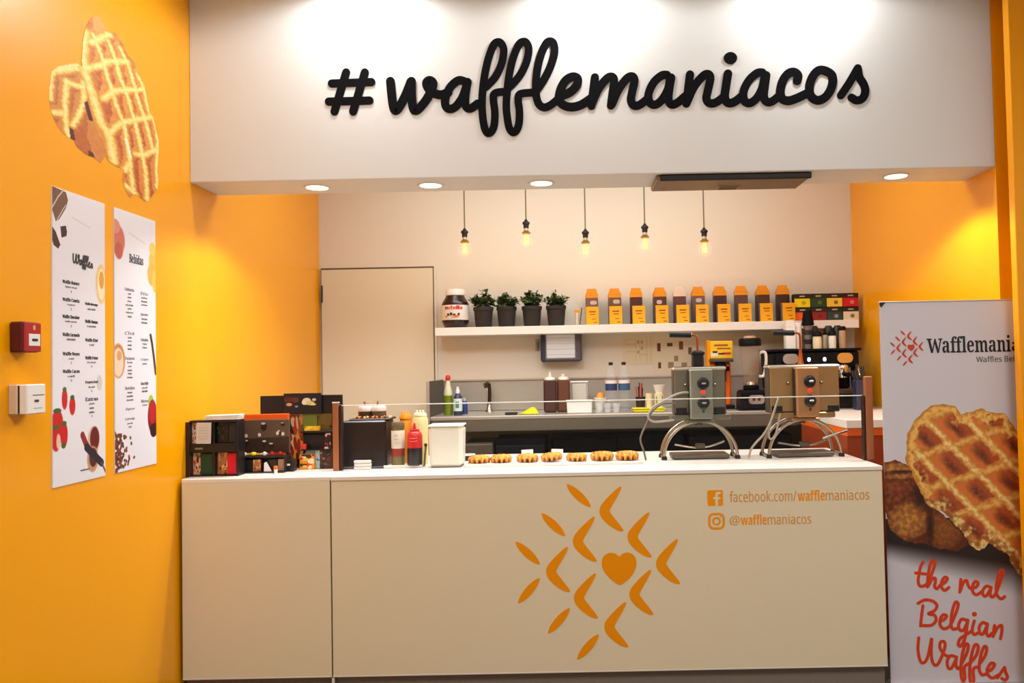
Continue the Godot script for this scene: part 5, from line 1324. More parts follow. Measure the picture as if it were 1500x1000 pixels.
	var u3 := thing("undercounter_fridge", "black undercounter machine with a steel strip behind the waffle irons", "fridge", Vector3(Vector3(1.169, 1.0377, -5.6).x, 0.2, -5.83))
	part(u3, "body", MB.new().box(Vector3(0.0, 0.44, 0), Vector3(0.72, 0.88, 0.42), 0.008), black)
	part(u3, "steel_strip", MB.new().box(Vector3(0.0, 0.72, 0.215), Vector3(0.68, 0.035, 0.012), 0.003), dsteel)
	part(u3, "door", MB.new().box(Vector3(0.0, 0.38, 0.215), Vector3(0.68, 0.62, 0.012), 0.003), paint("charcoal plastic", Color.WHITE))
	part(u3, "handle", MB.new().box(Vector3(0.0, 0.66, 0.23), Vector3(0.4, 0.016, 0.02), 0.004), steel)
	small_goods()
	machines()
	# return of the bench along the right wall
	var r := thing("side_cabinet", "orange fronted side cabinet with a white top by the right wall", "cabinet", Vector3(1.87, 0.0, -5.04))
	part(r, "body", MB.new().box(Vector3(0, 0.525, 0.0), Vector3(0.62, 1.25, 0.9), 0.004), paint("dark orange laminate", rgb(158, 62, 16), 0.5))
	part(r, "drawer_front", MB.new().box(Vector3(0, 1.171, 0.0), Vector3(0.62, 0.044, 0.91), 0.004), paint("bright orange laminate", rgb(246, 112, 28), 0.45))
	part(r, "top", MB.new().box(Vector3(0, 1.219, 0), Vector3(0.63, 0.05, 0.93), 0.004), paint("white shelf laminate", Color.WHITE))


func small_goods() -> void:
	var white := paint("white lid", Color.WHITE)
	var g := thing("sauce_bottle", "tall green soap bottle with a red ball cap at the worktop's left end", "bottle", Vector3(-0.8757, 1.244, -5.75))
	can(g, "soap", [mv(0, 0), mv(0.03, 0), mv(0.032, 0.006), mv(0.032, 0.14), mv(0, 0.14)], paint("green soap", rgb(112, 128, 16), 0.2))
	can(g, "bottle_body", [mv(0.032, 0.14), mv(0.032, 0.16), mv(0.024, 0.19), mv(0.017, 0.22), mv(0.014, 0.245), mv(0, 0.245)], paint("pale soap plastic", rgb(206, 200, 164), 0.3))
	can(g, "cap", [mv(0.012, 0.245), mv(0.016, 0.252), mv(0.02, 0.266), mv(0.014, 0.283), mv(0, 0.287)], paint("label red", Color.WHITE))
	var b := thing("spray_bottle", "white labelled pump bottle beside the green soap bottle", "bottle", Vector3(-0.8034, 1.244, -5.72))
	can(b, "body", [mv(0, 0), mv(0.029, 0), mv(0.031, 0.006), mv(0.031, 0.125), mv(0.018, 0.15), mv(0.013, 0.155), mv(0, 0.155)], paint("dark blue plastic", rgb(44, 48, 78), 0.3))
	can(b, "label", [mv(0.0318, 0.03), mv(0.0318, 0.118)], paint("pale blue label", rgb(206, 222, 216), 0.5))
	part(b, "label_mark", MB.new().box(Vector3(0, 0.075, 0.032), Vector3(0.024, 0.045, 0.002), 0.001), paint("green print", rgb(70, 134, 92), 0.5))
	can(b, "pump", [mv(0.014, 0.155), mv(0.015, 0.175), mv(0.009, 0.18), mv(0.009, 0.195), mv(0.004, 0.2), mv(0, 0.2)], white)
	var c := thing("detergent_bottle", "small dark blue bottle half hidden behind the labelled pump bottle", "bottle", Vector3(-0.7759, 1.244, -5.86))
	can(c, "body", [mv(0, 0), mv(0.022, 0), mv(0.024, 0.005), mv(0.024, 0.075), mv(0.014, 0.095), mv(0, 0.095)], paint("royal blue plastic", rgb(40, 62, 128), 0.25))
	can(c, "cap", [mv(0.012, 0.095), mv(0.012, 0.115), mv(0, 0.116)], paint("pale grey print", Color.WHITE))
	# yellow cloth and black sponge
	var y := thing("cleaning_cloth", "crumpled bright yellow cloth on the steel worktop", "cloth", Vector3(-0.3002, 1.244, -5.72))
	var m := MB.new()
	var n := FastNoiseLite.new()
	n.seed = 4
	n.frequency = 6.0
	var h := func(u: float, v: float) -> Vector3:
		var e := clampf(1.0 - (u * u + v * v), 0, 1)
		var ridge: float = maxf(0.0, 1.0 - absf(v + 0.35 * u)) * clampf((u + 0.9) * 0.7, 0, 1)
		return Vector3(u * 0.068, 0.003 + 0.052 * pow(e, 0.6) * ridge + absf(n.get_noise_2d(u * 0.6, v * 0.6)) * 0.022 * e, v * 0.055)
	for i in 22:
		for j in 22:
			var q := []
			for d in [[0, 0], [1, 0], [1, 1], [0, 1]]:
				q.append(h.call((i + d[0]) / 11.0 - 1.0, (j + d[1]) / 11.0 - 1.0))
			var nn: Vector3 = -((q[1] - q[0]).cross(q[3] - q[0])).normalized()
			m.tri(q[0], q[1], q[2], nn, nn, nn)
			m.tri(q[0], q[2], q[3], nn, nn, nn)
	part(y, "cloth", m, paint("yellow cloth", rgb(214, 212, 14), 0.8))
	var k := thing("scouring_pad", "flat black scouring pad beside the yellow cloth", "sponge", Vector3(-0.4216, 1.244, -5.66))
	part(k, "pad", MB.new().box(Vector3(0, 0.009, 0), Vector3(0.088, 0.018, 0.05), 0.006), paint("black bakelite", Color.WHITE))
	# chocolate sauce bottles
	for d in [[807.0, 0.056, "left"], [825.0, 0.05, "right"]]:
		var s := thing("chocolate_bottle", "%s of the two big brown sauce jugs under the towel dispenser" % d[2], "bottle", Vector3(-0.151, 1.244, -5.85) if d[2] == "left" else Vector3(-0.0548, 1.244, -5.88), "chocolate sauce jugs")
		part(s, "jug", MB.new().box(Vector3(0, 0.118, 0), Vector3(0.094, 0.236, 0.09), 0.012), paint("chocolate jug %s" % d[2], rgb(70, 40, 36) if d[2] == "left" else rgb(96, 54, 36), 0.35))
		can(s, "shoulder", [mv(0.042, 0.234), mv(0.034, 0.25), mv(0.026, 0.256), mv(0, 0.256)], paint("pale pump plastic", rgb(224, 204, 186), 0.4))
		can(s, "nozzle", [mv(0.012, 0.255), mv(0.01, 0.275), mv(0.004, 0.292), mv(0, 0.292)] if d[2] == "left" else [mv(0.014, 0.255), mv(0.016, 0.268), mv(0.01, 0.274), mv(0, 0.274)], paint("pale pump plastic", Color.WHITE))
	# translucent jug and boxes
	var j := thing("plastic_container", "tall translucent plastic container standing right of the brown jugs", "container", Vector3(0.0604, 1.244, -5.95))
	var fp := glass("frosted plastic", rgb(226, 218, 206), 0.62, 0.3)
	part(j, "body", MB.new().box(Vector3(0, 0.105, 0), Vector3(0.115, 0.21, 0.1), 0.012, Vector2(1.08, 1.08)), fp)
	part(j, "rim", MB.new().box(Vector3(0, 0.214, 0), Vector3(0.134, 0.01, 0.118), 0.004), paint("pale plastic rim", rgb(232, 226, 214), 0.4))
	var x := thing("storage_tub", "low white storage tub in front of the clear plastic jug", "tub", Vector3(0.0573, 1.244, -5.68))
	part(x, "tub", MB.new().box(Vector3(0, 0.043, 0), Vector3(0.17, 0.086, 0.12), 0.008, Vector2(1.06, 1.06)), white)
	part(x, "rim", MB.new().box(Vector3(0, 0.088, 0), Vector3(0.19, 0.008, 0.135), 0.003), white)
	# water bottles
	var clear := glass("water bottle plastic", rgb(206, 220, 236), 0.09, 0.05)
	for i in 2:
		var wt := thing("water_bottle", "%s of the two large clear water bottles with black caps" % ["left", "right"][i], "bottle", [Vector3(0.2913, 1.244, -5.84), Vector3(0.3852, 1.244, -5.84)][i], "large water bottles")
		var prof := [mv(0, 0), mv(0.036, 0), mv(0.041, 0.008), mv(0.041, 0.05), mv(0.037, 0.058), mv(0.041, 0.066), mv(0.041, 0.12), mv(0.037, 0.13), mv(0.042, 0.14), mv(0.042, 0.235), mv(0.034, 0.27), mv(0.022, 0.312), mv(0.014, 0.326), mv(0.0135, 0.34)]
		can(wt, "bottle_body", prof, clear, Vector3.ZERO, 24)
		can(wt, "label", [mv(0.0425, 0.15), mv(0.0425, 0.2)], paint("bottle label blue", rgb(40, 54, 96), 0.45) if i == 0 else paint("bottle label teal", rgb(52, 86, 124), 0.45))
		can(wt, "label_top", [mv(0.0425, 0.2), mv(0.0425, 0.222)], paint("bottle label pale", rgb(232, 210, 200), 0.5))
		can(wt, "cap", [mv(0.015, 0.332), mv(0.0155, 0.336), mv(0.0155, 0.353), mv(0, 0.354)], paint("black carton", Color.WHITE))
	# small things along the splashback
	var o := thing("orange_squeezer", "small orange citrus lid lying on the steel worktop by the water bottles", "kitchen tool", Vector3(0.2164, 1.244, -5.95))
	can(o, "saucer", [mv(0, 0), mv(0.02, 0), mv(0.05, 0.09), mv(0.046, 0.094), mv(0.0, 0.08)], paint("pale plastic rim", Color.WHITE))
	can(o, "dome", [mv(0.034, 0.09), mv(0.032, 0.1), mv(0.022, 0.125), mv(0.008, 0.134), mv(0, 0.134)], paint("orange plastic", rgb(240, 154, 40), 0.4))
	var gl := [Vector3(0.1912, 1.244, -5.66), Vector3(0.2534, 1.244, -5.66), Vector3(0.3156, 1.244, -5.66)]
	for i in 3:
		var t := thing("drinking_glass", "low clear glass in front of the water bottles, %s of three" % ["leftmost", "middle", "rightmost"][i], "glass", gl[i], "low clear glasses")
		can(t, "tumbler", [mv(0, 0.001), mv(0.02, 0.001), mv(0.028, 0.066), mv(0.026, 0.066), mv(0.019, 0.006), mv(0, 0.006)], glass("tumbler glass", rgb(232, 236, 240), 0.16, 0.04))
	var st := thing("straw_holder", "holder full of dark red and brown straws behind the yellow tray", "holder", Vector3(0.503, 1.244, -5.86))
	can(st, "cup", [mv(0, 0), mv(0.03, 0), mv(0.036, 0.1), mv(0.033, 0.1), mv(0.027, 0.006), mv(0, 0.006)], paint("dark brown plastic", rgb(52, 32, 32), 0.4))
	var rr := RandomNumberGenerator.new()
	rr.seed = 12
	for i in 14:
		var a := rr.randf() * TAU
		var p := Vector3(cos(a), 0, sin(a)) * rr.randf_range(0.004, 0.022)
		part(st, "straw", MB.new().tube([p + Vector3(0, 0.01, 0), p * 1.9 + Vector3(0, rr.randf_range(0.15, 0.205), 0)], 0.0045, 6), paint("straw %d" % (i % 4), [rgb(92, 34, 36), rgb(186, 92, 70), rgb(48, 36, 56), rgb(120, 60, 44)][i % 4], 0.4))
	var ty := thing("yellow_tray", "flat bright yellow tray at the front of the steel worktop", "tray", Vector3(0.5426, 1.244, -5.68))
	part(ty, "tray", MB.new().box(Vector3(0, 0.012, 0), Vector3(0.22, 0.024, 0.13), 0.008), paint("yellow plastic", rgb(222, 214, 16), 0.4))
	part(ty, "rim", MB.new().box(Vector3(0, 0.026, 0), Vector3(0.23, 0.006, 0.14), 0.002), paint("yellow plastic", Color.WHITE))
	var cups := [Vector3(0.5454, 1.244, -5.66), Vector3(0.6172, 1.244, -5.66)]
	for i in 2:
		var t := thing("cup_stack", "%s cream paper cup on the yellow tray" % ["narrow left", "wide right"][i], "cup", cups[i] + Vector3(0, 0.0295, 0.0), "cups on the yellow tray")
		var w: float = [0.022, 0.034][i]
		can(t, "cup", [mv(0, 0), mv(w * 0.85, 0), mv(w, 0.1), mv(w * 0.94, 0.1), mv(0, 0.09)], paint("cream cup", rgb(226, 212, 160), 0.5))
		if i == 1:
			can(t, "inner_cup", [mv(0.024, 0.098), mv(0.038, 0.15), mv(0.041, 0.158), mv(0.036, 0.158), mv(0, 0.15)], paint("white cup", rgb(236, 228, 218), 0.5))
			for s in [-1, 1]:
				part(t, "cup_stripe", MB.new().box(Vector3(s * 0.02, 0.05, 0.026), Vector3(0.006, 0.06, 0.003), 0.001), paint("olive print", rgb(150, 140, 60), 0.5))


func machines() -> void:
	var black := paint("black appliance", Color.WHITE)
	var chrome := paint("chrome", Color.WHITE)
	# citrus machine
	var t := thing("juice_machine", "orange and black citrus juice machine with a yellow sign on top", "juicer", Vector3(1.0985, 1.244, -5.93))
	var org := paint("orange machine plastic", rgb(240, 104, 16), 0.4)
	part(t, "column", MB.new().box(Vector3(0, 0.17, -0.03), Vector3(0.15, 0.34, 0.12), 0.012), org)
	part(t, "press_head", MB.new().box(Vector3(-0.004, 0.265, 0.05), Vector3(0.07, 0.15, 0.06), 0.01), black)
	for s in [-1, 1]:
		can(t, "press_knob", [mv(0, 0), mv(0.015, 0), mv(0.015, 0.03), mv(0, 0.03)], black, Vector3(s * 0.048 - 0.004, 0.275, 0.05))
	part(t, "spout", MB.new().box(Vector3(-0.004, 0.16, 0.045), Vector3(0.035, 0.06, 0.05), 0.008), black)
	part(t, "drip_tray", MB.new().box(Vector3(0, 0.015, 0.07), Vector3(0.16, 0.03, 0.12), 0.006), black)
	part(t, "top_plate", MB.new().box(Vector3(0, 0.35, 0.0), Vector3(0.17, 0.022, 0.17), 0.004), paint("dark steel", Color.WHITE))
	part(t, "sign_box", MB.new().box(Vector3(0.005, 0.428, 0.0), Vector3(0.165, 0.13, 0.13), 0.006), paint("sign yellow", rgb(240, 190, 24), 0.45))
	part(t, "sign_side", MB.new().box(Vector3(-0.082, 0.39, -0.02), Vector3(0.02, 0.22, 0.1), 0.004), paint("orange vinyl", Color.WHITE))
	for d in [[0.0, 0.462, 0.1, 0.012], [0.02, 0.438, 0.1, 0.01]]:
		part(t, "sign_line", MB.new().box(Vector3(d[0], d[1], 0.0655), Vector3(d[2], d[3], 0.002)), paint("carton ink", Color.WHITE))
	for d in [[-0.05, 0.395, 0.05, 0.03, 0], [-0.045, 0.412, 0.035, 0.016, 1], [0.04, 0.402, 0.06, 0.016, 2], [0.0, 0.4, 0.04, 0.012, 1]]:
		part(t, "sign_picture", MB.new().box(Vector3(d[0], d[1], 0.066), Vector3(d[2], d[3], 0.003), 0.001), paint("sign picture %d" % d[4], [rgb(236, 222, 200), rgb(60, 36, 24), rgb(196, 44, 24)][d[4]], 0.5))
	# blender
	var b := thing("blender", "jug blender with a black lid and a black base between the two waffle irons", "blender", Vector3(1.268, 1.244, -5.68))
	part(b, "base", MB.new().box(Vector3(0, 0.07, 0), Vector3(0.19, 0.14, 0.18), 0.016, Vector2(0.92, 0.9)), black)
	part(b, "foot_plate", MB.new().box(Vector3(0, 0.005, 0.0), Vector3(0.2, 0.01, 0.19), 0.003), black)
	part(b, "panel", MB.new().prism(rounded(0.11, 0.062, 0.024), 0.0, 0.004), chrome, Vector3(0.016, 0.075, 0.088), Vector3(-0.06, 0, 0))
	for s in [[-0.002, 0.018], [0.034, 0.013]]:
		part(b, "switch", MB.new().prism(rounded(0.02, 0.028, 0.008), 0.0, 0.006), paint("switch brown", rgb(60, 30, 26), 0.4), Vector3(s[0], 0.08, 0.091), Vector3(-0.06, 0, 0))
	can(b, "collar", [mv(0.052, 0.14), mv(0.056, 0.146), mv(0.053, 0.17), mv(0.04, 0.175), mv(0, 0.175)], black)
	can(b, "blade_hub", [mv(0.0, 0.176), mv(0.038, 0.176), mv(0.034, 0.196), mv(0.01, 0.2), mv(0, 0.2)], chrome)
	can(b, "jug", [mv(0.04, 0.175), mv(0.05, 0.19), mv(0.06, 0.3), mv(0.068, 0.43), mv(0.07, 0.455)], glass("blender jug", rgb(176, 146, 120), 0.24, 0.08), Vector3.ZERO, 28)
	part(b, "jug_handle", MB.new().tube(smooth([Vector3(0.066, 0.4, 0), Vector3(0.105, 0.4, 0), Vector3(0.11, 0.33, 0), Vector3(0.092, 0.24, 0), Vector3(0.058, 0.235, 0)], 5), 0.011, 8), paint("pale plastic rim", Color.WHITE))
	can(b, "lid", [mv(0.07, 0.448), mv(0.078, 0.452), mv(0.078, 0.49), mv(0.07, 0.503), mv(0, 0.503)], black, Vector3.ZERO, 28)
	can(b, "lid_cap", [mv(0.045, 0.503), mv(0.042, 0.515), mv(0.03, 0.52), mv(0, 0.52)], paint("tan plastic", rgb(186, 150, 108), 0.4))
	# espresso machine
	var e := thing("espresso_machine", "wide black espresso machine with chrome groups behind the right waffle iron", "coffee machine", Vector3(1.7299, 1.244, -5.86))
	part(e, "feet_plinth", MB.new().box(Vector3(0, 0.05, 0.0), Vector3(0.58, 0.1, 0.36), 0.008), paint("charcoal plastic", Color.WHITE))
	part(e, "drip_tray", MB.new().box(Vector3(0, 0.118, 0.04), Vector3(0.6, 0.035, 0.44), 0.006), paint("dark steel", Color.WHITE))
	part(e, "back_body", MB.new().box(Vector3(0, 0.235, -0.09), Vector3(0.58, 0.2, 0.24), 0.01), black)
	part(e, "head", MB.new().box(Vector3(0, 0.345, 0.0), Vector3(0.6, 0.12, 0.4), 0.014), black)
	part(e, "top_tray", MB.new().box(Vector3(0, 0.412, 0.0), Vector3(0.63, 0.018, 0.42), 0.005), black)
	for s in [-1, 1]:
		can(e, "group_head", [mv(0, -0.045), mv(0.044, -0.045), mv(0.05, -0.03), mv(0.05, 0.0), mv(0.036, 0.02), mv(0, 0.02)], chrome, Vector3(s * 0.19, 0.295, 0.16), 24)
		part(e, "group_face", MB.new().prism(rounded(0.11, 0.07, 0.034), 0.0, 0.03), chrome, Vector3(s * 0.19, 0.352, 0.2))
		part(e, "portafilter", MB.new().tube([Vector3(s * 0.19, 0.241, 0.17), Vector3(s * 0.19, 0.235, 0.29)], 0.016, 10), black)
		can(e, "basket", [mv(0, -0.04), mv(0.03, -0.04), mv(0.04, 0), mv(0, 0)], chrome, Vector3(s * 0.19, 0.253, 0.16))
		part(e, "indicator", MB.new().prism(rounded(0.022, 0.03, 0.01), 0.0, 0.004), glow("indicator glow", Color(0.88, 0.92, 1.0), 1.0), Vector3(s * 0.055, 0.345, 0.2))
		part(e, "steam_wand", MB.new().tube(smooth([Vector3(s * 0.285, 0.31, 0.19), Vector3(s * 0.288, 0.23, 0.225), Vector3(s * 0.285, 0.165, 0.24)], 4), 0.007, 8), chrome)
	part(e, "side_panel", MB.new().box(Vector3(0.305, 0.25, 0.06), Vector3(0.012, 0.22, 0.1), 0.003), paint("blue steel", rgb(108, 122, 168), 0.35, 0.4))
	# things on top of it
	var top: Vector3 = e.position + Vector3(0, 0.4215, 0)
	var w := thing("white_carton", "tapered white carton standing on the left part of the espresso machine", "carton", Vector3(Vector3(1.5882, 1.722, -5.82).x, top.y, -5.82))
	part(w, "body", MB.new().box(Vector3(0, 0.08, 0), Vector3(0.072, 0.16, 0.07), 0.006), paint("white lid", Color.WHITE))
	part(w, "gable", MB.new().box(Vector3(0, 0.185, 0), Vector3(0.07, 0.05, 0.068), 0.0, Vector2(0.7, 0.4)), paint("white lid", Color.WHITE))
	var wc := thing("white_canister", "plain white canister between the tapered carton and the cup tower", "canister", Vector3(Vector3(1.6499, 1.7208, -5.82).x, top.y, -5.82))
	can(wc, "body", [mv(0, 0), mv(0.023, 0), mv(0.025, 0.004), mv(0.025, 0.165), mv(0, 0.165)], paint("white cup", rgb(236, 228, 218), 0.5))
	can(wc, "lid", [mv(0.026, 0.165), mv(0.026, 0.185), mv(0.02, 0.19), mv(0, 0.19)], paint("white lid", Color.WHITE))
	var c := thing("cup_tower", "stack of grey cups topped by a tall black cup on the espresso machine", "cup", Vector3(Vector3(1.7214, 1.7194, -5.82).x, top.y, -5.82))
	for i in 5:
		can(c, "cup", [mv(0, 0), mv(0.026, 0), mv(0.034, 0.032), mv(0.0, 0.03)], paint("grey cup", rgb(132, 122, 114), 0.35) if i % 2 == 0 else paint("dark cup", rgb(58, 52, 52), 0.35), Vector3(0, 0.034 * i, 0))
	can(c, "black_cup", [mv(0, 0.17), mv(0.043, 0.17), mv(0.044, 0.176), mv(0.031, 0.275), mv(0, 0.276)], black)
	var items := [[1197.0, 0.03, 0.086, 0.035, rgb(226, 212, 176), "cream jar with a black lid next to the cup tower"], [1209.0, 0.018, 0.1, 0.012, rgb(196, 190, 160), "slim pale jar with a dark lid, on the espresso machine"], [1219.0, 0.026, 0.09, 0.034, rgb(232, 226, 214), "white jar with a glossy black lid on the espresso machine"], [1234.0, 0.024, 0.13, 0.03, rgb(196, 158, 122), "tan tall jar with a black lid at the machine's right end"]]
	for i in 4:
		var d = items[i]
		var j := thing("storage_jar", d[5], "jar", Vector3([Vector3(1.761, 1.7163, -5.74).x, Vector3(1.851, 1.7174, -5.84).x, Vector3(1.868, 1.7142, -5.74).x, Vector3(1.9747, 1.7149, -5.84).x][i], top.y, [-5.74, -5.84, -5.74, -5.84][i]), "jars on the espresso machine")
		can(j, "jar_body", [mv(0, 0), mv(d[1], 0), mv(d[1] * 1.05, d[2] * 0.5), mv(d[1], d[2]), mv(0, d[2])], paint("jar %d" % i, d[4], 0.4))
		can(j, "lid", [mv(d[1] * 1.08, d[2]), mv(d[1] * 1.1, d[2] + d[3] * 0.7), mv(d[1] * 0.8, d[2] + d[3]), mv(0, d[2] + d[3])], black)
	for d in [[1195.0, "leftmost"], [1216.0, "middle"], [1229.0, "rightmost"]]:
		var z: float = -5.92
		var j := thing("black_tin", "black tin at the back of the espresso machine's top, %s of three" % d[1], "tin", Vector3(top.x + (d[0] - 1186.0) * 5.92 / 1180.0 + 0.02, top.y, z), "black tins on the espresso machine")
		can(j, "tin", [mv(0, 0), mv(0.034, 0), mv(0.034, 0.15), mv(0.02, 0.17), mv(0, 0.17)], paint("black carton", Color.WHITE))
	# knife block and card at the right
	var k := thing("utensil_bin", "black bin of dark utensils on the side cabinet's far end", "bin", Vector3(Vector3(1.9557, 1.4277, -5.44).x, BAR + 0.0005, -5.44))
	part(k, "bin", MB.new().box(Vector3(0, 0.1, 0), Vector3(0.09, 0.2, 0.09), 0.006), paint("navy plastic", Color.WHITE))
	var r := RandomNumberGenerator.new()
	r.seed = 8
	for i in 8:
		var p := Vector3(r.randf_range(-0.035, 0.03), 0.195, r.randf_range(-0.03, 0.03))
		part(k, "utensil", MB.new().tube([p, p + Vector3(r.randf_range(-0.03, 0.012), r.randf_range(0.06, 0.115), 0.0)], 0.009, 6), paint("dark olive plastic", rgb(44, 42, 36), 0.5))
	var cd := thing("wall_card", "white card fixed to the back wall behind the utensil bin", "card", Vector3(Vector3(2.2478, 1.5095, -6.2).x, Vector3(2.2478, 1.5095, -6.2).y, BACK))
	part(cd, "card", MB.new().box(Vector3(0, 0.015, 0.003), Vector3(0.085, 0.12, 0.005), 0.001), paint("notice white", rgb(236, 230, 222), 0.6))


# ---------------------------------------------------------------- tea and sweets displays on the left counter
func mottled(key: String, base: Color, cols: Array, s: int, n := 26, big := 0.16) -> Material:
	var p := Pic.new(64, 96, base)
	var r := RandomNumberGenerator.new()
	r.seed = s
	for i in n:
		var c: Color = cols[r.randi() % cols.size()]
		p.ell(r.randf(), r.randf(), r.randf_range(0.3, 1.0) * big, r.randf_range(0.3, 1.0) * big * 0.7, c, 0.1, r.randf() * 3.0)
	return print_of(key, p, 0.4)


func facing(w: float, h: float, z: float) -> MB:
	var m := MB.new()
	m.quad(Vector3(-w / 2, -h / 2, z), Vector3(w / 2, -h / 2, z), Vector3(w / 2, h / 2, z), Vector3(-w / 2, h / 2, z), Vector3.BACK)
	return m


func pack(label: String, at: Vector3, size: Vector3, mat: Material, printed: Material = null, group := "", category := "packet") -> Node3D:
	var t := thing("tea_packet" if category == "packet" else "sweet_box", label, category, at - Vector3(0, size.y / 2, 0), group)
	part(t, "carton", MB.new().box(Vector3(0, size.y / 2, 0), size, 0.002), mat)
	if printed:
		part(t, "front_print", facing(size.x * 0.98, size.y * 0.98, size.z / 2 + 0.0006), printed, Vector3(0, size.y / 2, 0))
	return t


func build_racks() -> void:
	var black := paint("black display board", rgb(20, 17, 18), 0.4)
	var brown := paint("dark brown display board", rgb(50, 28, 22), 0.45)
	# first rack: two by two compartments; one unit of the close-up = 1 / 7.146 px at 4.08 m
	var u := 4.06 / 1180.0 / 7.146
	var c := Vector3(-1.8051, 1.065, -4.06)
	var t := thing("tea_rack", "black two by two tea display at the far left end of the counter", "display rack", Vector3(c.x, TOP, -4.06))
	var X := func(px: float) -> float: return (px - 372.0) * u
	var Y := func(py: float) -> float: return (895.0 - py) * u
	var bar := func(m: MB, x0: float, x1: float, y0: float, y1: float, z0: float, z1: float) -> void:
		m.box(Vector3((X.call(x0) + X.call(x1)) / 2, (Y.call(y0) + Y.call(y1)) / 2, (z0 + z1) / 2), Vector3(X.call(x1) - X.call(x0), absf(Y.call(y0) - Y.call(y1)), z1 - z0), 0.002)
	var m := MB.new()
	bar.call(m, 85, 155, 330, 895, -0.055, 0.03)
	part(t, "side_board", m, brown)
	m = MB.new()
	bar.call(m, 640, 662, 315, 895, -0.055, 0.03)
	part(t, "side_board", m, black)
	m = MB.new()
	bar.call(m, 384, 408, 335, 895, -0.054, 0.02)
	part(t, "divider", m, black)
	for d in [[315, 338], [556, 650], [884, 897]]:
		m = MB.new()
		bar.call(m, 150, 645, d[0], d[1], -0.054, 0.022)
		part(t, "shelf_board", m, black)
	m = MB.new()
	bar.call(m, 150, 645, 330, 890, -0.06, -0.0555)
	part(t, "back_board", m, black)
	part(t, "rack_mark", MB.new().box(Vector3(X.call(248), Y.call(606), 0.0228), Vector3(80 * u, 18 * u, 0.0012), 0.0), paint("grey print", Color.WHITE))
	var fruit := mottled("orange fruit print", rgb(236, 222, 206), [rgb(236, 96, 24), rgb(214, 40, 24), rgb(250, 176, 60), rgb(120, 60, 40)], 2)
	var olive := mottled("olive print", rgb(62, 52, 40), [rgb(44, 34, 28), rgb(104, 96, 40), rgb(140, 110, 80), rgb(180, 190, 60)], 3)
	var berry := mottled("berry print", rgb(220, 180, 150), [rgb(214, 60, 24), rgb(240, 120, 30), rgb(240, 214, 180), rgb(60, 24, 20)], 4)
	var amber := mottled("amber print", rgb(176, 110, 70), [rgb(60, 28, 24), rgb(236, 170, 70), rgb(224, 120, 50), rgb(240, 200, 140)], 5)
	var g := "packets in the tea rack"
	var put := func(label: String, x0: float, x1: float, y0: float, y1: float, z: float, col: Material, pr: Material = null) -> void:
		pack(label, Vector3(c.x + (X.call(x0) + X.call(x1)) / 2, TOP + (Y.call(y0) + Y.call(y1)) / 2, -4.06 + z), Vector3(X.call(x1) - X.call(x0), absf(Y.call(y0) - Y.call(y1)), 0.04), col, pr, g)
	put.call("orange and white fruit printed packet in the tea rack, upper left compartment", 157, 228, 338, 555, -0.02, paint("packet white", rgb(226, 214, 200), 0.45), fruit)
	put.call("olive brown printed packet in the tea rack, upper right compartment", 410, 524, 338, 555, -0.03, paint("packet brown", rgb(70, 52, 40), 0.45), olive)
	put.call("plain charcoal packet in the tea rack, upper right compartment", 530, 636, 345, 555, -0.03, paint("packet charcoal", rgb(44, 42, 46), 0.45))
	put.call("red and orange berry printed packet in the tea rack, lower left compartment", 157, 238, 655, 883, -0.03, paint("packet white", Color.WHITE), berry)
	put.call("plain dark green packet in the tea rack, lower left compartment", 242, 382, 660, 883, -0.02, paint("packet green", rgb(16, 66, 42), 0.45))
	put.call("amber and brown printed packet in the tea rack, lower right compartment", 411, 520, 652, 883, -0.03, paint("packet brown", Color.WHITE), amber)
	put.call("plain bright red packet in the tea rack, lower right compartment", 523, 638, 660, 883, -0.02, paint("packet red", rgb(228, 8, 44), 0.4))
	var p := thing("price_card", "white printed paper sheet leaning in the tea rack's upper left compartment", "paper", Vector3(c.x + X.call(307), TOP + Y.call(555), -4.06 + 0.034))
	part(p, "sheet", MB.new().box(Vector3(0, 110 * u, 0), Vector3(152 * u, 218 * u, 0.002), 0.0), paint("grey paper", rgb(212, 210, 212), 0.6), Vector3.ZERO, Vector3(-0.03, 0, -0.02))
	for k in 5:
		part(p, "printed_line", MB.new().box(Vector3(0, (165 - k * 28) * u, 0.0016), Vector3((90 + 14 * (k % 2)) * u, 4 * u, 0.0008)), paint("pale grey print", Color.WHITE), Vector3.ZERO, Vector3(-0.03, 0, -0.02))
	var q := thing("paper_pile", "thin pile of white paper lying on top of the tea rack", "paper", Vector3(c.x + X.call(478), TOP + Y.call(315), -4.075))
	for k in 3:
		part(q, "sheet", MB.new().box(Vector3(0.003 * k, (0.005 + k * 0.008), 0), Vector3(350 * u, 0.0075, 0.075), 0.002), paint("white paper", rgb(240, 236, 232), 0.6), Vector3.ZERO, Vector3(0, 0.02 * k, 0.008 * k))
	# second rack: brown board with bonbons
	c = Vector3(-1.5866, 1.065, -4.18)
	var v := 4.18 / 1180.0 / 6.0
	var X2 := func(px: float) -> float: return (px - 818.0) * v
	var Y2 := func(py: float) -> float: return (792.0 - py) * v
	var s := thing("sweets_stand", "taupe stand with printed bonbons between the tea rack and the black fruit display", "display rack", Vector3(c.x, TOP, -4.18))
	var bon := Pic.new(200, 130, rgb(98, 76, 60))
	bon.poly([mv(0, 0.55), mv(1, 0.5), mv(1, 1), mv(0, 1)], rgb(58, 38, 34))
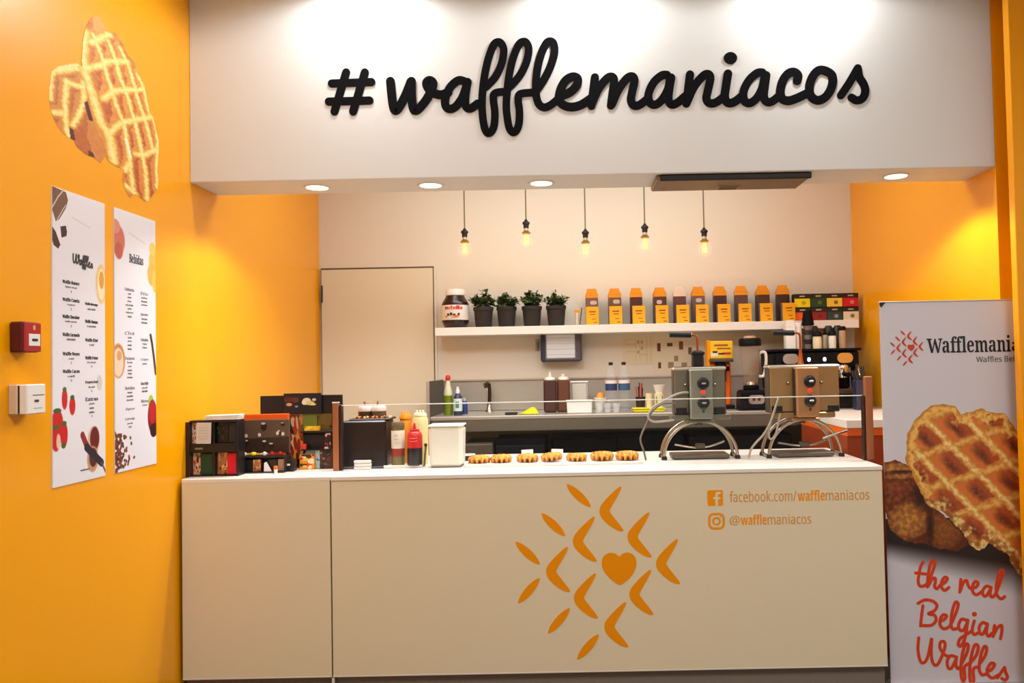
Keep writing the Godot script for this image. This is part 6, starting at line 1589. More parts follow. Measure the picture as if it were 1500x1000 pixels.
	for d in [[0.43, 0.2, 0.075, 0.13], [0.45, 0.72, 0.07, 0.12], [0.78, 0.4, 0.045, 0.09], [0.05, 0.68, 0.05, 0.1], [0.86, 0.14, 0.05, 0.06], [0.6, 0.78, 0.07, 0.1]]:
		bon.ell(d[0], d[1], d[2], d[3], rgb(40, 22, 20), 0.1)
		bon.ell(d[0] - 0.01, d[1] - d[3] * 0.75, d[2] * 0.7, d[3] * 0.28, rgb(214, 206, 196), 0.08)
	for d in [[0.33, 0.44], [0.74, 0.4], [0.86, 0.42], [0.03, 0.46]]:
		bon.ell(d[0], d[1], 0.04, 0.06, rgb(232, 220, 196), 0.05)
	part(s, "printed_board", MB.new().box(Vector3(0, Y2.call(490), -0.03), Vector3(396 * v, 300 * v, 0.012), 0.002), paint("taupe board", rgb(96, 76, 62), 0.5))
	part(s, "board_print", facing(390 * v, 294 * v, 0.0), print_of("bonbon print", bon, 0.45), Vector3(0, Y2.call(490), -0.0234))
	part(s, "shelf", MB.new().box(Vector3(0, Y2.call(655), 0.01), Vector3(396 * v, 16 * v, 0.08), 0.002), black)
	part(s, "base", MB.new().box(Vector3(0, Y2.call(786), 0.0), Vector3(396 * v, 10 * v, 0.12), 0.002), brown)
	for x in [-195.0, 195.0]:
		part(s, "side_board", MB.new().box(Vector3(x * v, Y2.call(720), 0), Vector3(8 * v, 140 * v, 0.1), 0.001), brown)
	part(s, "back_board", MB.new().box(Vector3(0, Y2.call(720), -0.04), Vector3(390 * v, 130 * v, 0.006), 0.001), paint("taupe board", Color.WHITE))
	pack("long orange box lying behind the top of the sweets stand", Vector3(c.x - 0.01, TOP + Y2.call(322), -4.18 - 0.05), Vector3(390 * v, 60 * v, 0.03), paint("long orange box", rgb(246, 98, 16), 0.45), null, "", "box")
	var sweets := [[655, "white", "leftmost on the stand's shelf"], [830, "white", "right of the yellow sweet"], [735, "yellow", "in a twisted wrapper"], [895, "red", "left of two on the stand's shelf"], [965, "red", "right of two on the stand's shelf"]]
	for d in sweets:
		var o := thing("wrapped_sweet", "%s wrapped sweet, %s" % [d[1], d[2]], "sweet", Vector3(c.x + X2.call(d[0]), TOP + Y2.call(645), -4.18 + 0.03), "wrapped sweets on the stand")
		var col: Material = paint("sweet %s" % d[1], {"white": rgb(236, 228, 206), "yellow": rgb(238, 198, 30), "red": rgb(190, 28, 30)}[d[1]], 0.35)
		var wide := 26.0 if d[1] == "yellow" else 18.0
		o.rotation.z = 0.0
		part(o, "sweet", MB.new().lathe(Vector3.ZERO, [mv(0, 0), mv(wide * 0.7 * v, 2 * v), mv(wide * v, 14 * v), mv(wide * 0.8 * v, 28 * v), mv(0, 34 * v)], 16), col)
		for sd in [-1, 1]:
			part(o, "twist", MB.new().box(Vector3(sd * (wide + 9) * v, 15 * v, 0), Vector3(24 * v, 14 * v, 8 * v), 0.001), col)
	var bx := [[640, 40, "tan", "narrow tan box at the left of the stand's bottom shelf"], [690, 60, "black", "black box on the stand's bottom shelf"], [765, 70, "brown", "brown picture box in the middle of the stand's bottom shelf"], [900, 80, "dark", "very dark box right of the paper corner on the stand's bottom shelf"], [975, 56, "pale", "beige printed box at the right of the stand's bottom shelf"]]
	var bmats := {"tan": paint("box tan", rgb(186, 150, 120), 0.5), "black": paint("black carton", Color.WHITE), "brown": paint("box brown", rgb(110, 62, 46), 0.5), "dark": paint("box dark", rgb(40, 24, 24), 0.5), "pale": paint("box pale", rgb(170, 130, 104), 0.5)}
	for d in bx:
		pack(d[3], Vector3(c.x + X2.call(d[0]), TOP + Y2.call(728), -4.18 + 0.02), Vector3(d[1] * v, 104 * v, 0.03), bmats[d[2]], amber if d[2] == "brown" else null, "boxes on the sweets stand", "box")
	var pc := thing("folded_card", "small white folded card leaning in front of the dark box on the sweets stand", "card", Vector3(c.x + X2.call(858), TOP + 0.0075, -4.18 + 0.05))
	part(pc, "card", MB.new().prism(PackedVector2Array([mv(-22 * v, 0), mv(48 * v, 0), mv(-2 * v, 84 * v), mv(-22 * v, 74 * v)]), -0.001, 0.001), paint("white paper", Color.WHITE), Vector3.ZERO, Vector3(-0.1, 0, 0))
	fruit_display()


func fruit_display() -> void:
	var black := paint("black display board", Color.WHITE)
	var k := 4.28 / 1180.0 / 7.69
	var c := Vector3(-1.4221, 1.065, -4.28)
	var t := thing("fruit_tea_display", "tall black display with a wide header board beside the glass screen's left post", "display rack", Vector3(c.x, TOP, -4.28))
	var X := func(px: float) -> float: return (px - 577.0) * k
	var Y := func(py: float) -> float: return (905.0 - py) * k
	var b := func(called: String, x0: float, x1: float, y0: float, y1: float, z0: float, z1: float, mat: Material) -> void:
		part(t, called, MB.new().box(Vector3((X.call(x0) + X.call(x1)) / 2, (Y.call(y0) + Y.call(y1)) / 2, (z0 + z1) / 2), Vector3(X.call(x1) - X.call(x0), absf(Y.call(y0) - Y.call(y1)), z1 - z0), 0.002), mat)
	b.call("header_board", 104, 1025, 82, 292, 0.0, 0.012, black)
	b.call("header_panel", 380, 800, 58, 284, 0.02, 0.03, paint("charcoal header panel", rgb(26, 24, 28), 0.35))
	var hp := Pic.new(160, 86, rgb(26, 24, 28))
	for d in [[0.12, 0.3, 0.14, 0.16, rgb(96, 34, 20)], [0.3, 0.32, 0.12, 0.14, rgb(112, 44, 26)], [0.14, 0.55, 0.09, 0.09, rgb(232, 160, 120)], [0.34, 0.66, 0.05, 0.06, rgb(150, 140, 150)], [0.62, 0.4, 0.13, 0.2, rgb(240, 228, 190)], [0.72, 0.5, 0.12, 0.12, rgb(232, 208, 110)], [0.82, 0.32, 0.06, 0.08, rgb(206, 200, 200)], [0.55, 0.45, 0.07, 0.14, rgb(246, 236, 214)], [0.8, 0.56, 0.08, 0.06, rgb(246, 220, 160)]]:
		hp.ell(d[0], d[1], d[2], d[3], d[4], 0.1)
	part(t, "header_print", facing(410 * k, 216 * k, 0.0), print_of("header print", hp, 0.4), Vector3(X.call(590), Y.call(171), 0.0308))
	b.call("pole", 382, 416, 286, 900, -0.01, 0.01, black)
	b.call("back_board", 416, 925, 290, 902, -0.03, -0.02, black)
	b.call("shelf", 570, 925, 684, 698, -0.02, 0.04, black)
	b.call("shelf", 570, 925, 478, 500, -0.02, 0.04, black)
	b.call("lower_front", 572, 925, 520, 690, -0.018, 0.0, paint("navy black board", rgb(24, 26, 32), 0.4))
	b.call("side_post", 918, 945, 286, 902, -0.02, 0.035, black)
	var col := mottled("nut and fruit print", rgb(150, 92, 48), [rgb(224, 160, 80), rgb(196, 70, 30), rgb(240, 200, 160), rgb(70, 36, 28), rgb(236, 150, 40), rgb(160, 44, 24)], 11, 40, 0.26)
	part(t, "picture_column", MB.new().box(Vector3(X.call(495), Y.call(548), -0.008), Vector3(158 * k, 506 * k, 0.01), 0.001), paint("taupe board", Color.WHITE))
	part(t, "column_print", facing(154 * k, 500 * k, 0.0), col, Vector3(X.call(495), Y.call(548), -0.0024))
	var o: Vector3 = t.position
	var put := func(label: String, x0: float, x1: float, y0: float, y1: float, z: float, mat: Material, pr: Material = null) -> void:
		pack(label, o + Vector3((X.call(x0) + X.call(x1)) / 2, (Y.call(y0) + Y.call(y1)) / 2, z), Vector3(X.call(x1) - X.call(x0), absf(Y.call(y0) - Y.call(y1)), 0.022), mat, pr, "packets in the fruit tea display")
	put.call("plain olive green card packet under the header board", 578, 742, 296, 477, 0.0, paint("packet olive", rgb(112, 128, 44), 0.5))
	put.call("mossy brown packet next to the olive green one", 748, 916, 296, 477, 0.0, paint("packet moss", rgb(104, 92, 40), 0.5), mottled("moss print", rgb(108, 94, 42), [rgb(90, 76, 36), rgb(128, 108, 56), rgb(150, 60, 40), rgb(60, 30, 24)], 6, 12))
	put.call("yellow fruit packet with a red spot lying before the olive card", 612, 780, 428, 477, 0.024, paint("packet yellow", rgb(230, 176, 20), 0.4), mottled("yellow fruit print", rgb(236, 190, 30), [rgb(250, 220, 60), rgb(210, 40, 30), rgb(240, 150, 20)], 7, 10, 0.3))
	put.call("small pink red packet at the left of the lower shelf", 577, 628, 622, 683, 0.025, paint("packet pinkred", rgb(224, 60, 44), 0.4))
	put.call("red and white mottled packet at the right of the lower shelf", 832, 914, 505, 683, 0.025, paint("packet dark", rgb(44, 26, 30), 0.45), mottled("red white print", rgb(40, 22, 26), [rgb(214, 40, 36), rgb(232, 190, 190), rgb(90, 30, 30)], 8, 16))
	put.call("orange and red fruit packet at the display's foot", 560, 724, 735, 902, 0.03, paint("packet orange", rgb(236, 140, 24), 0.4), mottled("orange red print", rgb(238, 146, 30), [rgb(226, 60, 20), rgb(250, 190, 60), rgb(70, 44, 30), rgb(250, 226, 180)], 9, 16, 0.3))
	put.call("pale teal packet behind the orange fruit packet", 600, 768, 700, 902, 0.004, paint("packet teal", rgb(176, 204, 200), 0.45), mottled("teal print", rgb(190, 214, 210), [rgb(60, 120, 150), rgb(226, 230, 214), rgb(90, 70, 60), rgb(110, 160, 90)], 10, 14))
	put.call("dark brown packet with green and red leaves at the display's foot", 772, 912, 702, 902, 0.01, paint("packet dark", Color.WHITE), mottled("leaf print", rgb(62, 36, 30), [rgb(120, 40, 40), rgb(72, 96, 50), rgb(150, 110, 110), rgb(40, 24, 24)], 13, 18))
	var bc := thing("card_holder", "small black card box with a white mark before the fruit display", "box", o + Vector3(X.call(490), 0, 0.09))
	part(bc, "box", MB.new().box(Vector3(0, 62 * k, 0), Vector3(118 * k, 124 * k, 0.05), 0.003), black)
	part(bc, "white_mark", MB.new().prism(rounded(40 * k, 20 * k, 6 * k), 0.0, 0.001), paint("white paper", Color.WHITE), Vector3(0, 76 * k, 0.0255))
	var cu := thing("tiny_cup", "tiny white cup with an orange top beside the black card box", "cup", o + Vector3(X.call(398), 0, 0.175))
	can(cu, "cup", [mv(0, 0), mv(17 * k, 0), mv(21 * k, 44 * k), mv(0, 44 * k)], paint("white cup", rgb(236, 228, 218), 0.5))
	can(cu, "top", [mv(21 * k, 44 * k), mv(22 * k, 74 * k), mv(14 * k, 82 * k), mv(0, 82 * k)], paint("orange machine plastic", rgb(240, 104, 16), 0.4))


# ---------------------------------------------------------------- black box, sauces, white tub
func build_sauces() -> void:
	var k := 4.26 / 1180.0 / 5.555
	var black := paint("navy black box", rgb(20, 20, 28), 0.35)
	var c := Vector3(-1.0924, 1.065, -4.32)
	var t := thing("till_box", "bulky black box behind the glass screen, carrying two lidded jars", "till", Vector3(c.x, TOP, -4.34))
	part(t, "body", MB.new().box(Vector3(0, 192 * k, 0), Vector3(368 * k, 380 * k, 0.2), 0.008, Vector2(0.96, 0.9)), black)
	part(t, "foot", MB.new().box(Vector3(0, 8 * k, 0.01), Vector3(378 * k, 16 * k, 0.22), 0.004), paint("black bakelite", Color.WHITE))
	part(t, "paper_slot", MB.new().box(Vector3(5 * k, 40 * k, 0.1), Vector3(150 * k, 30 * k, 0.01), 0.002), paint("black carton", Color.WHITE))
	var rl := thing("receipt_paper", "small folded white paper lying at the foot of the black box", "paper", Vector3(c.x + 6 * k, TOP, -4.195))
	for i in 3:
		part(rl, "fold", MB.new().box(Vector3(0.002 * (i % 2), (12 + i * 25) * k, 0), Vector3(132 * k, 22 * k, 0.025), 0.002), paint("white paper", Color.WHITE))
	var top := TOP + 382 * k
	var tr := thing("topping_tray", "shallow dark tray of orange and brown toppings on the black box", "tray", Vector3(c.x + 40 * k, top, -4.34))
	part(tr, "tray", MB.new().box(Vector3(0, 7 * k, 0), Vector3(330 * k, 14 * k, 0.16), 0.003), paint("dark brown plastic", Color.WHITE))
	var r := RandomNumberGenerator.new()
	r.seed = 5
	for i in 26:
		part(tr, "topping", MB.new().lathe(Vector3(r.randf_range(-155, 155) * k, 13 * k, r.randf_range(0.0, 0.07)), [mv(0, 0), mv(10 * k, 4 * k), mv(8 * k, 16 * k), mv(0, 20 * k)], 8), paint("topping %d" % (i % 3), [rgb(232, 140, 40), rgb(70, 40, 30), rgb(240, 206, 160)][i % 3], 0.5))
	for i in 2:
		var j := thing("topping_jar", "%s glass jar with a pale lid standing on the black box" % ["left", "right"][i], "jar", Vector3(c.x + [-34, 78][i] * k, top + 14.5 * k, -4.37), "topping jars on the black box")
		can(j, "jar_body", [mv(0, 0), mv(56 * k, 0), mv(60 * k, 6 * k), mv(60 * k, 48 * k), mv(0, 50 * k)], paint("jar contents %d" % i, [rgb(70, 46, 38), rgb(108, 84, 62)][i], 0.3))
		can(j, "lid", [mv(58 * k, 50 * k), mv(62 * k, 54 * k), mv(62 * k, 84 * k), mv(52 * k, 96 * k), mv(0, 98 * k)], paint("pale pink lid", rgb(226, 206, 196), 0.4))
		part(j, "spoon", MB.new().tube([Vector3([-4, -14][i] * k, 90 * k, 0), Vector3([-8, -8][i] * k, 134 * k, 0.0)], 8 * k, 6), paint("spoon tan", rgb(150, 112, 84), 0.4))
	# bottle tray
	var ty := thing("bottle_tray", "flat white tray carrying the sauce bottles", "tray", Vector3(-0.887, 1.065, -4.27))
	part(ty, "tray", MB.new().box(Vector3(0, 0.006, 0), Vector3(0.2, 0.012, 0.1), 0.003), paint("white worktop", Color.WHITE))
	part(ty, "rim", MB.new().box(Vector3(0, 0.012, 0.046), Vector3(0.2, 0.006, 0.008), 0.002), paint("white worktop", Color.WHITE))
	var y := TOP + 0.0125
	var a := thing("sauce_bottle", "sauce bottle with white label and red band, left of the red bottle", "bottle", Vector3(Vector3(-0.9173, 1.065, -4.26).x, y, -4.26))
	can(a, "body", [mv(0, 0), mv(50 * k, 0), mv(52 * k, 8 * k), mv(52 * k, 285 * k), mv(46 * k, 292 * k), mv(0, 292 * k)], paint("olive sauce", rgb(122, 112, 66), 0.3), Vector3.ZERO, 24)
	can(a, "paper_label", [mv(53 * k, 136 * k), mv(54 * k, 138 * k), mv(54 * k, 278 * k), mv(53 * k, 280 * k)], paint("cream label", rgb(226, 216, 196), 0.5), Vector3.ZERO, 24)
	can(a, "red_band", [mv(53 * k, 72 * k), mv(53.5 * k, 74 * k), mv(53.5 * k, 134 * k), mv(53 * k, 136 * k)], paint("brick red", rgb(146, 50, 40), 0.45), Vector3.ZERO, 24)
	can(a, "cap", [mv(50 * k, 290 * k), mv(54 * k, 296 * k), mv(54 * k, 330 * k), mv(48 * k, 346 * k), mv(0, 348 * k)], paint("olive cap", rgb(112, 96, 62), 0.4), Vector3.ZERO, 24)
	for i in 3:
		part(a, "label_line", MB.new().box(Vector3((-6 + 6 * i) * k, (240 - 30 * i) * k, 54.4 * k), Vector3(40 * k, 4 * k, 1.5 * k)), paint("pale grey print", Color.WHITE))
	var b := thing("sauce_bottle", "red topped bottle with dark contents at the front of the tray", "bottle", Vector3(Vector3(-0.8263, 1.065, -4.245).x, y, -4.245))
	can(b, "dark_part", [mv(0, 0), mv(58 * k, 0), mv(61 * k, 8 * k), mv(61 * k, 140 * k), mv(0, 140 * k)], paint("dark sauce", rgb(30, 22, 32), 0.3), Vector3.ZERO, 24)
	can(b, "red_part", [mv(61 * k, 140 * k), mv(61 * k, 236 * k), mv(52 * k, 262 * k), mv(40 * k, 270 * k), mv(40 * k, 286 * k), mv(0, 288 * k)], paint("red plastic", rgb(204, 34, 36), 0.35), Vector3.ZERO, 24)
	can(b, "nozzle", [mv(16 * k, 286 * k), mv(12 * k, 310 * k), mv(6 * k, 336 * k), mv(0, 338 * k)], paint("red plastic", Color.WHITE))
	for i in 2:
		part(b, "pale_lettering", MB.new().tube([Vector3(-30 * k, (195 + 24 * i) * k, 54 * k), Vector3(0, (193 + 24 * i) * k, 61.2 * k), Vector3(30 * k, (197 + 24 * i) * k, 54 * k)], 3 * k, 5), paint("red print pale", rgb(226, 120, 112), 0.5))
	var o := thing("sauce_bottle", "orange squeeze bottle behind the labelled bottle", "bottle", Vector3(-0.9085, 1.065, -4.42))
	can(o, "body", [mv(0, 0), mv(50 * k, 0), mv(52 * k, 8 * k), mv(52 * k, 352 * k), mv(42 * k, 372 * k), mv(0, 374 * k)], paint("orange sauce", rgb(246, 150, 24), 0.35), Vector3.ZERO, 24)
	can(o, "cap", [mv(50 * k, 372 * k), mv(52 * k, 384 * k), mv(44 * k, 402 * k), mv(36 * k, 420 * k), mv(0, 420 * k)], paint("orange sauce", Color.WHITE), Vector3.ZERO, 24)
	for i in 3:
		can(o, "nozzle", [mv(9 * k, 418 * k), mv(9 * k, 438 * k), mv(0, 440 * k)], paint("pale orange plastic", rgb(250, 186, 110), 0.4), Vector3((i - 1) * 24 * k, 0, 0), 10)
	var w := thing("sauce_bottle", "tall pale yellow squeeze bottle right of the red one", "bottle", Vector3(-0.8246, 1.065, -4.4))
	can(w, "body", [mv(0, 0), mv(60 * k, 0), mv(64 * k, 10 * k), mv(64 * k, 372 * k), mv(54 * k, 396 * k), mv(0, 398 * k)], paint("vanilla sauce", rgb(240, 224, 160), 0.35), Vector3.ZERO, 24)
	can(w, "cap", [mv(56 * k, 396 * k), mv(58 * k, 404 * k), mv(48 * k, 424 * k), mv(0, 426 * k)], paint("vanilla cap", rgb(244, 234, 196), 0.4), Vector3.ZERO, 24)
	for i in 3:
		can(w, "nozzle", [mv(9 * k, 424 * k), mv(9 * k, 446 * k), mv(0, 448 * k)], paint("vanilla cap", Color.WHITE), Vector3((i - 1) * 26 * k, 0, 0), 10)
	var sp := thing("wooden_stick", "dark tipped wooden tasting stick left of the white tub", "utensil", Vector3(-0.7806, 1.065, -4.27))
	part(sp, "stick", MB.new().tube([Vector3(-0.002, 0.003, 0), Vector3(0.004, 160 * k, -0.02)], 9 * k, 8), paint("tan wood", rgb(150, 110, 70), 0.6))
	part(sp, "tip", MB.new().lathe(Vector3(0.004, 158 * k, -0.02), [mv(9 * k, 0), mv(13 * k, 8 * k), mv(11 * k, 24 * k), mv(0, 28 * k)], 10), paint("dark brown plastic", Color.WHITE))
	var tub := thing("white_tub", "tall translucent white tub beside the tray of waffles", "tub", Vector3(-0.658, 1.065, -4.27))
	var fr := paint("milky plastic", rgb(238, 236, 222), 0.35)
	part(tub, "body", MB.new().box(Vector3(0, 165 * k, 0), Vector3(262 * k, 330 * k, 0.14), 0.018, Vector2(1.06, 1.05)), fr)
	part(tub, "rim", MB.new().box(Vector3(0, 334 * k, 0), Vector3(282 * k, 14 * k, 0.155), 0.004), fr)
	part(tub, "foot_ring", MB.new().box(Vector3(0, 4 * k, 0.0), Vector3(240 * k, 8 * k, 0.13), 0.001), paint("grey cup", rgb(132, 122, 114), 0.35))


# ---------------------------------------------------------------- waffles on their tray
func waffle_mesh() -> MB:
	var m := MB.new()
	var N := 44
	var rx := 0.0575
	var rz := 0.05
	var top := func(u: float, v: float) -> Vector3:
		# u, v on the unit disc
		var r := Vector2(u, v).length()
		var a := Vector2(u, v).angle()
		var scallop := 1.0 + 0.045 * cos(a * 11.0)
		var gx := absf(fposmod(u * 3.1 + 0.5, 1.0) - 0.5) * 2.0
		var gz := absf(fposmod(v * 2.6 + 0.5, 1.0) - 0.5) * 2.0
		var ridge := maxf(smoothstep(0.45, 0.9, gx), smoothstep(0.45, 0.9, gz))
		var dome := pow(clampf(1.0 - pow(r, 5.0), 0, 1), 0.5)
		return Vector3(u * rx * scallop, 0.024 + dome * (0.006 + 0.011 * ridge), v * rz * scallop)
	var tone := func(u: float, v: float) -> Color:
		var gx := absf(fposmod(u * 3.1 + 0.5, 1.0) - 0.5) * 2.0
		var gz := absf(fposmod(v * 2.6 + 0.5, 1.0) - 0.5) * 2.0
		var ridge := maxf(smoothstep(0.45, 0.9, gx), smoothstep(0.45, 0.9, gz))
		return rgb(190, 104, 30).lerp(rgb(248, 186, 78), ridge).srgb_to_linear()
	for ir in 14:
		for ia in N:
			var q := []
			var cc := []
			for d in [[0, 0], [1, 0], [1, 1], [0, 1]]:
				var r := pow((ir + d[0]) / 14.0, 0.8)
				var a: float = TAU * (ia + d[1]) / N
				q.append(top.call(cos(a) * r, sin(a) * r))
				cc.append(tone.call(cos(a) * r, sin(a) * r))
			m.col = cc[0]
			var nn: Vector3 = ((q[1] - q[0]).cross(q[2] - q[0]))
			if nn.length() < 1e-12:
				nn = Vector3.UP
			nn = nn.normalized()
			if nn.y < 0:
				nn = -nn
			m.tri(q[0], q[1], q[2], nn, nn, nn)
			m.tri(q[0], q[2], q[3], nn, nn, nn)
	# side: teeth of batter between notches
	for ia in N * 2:
		for lv in 3:
			var q := []
			for d in [[0, 0], [1, 0], [1, 1], [0, 1]]:
				var a: float = TAU * (ia + d[0]) / (N * 2)
				var y: float = [0.024, 0.018, 0.009, 0.0][lv + d[1]]
				var notch := 0.5 + 0.5 * cos(a * 11.0)
				var s: float = 1.0 + 0.045 * cos(a * 11.0) - [0.02, 0.14, 0.3, 0.4][lv + d[1]] * (1.0 - notch) - [0.0, 0.0, 0.02, 0.06][lv + d[1]]
				q.append(Vector3(cos(a) * rx * s, y, sin(a) * rz * s))
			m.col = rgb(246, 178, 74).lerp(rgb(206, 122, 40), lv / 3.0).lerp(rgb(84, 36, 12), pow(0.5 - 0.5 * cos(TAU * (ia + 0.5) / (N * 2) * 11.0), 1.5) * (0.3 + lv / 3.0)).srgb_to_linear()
			var nn: Vector3 = (q[1] - q[0]).cross(q[3] - q[0]).normalized()
			var outw: Vector3 = q[0] * Vector3(1, 0, 1)
			if nn.dot(outw) < 0:
				nn = -nn
			m.tri(q[0], q[1], q[2], nn, nn, nn)
			m.tri(q[0], q[2], q[3], nn, nn, nn)
	return m


func build_waffles() -> void:
	var paper := paint("white worktop", Color.WHITE)
	var t := thing("waffle_tray", "long flat white tray of waffles on the counter", "tray", Vector3(-0.096, 1.065, -4.29))
	part(t, "tray", MB.new().box(Vector3(0, 0.005, 0), Vector3(0.93, 0.01, 0.2), 0.003), paper)
	for s in [-1, 1]:
		part(t, "rim", MB.new().box(Vector3(0, 0.011, s * 0.096), Vector3(0.93, 0.008, 0.008), 0.002), paper)
	var wm := paint("baked waffle", Color.WHITE, 0.6)
	wm.vertex_color_use_as_albedo = true
	var at := [Vector3(-0.4956, 1.065, -4.3), Vector3(-0.3776, 1.065, -4.3), Vector3(-0.2378, 1.065, -4.3), Vector3(-0.1089, 1.065, -4.3), Vector3(0.0236, 1.065, -4.3), Vector3(0.158, 1.065, -4.3), Vector3(0.2905, 1.065, -4.3)]
	var label := ["first golden waffle on the tray, next to the white tub", "second golden waffle on the tray, touching the first", "third golden waffle on the tray, below the left white tag", "fourth golden waffle on the tray, tilted, below the right white tag", "fifth golden waffle, alone in the middle gap of the tray", "sixth golden waffle, second from the steel iron", "seventh golden waffle, closest to the left waffle iron"]
	var first := thing("waffle", label[0], "waffle", at[0] + Vector3(0, 0.0105, 0), "waffles on the white tray")
	var wms := waffle_mesh()
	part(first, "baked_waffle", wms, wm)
	for k in range(1, 7):
		var o := dup(first, at[k] + Vector3(0, 0.0105 + [0, 0, 0, 0.004, 0, 0.002, 0.002][k], 0), label[k], [0.0, 0.3, -0.15, 0.2, -0.4, 0.12, -0.1][k])
		if k == 3:
			o.rotation.z = 0.07
		o.position.y += 0.002
		o.scale = Vector3.ONE * [1.0, 0.98, 1.0, 0.98, 0.96, 1.06, 1.06][k]
	for d in [[0, "left white price tag standing behind the third waffle"], [1, "right white price tag standing behind the fourth waffle"]]:
		var g := thing("price_tag", d[1], "price tag", [Vector3(-0.2436, 1.065, -4.41), Vector3(-0.0835, 1.065, -4.41)][d[0]])
		part(g, "card", MB.new().box(Vector3(0, 0.05, 0), Vector3(0.064, 0.028, 0.003), 0.0), paint("white paper", Color.WHITE), Vector3.ZERO, Vector3(-0.25, 0, 0.04 * (1 - 2 * d[0])))
		part(g, "foot", MB.new().box(Vector3(0, 0.019, -0.006), Vector3(0.04, 0.038, 0.012), 0.002), paint("white paper", Color.WHITE))
	var n := thing("card_stand", "small black stand with a white edge right of the white tub", "card holder", Vector3(-0.5752, 1.065, -4.5))
	part(n, "stand", MB.new().box(Vector3(0, 0.014, 0), Vector3(0.06, 0.028, 0.05), 0.003), paint("black bakelite", Color.WHITE))
	part(n, "white_edge", MB.new().box(Vector3(0, 0.032, 0), Vector3(0.064, 0.008, 0.052), 0.001), paint("white paper", Color.WHITE))


# ---------------------------------------------------------------- rotating waffle irons
func iron(label: String, at: Vector3, turn: float, shell: Material, boxm: Material, first: bool, wide := 1.0) -> Node3D:
	var t := thing("waffle_iron", label, "waffle iron", at, "rotating waffle irons", turn)
	var u := 4.3 / 1180.0
	var steel := paint("polished tube steel", rgb(176, 166, 148), 0.22, 0.9)
	var dark := paint("dark steel", Color.WHITE)
	var black := paint("black bakelite", Color.WHITE)
	var X := func(px: float) -> float: return (px - 1024.0) * u
	var Y := func(py: float) -> float: return (677.0 - py) * u
	# stand
	for z in [0.065, -0.065]:
		var p := []
		for i in 25:
			var a := PI * i / 24.0
			p.append(Vector3(cos(a) * 0.193, 0.008 + sin(a) * 0.192, z))
		part(t, "hoop", MB.new().tube(p, 0.0085, 10), steel)
	for s in [-1, 1]:
		part(t, "cross_bar", MB.new().tube([Vector3(s * 0.193, 0.012, 0.065), Vector3(s * 0.193, 0.012, -0.065)], 0.008, 8), steel)
		for z in [0.065, -0.065]:
			can(t, "foot", [mv(0, 0), mv(0.014, 0), mv(0.016, 0.006), mv(0.012, 0.02), mv(0, 0.02)], black, Vector3(s * 0.193, 0, z), 12)
		part(t, "pivot_arm", MB.new().box(Vector3(s * 0.012, 0.2, -0.02), Vector3(0.012, 0.05, 0.1), 0.003), dark)
	part(t, "drip_tray", MB.new().box(Vector3(0, 0.016, 0), Vector3(0.30, 0.022, 0.15), 0.004), paint("dim steel", rgb(112, 102, 90), 0.45, 0.7))
	part(t, "catch_lever", MB.new().tube(smooth([Vector3(-0.13, 0.075, 0.02), Vector3(-0.03, 0.06, 0.05), Vector3(0.05, 0.065, 0.05), Vector3(0.13, 0.09, 0.03)], 4), 0.006, 8), steel)
	part(t, "catch_block", MB.new().box(Vector3(0.0, 0.068, 0.05), Vector3(0.05, 0.028, 0.03), 0.004), dark)
	# body
	var yc: float = (Y.call(543) + Y.call(612)) / 2
	var hh: float = Y.call(543) - Y.call(612)
	part(t, "housing", MB.new().box(Vector3(0.0, yc, 0.035), Vector3(0.276 * wide, hh, 0.08), 0.005), dark)
	for s in [-1, 1]:
		part(t, "side_plate", MB.new().box(Vector3(s * (0.138 * wide - 0.006 - (0.138 * wide - 0.066) / 2), yc - 0.004, 0.077), Vector3(0.138 * wide - 0.066, hh - 0.02, 0.008), 0.003), shell)
		can(t, "bolt", [mv(0, 0), mv(0.009, 0), mv(0.007, 0.01), mv(0, 0.012)], steel, Vector3(s * (0.078 + 0.03 * (wide - 1.0)), yc + 0.03, 0.082), 10).rotation = Vector3(PI / 2, 0, 0)
		part(t, "slot", MB.new().box(Vector3(s * (0.138 * wide - 0.038), Y.call(606.0), 0.083), Vector3(0.058, 0.028, 0.006), 0.001), black)
	part(t, "top_lid", MB.new().box(Vector3(0, Y.call(546), 0.036), Vector3(0.28 * wide, 0.014, 0.098), 0.004), paint("bright steel edge", Color.WHITE))
	part(t, "control_box", MB.new().box(Vector3(0.0, (Y.call(547) + Y.call(618)) / 2, 0.10), Vector3(0.118, 71 * u, 0.075), 0.006), boxm)
	part(t, "box_side", MB.new().box(Vector3(-0.0605, (Y.call(549) + Y.call(616)) / 2, 0.09), Vector3(0.003, 66 * u, 0.05), 0.0), paint("dark box side", rgb(40, 38, 34), 0.5))
	for y in [567.0, 594.5]:
		var kb := can(t, "knob", [mv(0, 0), mv(0.03, 0), mv(0.031, 0.008), mv(0.024, 0.012), mv(0.022, 0.026), mv(0, 0.028)], black, Vector3(0.008, Y.call(y), 0.137), 24)
		kb.rotation = Vector3(PI / 2, 0, 0)
		part(kb, "pointer", MB.new().box(Vector3(0, 0.029, 0.0), Vector3(0.022, 0.003, 0.008), 0.001), paint("silver cap", rgb(206, 202, 196), 0.3, 0.8))
	var lp := can(t, "pilot_lamp", [mv(0, 0), mv(0.011, 0), mv(0.009, 0.006), mv(0, 0.009)], glow("red pilot glow", Color(1.0, 0.16, 0.08), 1.0), Vector3(0.008, Y.call(580), 0.137), 14)
	lp.rotation = Vector3(PI / 2, 0, 0)
	var l2 := can(t, "small_lamp", [mv(0, 0), mv(0.008, 0), mv(0.006, 0.005), mv(0, 0.006)], paint("teal lens", rgb(40, 92, 96), 0.3) if first else paint("brown lens", rgb(90, 40, 20), 0.3), Vector3(0.008, Y.call(607), 0.137), 12)
	l2.rotation = Vector3(PI / 2, 0, 0)
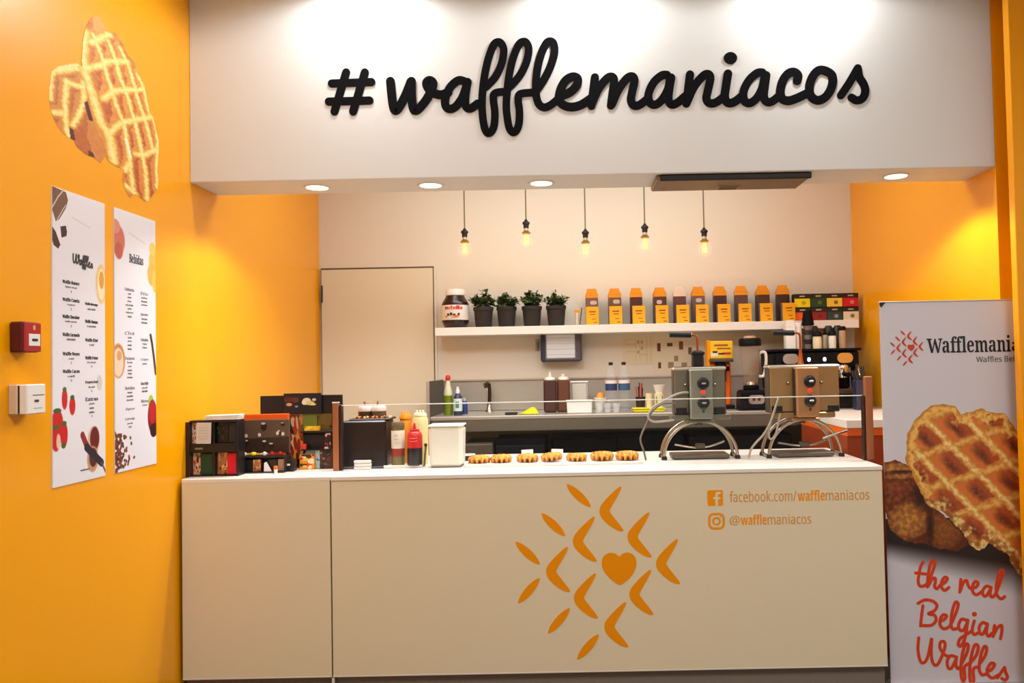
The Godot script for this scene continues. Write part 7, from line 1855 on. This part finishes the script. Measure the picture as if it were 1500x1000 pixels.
	part(t, "flange", MB.new().box(Vector3(0.005, Y.call(616), 0.02), Vector3(0.31, 0.03, 0.13), 0.005), shell)
	part(t, "hinge_block", MB.new().box(Vector3(0.0, Y.call(622), 0.04), Vector3(0.15, 0.016, 0.1), 0.004), shell)
	# handle
	if first:
		part(t, "handle_socket", MB.new().box(Vector3(0.0, Y.call(532), 0.03), Vector3(0.064, 24 * u, 0.05), 0.008, Vector2(0.9, 0.9)), black)
		part(t, "socket_collar", MB.new().box(Vector3(0.0, Y.call(524), 0.03), Vector3(0.07, 5 * u, 0.055), 0.004), black)
	else:
		part(t, "rod_foot", MB.new().lathe(Vector3(0, Y.call(545), 0.03), [mv(0, 0), mv(0.02, 0), mv(0.012, 0.03), mv(0.007, 0.09), mv(0, 0.09)], 14), paint("copper rod", rgb(176, 92, 48), 0.35, 0.8))
	var copper := paint("copper rod", rgb(176, 92, 48), 0.35, 0.8)
	part(t, "handle_rod", MB.new().tube(smooth([Vector3(0, Y.call(522), 0.03), Vector3(0, Y.call(504), 0.03), Vector3(-0.004, Y.call(499), 0.03), Vector3(-0.016, Y.call(497), 0.03), Vector3(-0.036, Y.call(497), 0.03)], 4), 0.0062, 8), copper)
	part(t, "handle_grip", MB.new().tube([Vector3(-0.032, Y.call(497), 0.03), Vector3(-0.05, Y.call(497), 0.03), Vector3(-0.1, Y.call(496.5), 0.03), Vector3(-0.146, Y.call(496), 0.03)], 0.0145, 12), black)
	part(t, "grip_sleeve", MB.new().tube([Vector3(-0.028, Y.call(497), 0.03), Vector3(-0.036, Y.call(497), 0.03)], 0.01, 10), paint("silver cap", Color.WHITE))
	t.scale = Vector3.ONE * 1.022
	return t


func build_irons() -> void:
	var green := paint("dull green steel", rgb(128, 124, 106), 0.4, 0.6)
	var greenbox := paint("grey green enamel", rgb(138, 140, 124), 0.42, 0.35)
	var tan := paint("steel with painted reflection", rgb(172, 136, 88), 0.38, 0.6)  # second iron: orange reflection painted into its steel and enamel colours
	var reflect_box := paint("enamel with painted reflection", rgb(178, 128, 82), 0.42, 0.35)
	var a := iron("left rotating waffle iron with a grey control box and grey cables", Vector3(0.6911, 1.065, -4.41), 0.0, green, greenbox, true)
	var b := iron("right rotating waffle iron with orange reflection painted into its metal, nearest the banner", Vector3(1.2497, 1.065, -4.41), 0.04, tan, reflect_box, false, 1.36)
	var grey := paint("grey cable", rgb(168, 158, 144), 0.5)
	var u := 4.3 / 1180.0
	var path := func(pts: Array, z: float) -> Array:
		var o := []
		for p: Vector2 in pts:
			o.append(Vector3((p.x - 1024.0) * u, (677.0 - p.y) * u, z))
		return smooth(o, 6)
	part(a, "cable", MB.new().tube(path.call([mv(1012, 581), mv(1000, 580), mv(988, 583), mv(972, 591), mv(956, 600), mv(949, 611), mv(951, 618), mv(960, 621), mv(985, 619)], 0.1), 0.006, 8), grey)
	part(a, "cable", MB.new().tube(path.call([mv(988, 596), mv(975, 595), mv(962, 600), mv(952, 610), mv(947, 622), mv(939, 638), mv(937, 648), mv(941, 662), mv(944, 676)], 0.085), 0.005, 8), paint("dim cable", rgb(112, 104, 96), 0.5))
	part(b, "cable", MB.new().tube(path.call([mv(984, 588), mv(978, 605), mv(970, 626), mv(960, 642), mv(950, 652), mv(942, 662), mv(938, 675)], 0.11), 0.006, 8), grey)
	part(b, "cable", MB.new().tube(path.call([mv(986, 612), mv(982, 630), mv(977, 645), mv(970, 648), mv(969, 638), mv(972, 626)], 0.1), 0.0055, 8), grey)
	part(b, "side_lever", MB.new().tube(path.call([mv(1050, 650), mv(1066, 645), mv(1086, 640)], 0.07), 0.007, 8), paint("polished tube steel", Color.WHITE))
